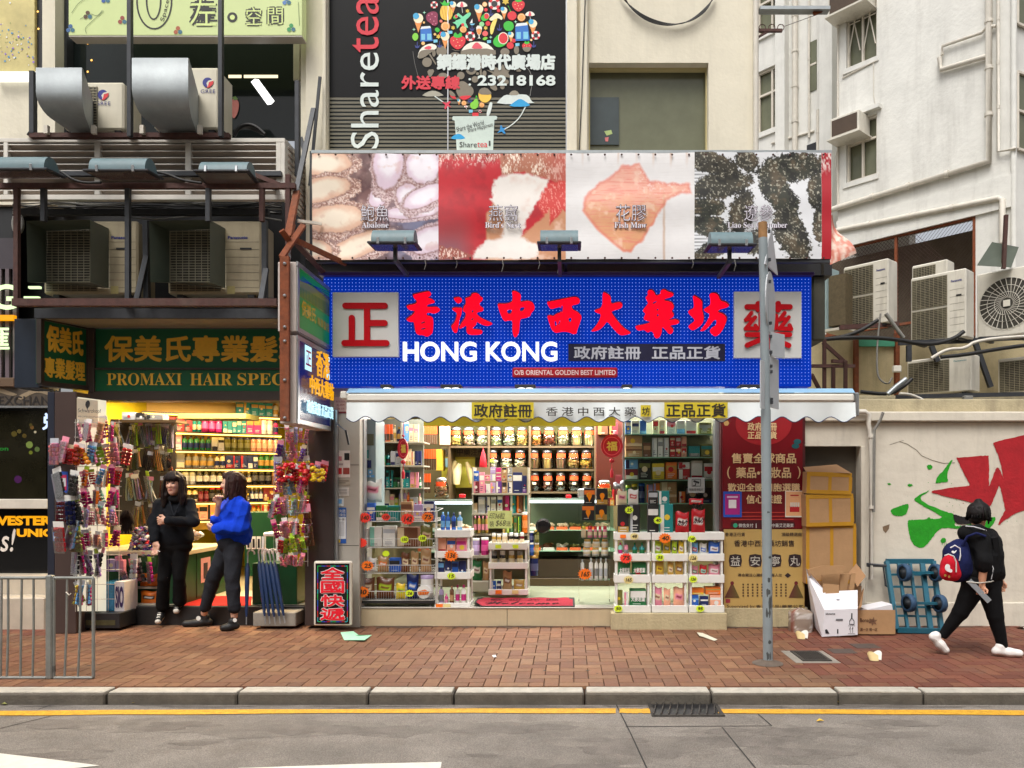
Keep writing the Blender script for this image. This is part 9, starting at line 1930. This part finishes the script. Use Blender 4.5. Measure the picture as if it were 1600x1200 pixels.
flesh("hair",w1,[ell3(hq(0,-.025,.045),(.092,.098,.085),None,.02),cap(hq(-.05,.06,.065),hq(.05,.06,.065),.03,.03,.02),cap(hq(-.04,.082,.05),hq(.04,.082,.05),.012,.012,.01),cap(hq(-.082,.0,.03),hq(-.085,.015,-.12),.03,.034),cap(hq(-.085,.015,-.12),hq(-.09,.03,-.2),.034,.02),cap(hq(.082,.0,.03),hq(.085,.01,-.12),.03,.036),cap(hq(.085,.01,-.12),hq(.1,.03,-.23),.036,.018),cap(hq(0,-.07,0),hq(0,-.075,-.2),.075,.06)],.006,hairmat(),flat(HB_),.003,60,2)
comb_hair(w1,hq,HB_,.215,31,.85,.022)
w2=thing("person","woman in bright blue bomber jacket standing sideways with a hand near her mouth","person",P(345,985,7.95))
hd,ft,hq=head(J(361,756,7.95),(-.96,-.3,-.03),.97);ey=J(333,808,7.86)
lw=J(341,788,7.83)
body=hd+[cap(J(366,768,7.97),J(369,784,8.0),.045,.05),cap(J(372,790,7.93),J(366,790,8.07),.05,.05,.05),cap(J(369,795,8.0),J(364,840,8.0),.08,.08,.06),cap(J(359,852,7.96),J(364,852,8.04),.08,.08,.05),cap(J(378,790,7.9),J(374,824,7.86),.045,.036),cap(J(374,824,7.86),J(340,826,7.83),.036,.026),cap(J(358,792,8.12),J(338,822,7.98),.045,.036),cap(J(338,822,7.98),lw,.036,.023),cap(J(357,855,8.02),J(335,900,8.02),.085,.055),cap(J(335,900,8.02),J(319,958,8.1),.055,.033),cap(J(364,855,7.96),J(363,902,7.92),.085,.055),cap(J(363,902,7.92),J(366,962,7.92),.055,.034)]
body+=hand(lw,(.15,-.25,1),(-.7,-.6,0),.75,.95)+hand(J(338,826,7.83),(-1,-.1,.1),(0,-.5,.8),.9,.9)
flesh("body",w2,body,.006,M_SKIN,skincol(ft,S(222,176,152)))
BLU=S(16,62,196)
flesh("bomber_jacket",w2,[cap(J(370,786,7.92),J(364,786,8.1),.085,.085,.05),ell3(J(367,812,8.0),(.16,.165,.21),None,.05),cap(J(368,800,7.95),J(366,800,8.05),.12,.12,.05),cap(J(356,838,7.98),J(376,838,8.02),.115,.115,.06),cap(J(380,792,7.88),J(376,824,7.84),.075,.078,.03),cap(J(376,824,7.84),J(341,826,7.82),.076,.06,.03),cap(J(355,792,8.12),J(338,818,7.97),.07,.065,.03),cap(J(338,820,7.97),J(336,812,7.9),.055,.045,.03),cap(J(362,776,7.94),J(372,776,8.0),.04,.04,.02),ell3(J(365,857,8.0),(.3,.3,.04),None,-.01)],.007,VF,flat(BLU),.008,24,4)
flesh("jacket_hem",w2,[cap(J(356,842,7.98),J(373,842,8.02),.108,.108,.03)]+[ell3(J(365,826,8.0),(.3,.3,.06),None,-.01),ell3(J(365,857,8.0),(.3,.3,.045),None,-.01)],.008,VF,flat(S(12,50,170)),.002,60,4)
flesh("trousers",w2,[cap(J(357,848,7.96),J(366,848,8.04),.108,.108,.05),cap(J(355,858,8.02),J(334,902,8.02),.10,.075,.012),cap(J(334,902,8.02),J(321,948,8.08),.074,.058,.012),cap(J(365,858,7.95),J(363,904,7.9),.10,.075,.012),cap(J(363,904,7.9),J(366,950,7.9),.074,.062,.012)],.008,VF,flat(S(40,42,48)),.005,22,6)
for a,b_ in((J(327,970,8.13),J(284,977,8.08)),(J(369,975,7.9),J(343,984,7.84))):
 a.z=max(a.z,.012);b_.z=.008
 shoe("shoe",w2,Vector((a.x,a.y,.01)),b_,.085,S(20,20,22),S(26,26,28))
b=MB();b.disc(310,966,3.6,8.02,(VC,S(220,220,214)),14);b.disc(367,969,3.2,7.84,(VC,S(220,220,214)),14);part(b,"ankle_patches",w2)
flesh("hair",w2,[ell3(hq(0,-.03,.045),(.094,.092,.086),None,.02),cap(hq(0,.05,.085),hq(0,.0,.1),.035,.04,.03),cap(hq(-.06,-.02,.02),hq(-.07,-.03,-.14),.05,.05,.03),cap(hq(.06,-.02,.02),hq(.07,-.03,-.12),.05,.045,.03),cap(hq(0,-.08,.02),hq(0,-.09,-.17),.075,.06,.03),cap(hq(.07,.05,.05),hq(.08,.04,-.08),.014,.016,.01)],.006,hairmat(),flat(S(46,24,20)),.003,60,8)
comb_hair(w2,hq,S(46,24,20),.165,32,.95,None)
w3=thing("person","walking woman in black hooded jacket and leggings seen from behind, holding a phone","person",P(1520,1025,6.72));YW3=6.72;sc3=.9
hd,ft,hq=head(J(1530,806,YW3),(.75,.6,-.25),.86)
wr3=J(1534,914,6.58);hq3=hq
body=hd+[cap(J(1528,818,YW3),J(1526,832,YW3),.045,.05),cap(J(1522,840,6.68),J(1544,840,6.78),.045,.045,.05),cap(J(1533,847,YW3),J(1535,900,YW3),.085,.085,.06),cap(J(1526,905,6.7),J(1542,905,6.76),.08,.08,.05),cap(J(1534,842,6.6),J(1536,884,6.56),.05,.042),cap(J(1536,884,6.56),wr3,.040,.026),cap(J(1552,845,6.85),J(1556,880,6.85),.05,.04),cap(J(1556,880,6.85),J(1562,905,6.78),.04,.028),cap(J(1524,912,6.70),J(1501,956,6.74),.08,.05),cap(J(1501,956,6.74),J(1472,996,6.82),.05,.03),cap(J(1543,912,6.74),J(1555,962,6.70),.08,.05),cap(J(1555,962,6.70),J(1566,1012,6.70),.05,.034)]
body+=hand(wr3,(-.15,-.15,-1),(.75,-.5,.0),.9,.85)+hand(J(1562,905,6.78),(.2,0,-1),(.7,-.6,0),.6,.85)
flesh("body",w3,body,.006,M_SKIN,skincol(ft,S(206,150,120)))
BK3=S(17,17,19)
flesh("hooded_jacket",w3,[cap(J(1522,838,6.64),J(1546,838,6.8),.07,.07,.05),ell3(J(1535,868,YW3),(.17,.15,.22),None,.05),cap(J(1527,850,6.7),J(1542,850,6.76),.11,.11,.05),cap(J(1528,892,6.68),J(1546,892,6.76),.125,.125,.06),cap(J(1534,842,6.6),J(1537,878,6.55),.068,.062,.03),cap(J(1537,874,6.55),J(1537,884,6.55),.064,.058,.02),cap(J(1553,845,6.86),J(1556,880,6.86),.065,.06,.03),cap(J(1508,832,6.66),J(1530,826,6.62),.06,.045,.04),cap(J(1508,834,6.72),J(1528,826,6.8),.06,.045,.04),ell3(J(1535,921,YW3),(.4,.4,.045),None,-.01)],.008,VF,flat(BK3),.005,24,7)
b=MB()
for y,h_ in((909,.006),(824,.004)):pass
b.tube([J(1510,909,6.56),J(1530,911,6.53),J(1548,909,6.58),J(1556,906,6.66)],.006,(VF,S(190,186,176)),6);b.tube([J(1509,822,6.62),J(1522,823,6.56),J(1535,827,6.56),J(1541,829,6.6)],.005,(VF,S(206,206,210)),6);b.tube([J(1549,880,6.58),J(1552,888,6.56),J(1549,905,6.57)],.004,(VF,S(206,206,210)),5);part(b,"jacket_piping",w3)
flesh("leggings",w3,[cap(J(1523,908,6.68),J(1545,908,6.78),.11,.11,.05),cap(J(1523,914,6.70),J(1501,956,6.74),.102,.069,.012),cap(J(1501,956,6.74),J(1475,991,6.81),.067,.042,.012),cap(J(1544,914,6.74),J(1555,962,6.70),.102,.069,.012),cap(J(1555,962,6.70),J(1566,1007,6.70),.067,.045,.012)],.008,VF,flat(S(13,13,15)),.002,24,9)
shoe("shoe",w3,J(1458,1001,6.8),J(1482,1025,6.76),.07,S(232,228,224),S(196,190,184));shoe("shoe",w3,Vector((PX(1556,6.7),6.7,.012)),Vector((PX(1597,6.68),6.66,.008)),.075,S(232,228,224),S(210,200,190))
flesh("hair",w3,[ell3(hq(0,-.02,.04),(.094,.094,.094),None,.02),cap(hq(0,-.03,.12),hq(.0,-.05,.13),.03,.034,.02),cap(hq(-.05,-.03,.0),hq(-.05,-.03,-.05),.045,.03,.03),cap(hq(0,-.06,0),hq(0,-.06,-.05),.06,.04,.03),cap(hq(.07,.04,.03),hq(.078,.05,-.06),.016,.01,.02)],.006,hairmat(),flat(S(22,18,18)),.003,60,11)
comb_hair(w3,hq,S(22,18,18),.02,33,1.25,None)
rk3=thing("rucksack","small navy rucksack with a red front pocket and white piping on the walking woman's back","bag",J(1492,905,6.66));NV=S(24,30,72)
flesh("bag_body",rk3,[ell3(J(1495,878,6.68),(.115,.13,.165),None,.03),cap(J(1490,862,6.68),J(1500,854,6.68),.08,.07,.04),cap(J(1497,892,6.68),J(1508,890,6.68),.09,.08,.04)],.009,VF,flat(NV),.002,40,2)
flesh("front_pocket",rk3,[ell3(J(1484,886,6.62),(.075,.085,.105),None,.02),cap(J(1480,896,6.6),J(1490,897,6.6),.06,.06,.03)],.007,VF,flat(S(184,22,40)),0)
b=MB();ring_=[J(1476,868,6.52),J(1482,866,6.5),J(1490,869,6.5),J(1494,878,6.505),J(1494,894,6.52)];b.tube(ring_,.006,(VF,S(220,216,214)),6);b.tube([J(1485,856,6.57),J(1492,852,6.56),J(1500,857,6.55),J(1501,868,6.545),J(1499,876,6.55)],.006,(VF,S(220,216,214)),6);part(b,"white_piping",rk3)
b=MB();b.fill([chaikin([(1486,862),(1489,860),(1491,862),(1495,859),(1493,863),(1490,865),(1488,864)],1)],6.545,(VC,S(236,236,236)),.004);b.fill([chaikin([(1477,883),(1480,881),(1484,883),(1484,889),(1488,890),(1487,895),(1480,893),(1476,889)],1)],6.515,(VC,S(226,222,222)),.004);b.disc(1477,899,2,6.525,(VC,S(150,120,50)),10);b.disc(1483,901,2,6.52,(VC,S(160,110,50)),10);part(b,"white_print",rk3)
b=MB();b.tube([J(1504,852,6.6),J(1512,838,6.57),J(1526,833,6.53),J(1540,838,6.52)],.012,(VF,NV),6);part(b,"strap",rk3)
b=MB();b.bar(J(1549,838,6.62),J(1556,892,6.66),.05,.12,(VF,S(20,20,22)));tag(b.build("front_bag"),"slim black bag strapped on the walking woman's chest","bag")
b=MB();b.bar(J(1514,907,6.56),J(1546,940,6.5),.045,.012,mat("phone_grey",S(150,152,156),.25,metal=.4,noise=.05));tag(b.build("phone"),"slim grey phone held in the walking woman's hand","phone")
b=MB();b.tube([J(342,779,7.78),J(347,776,7.8)],.0045,(VC,S(230,226,220)),6);tag(b.build("cigarette"),"small white cigarette in the hand of the woman in blue","cigarette")
b=MB();b.tube([J(246,860,7.87),J(250,862,7.87)],.005,(VC,S(230,226,220)),6);tag(b.build("cigarette"),"small white cigarette in the lowered hand of the woman in black","cigarette")
finish_labels()
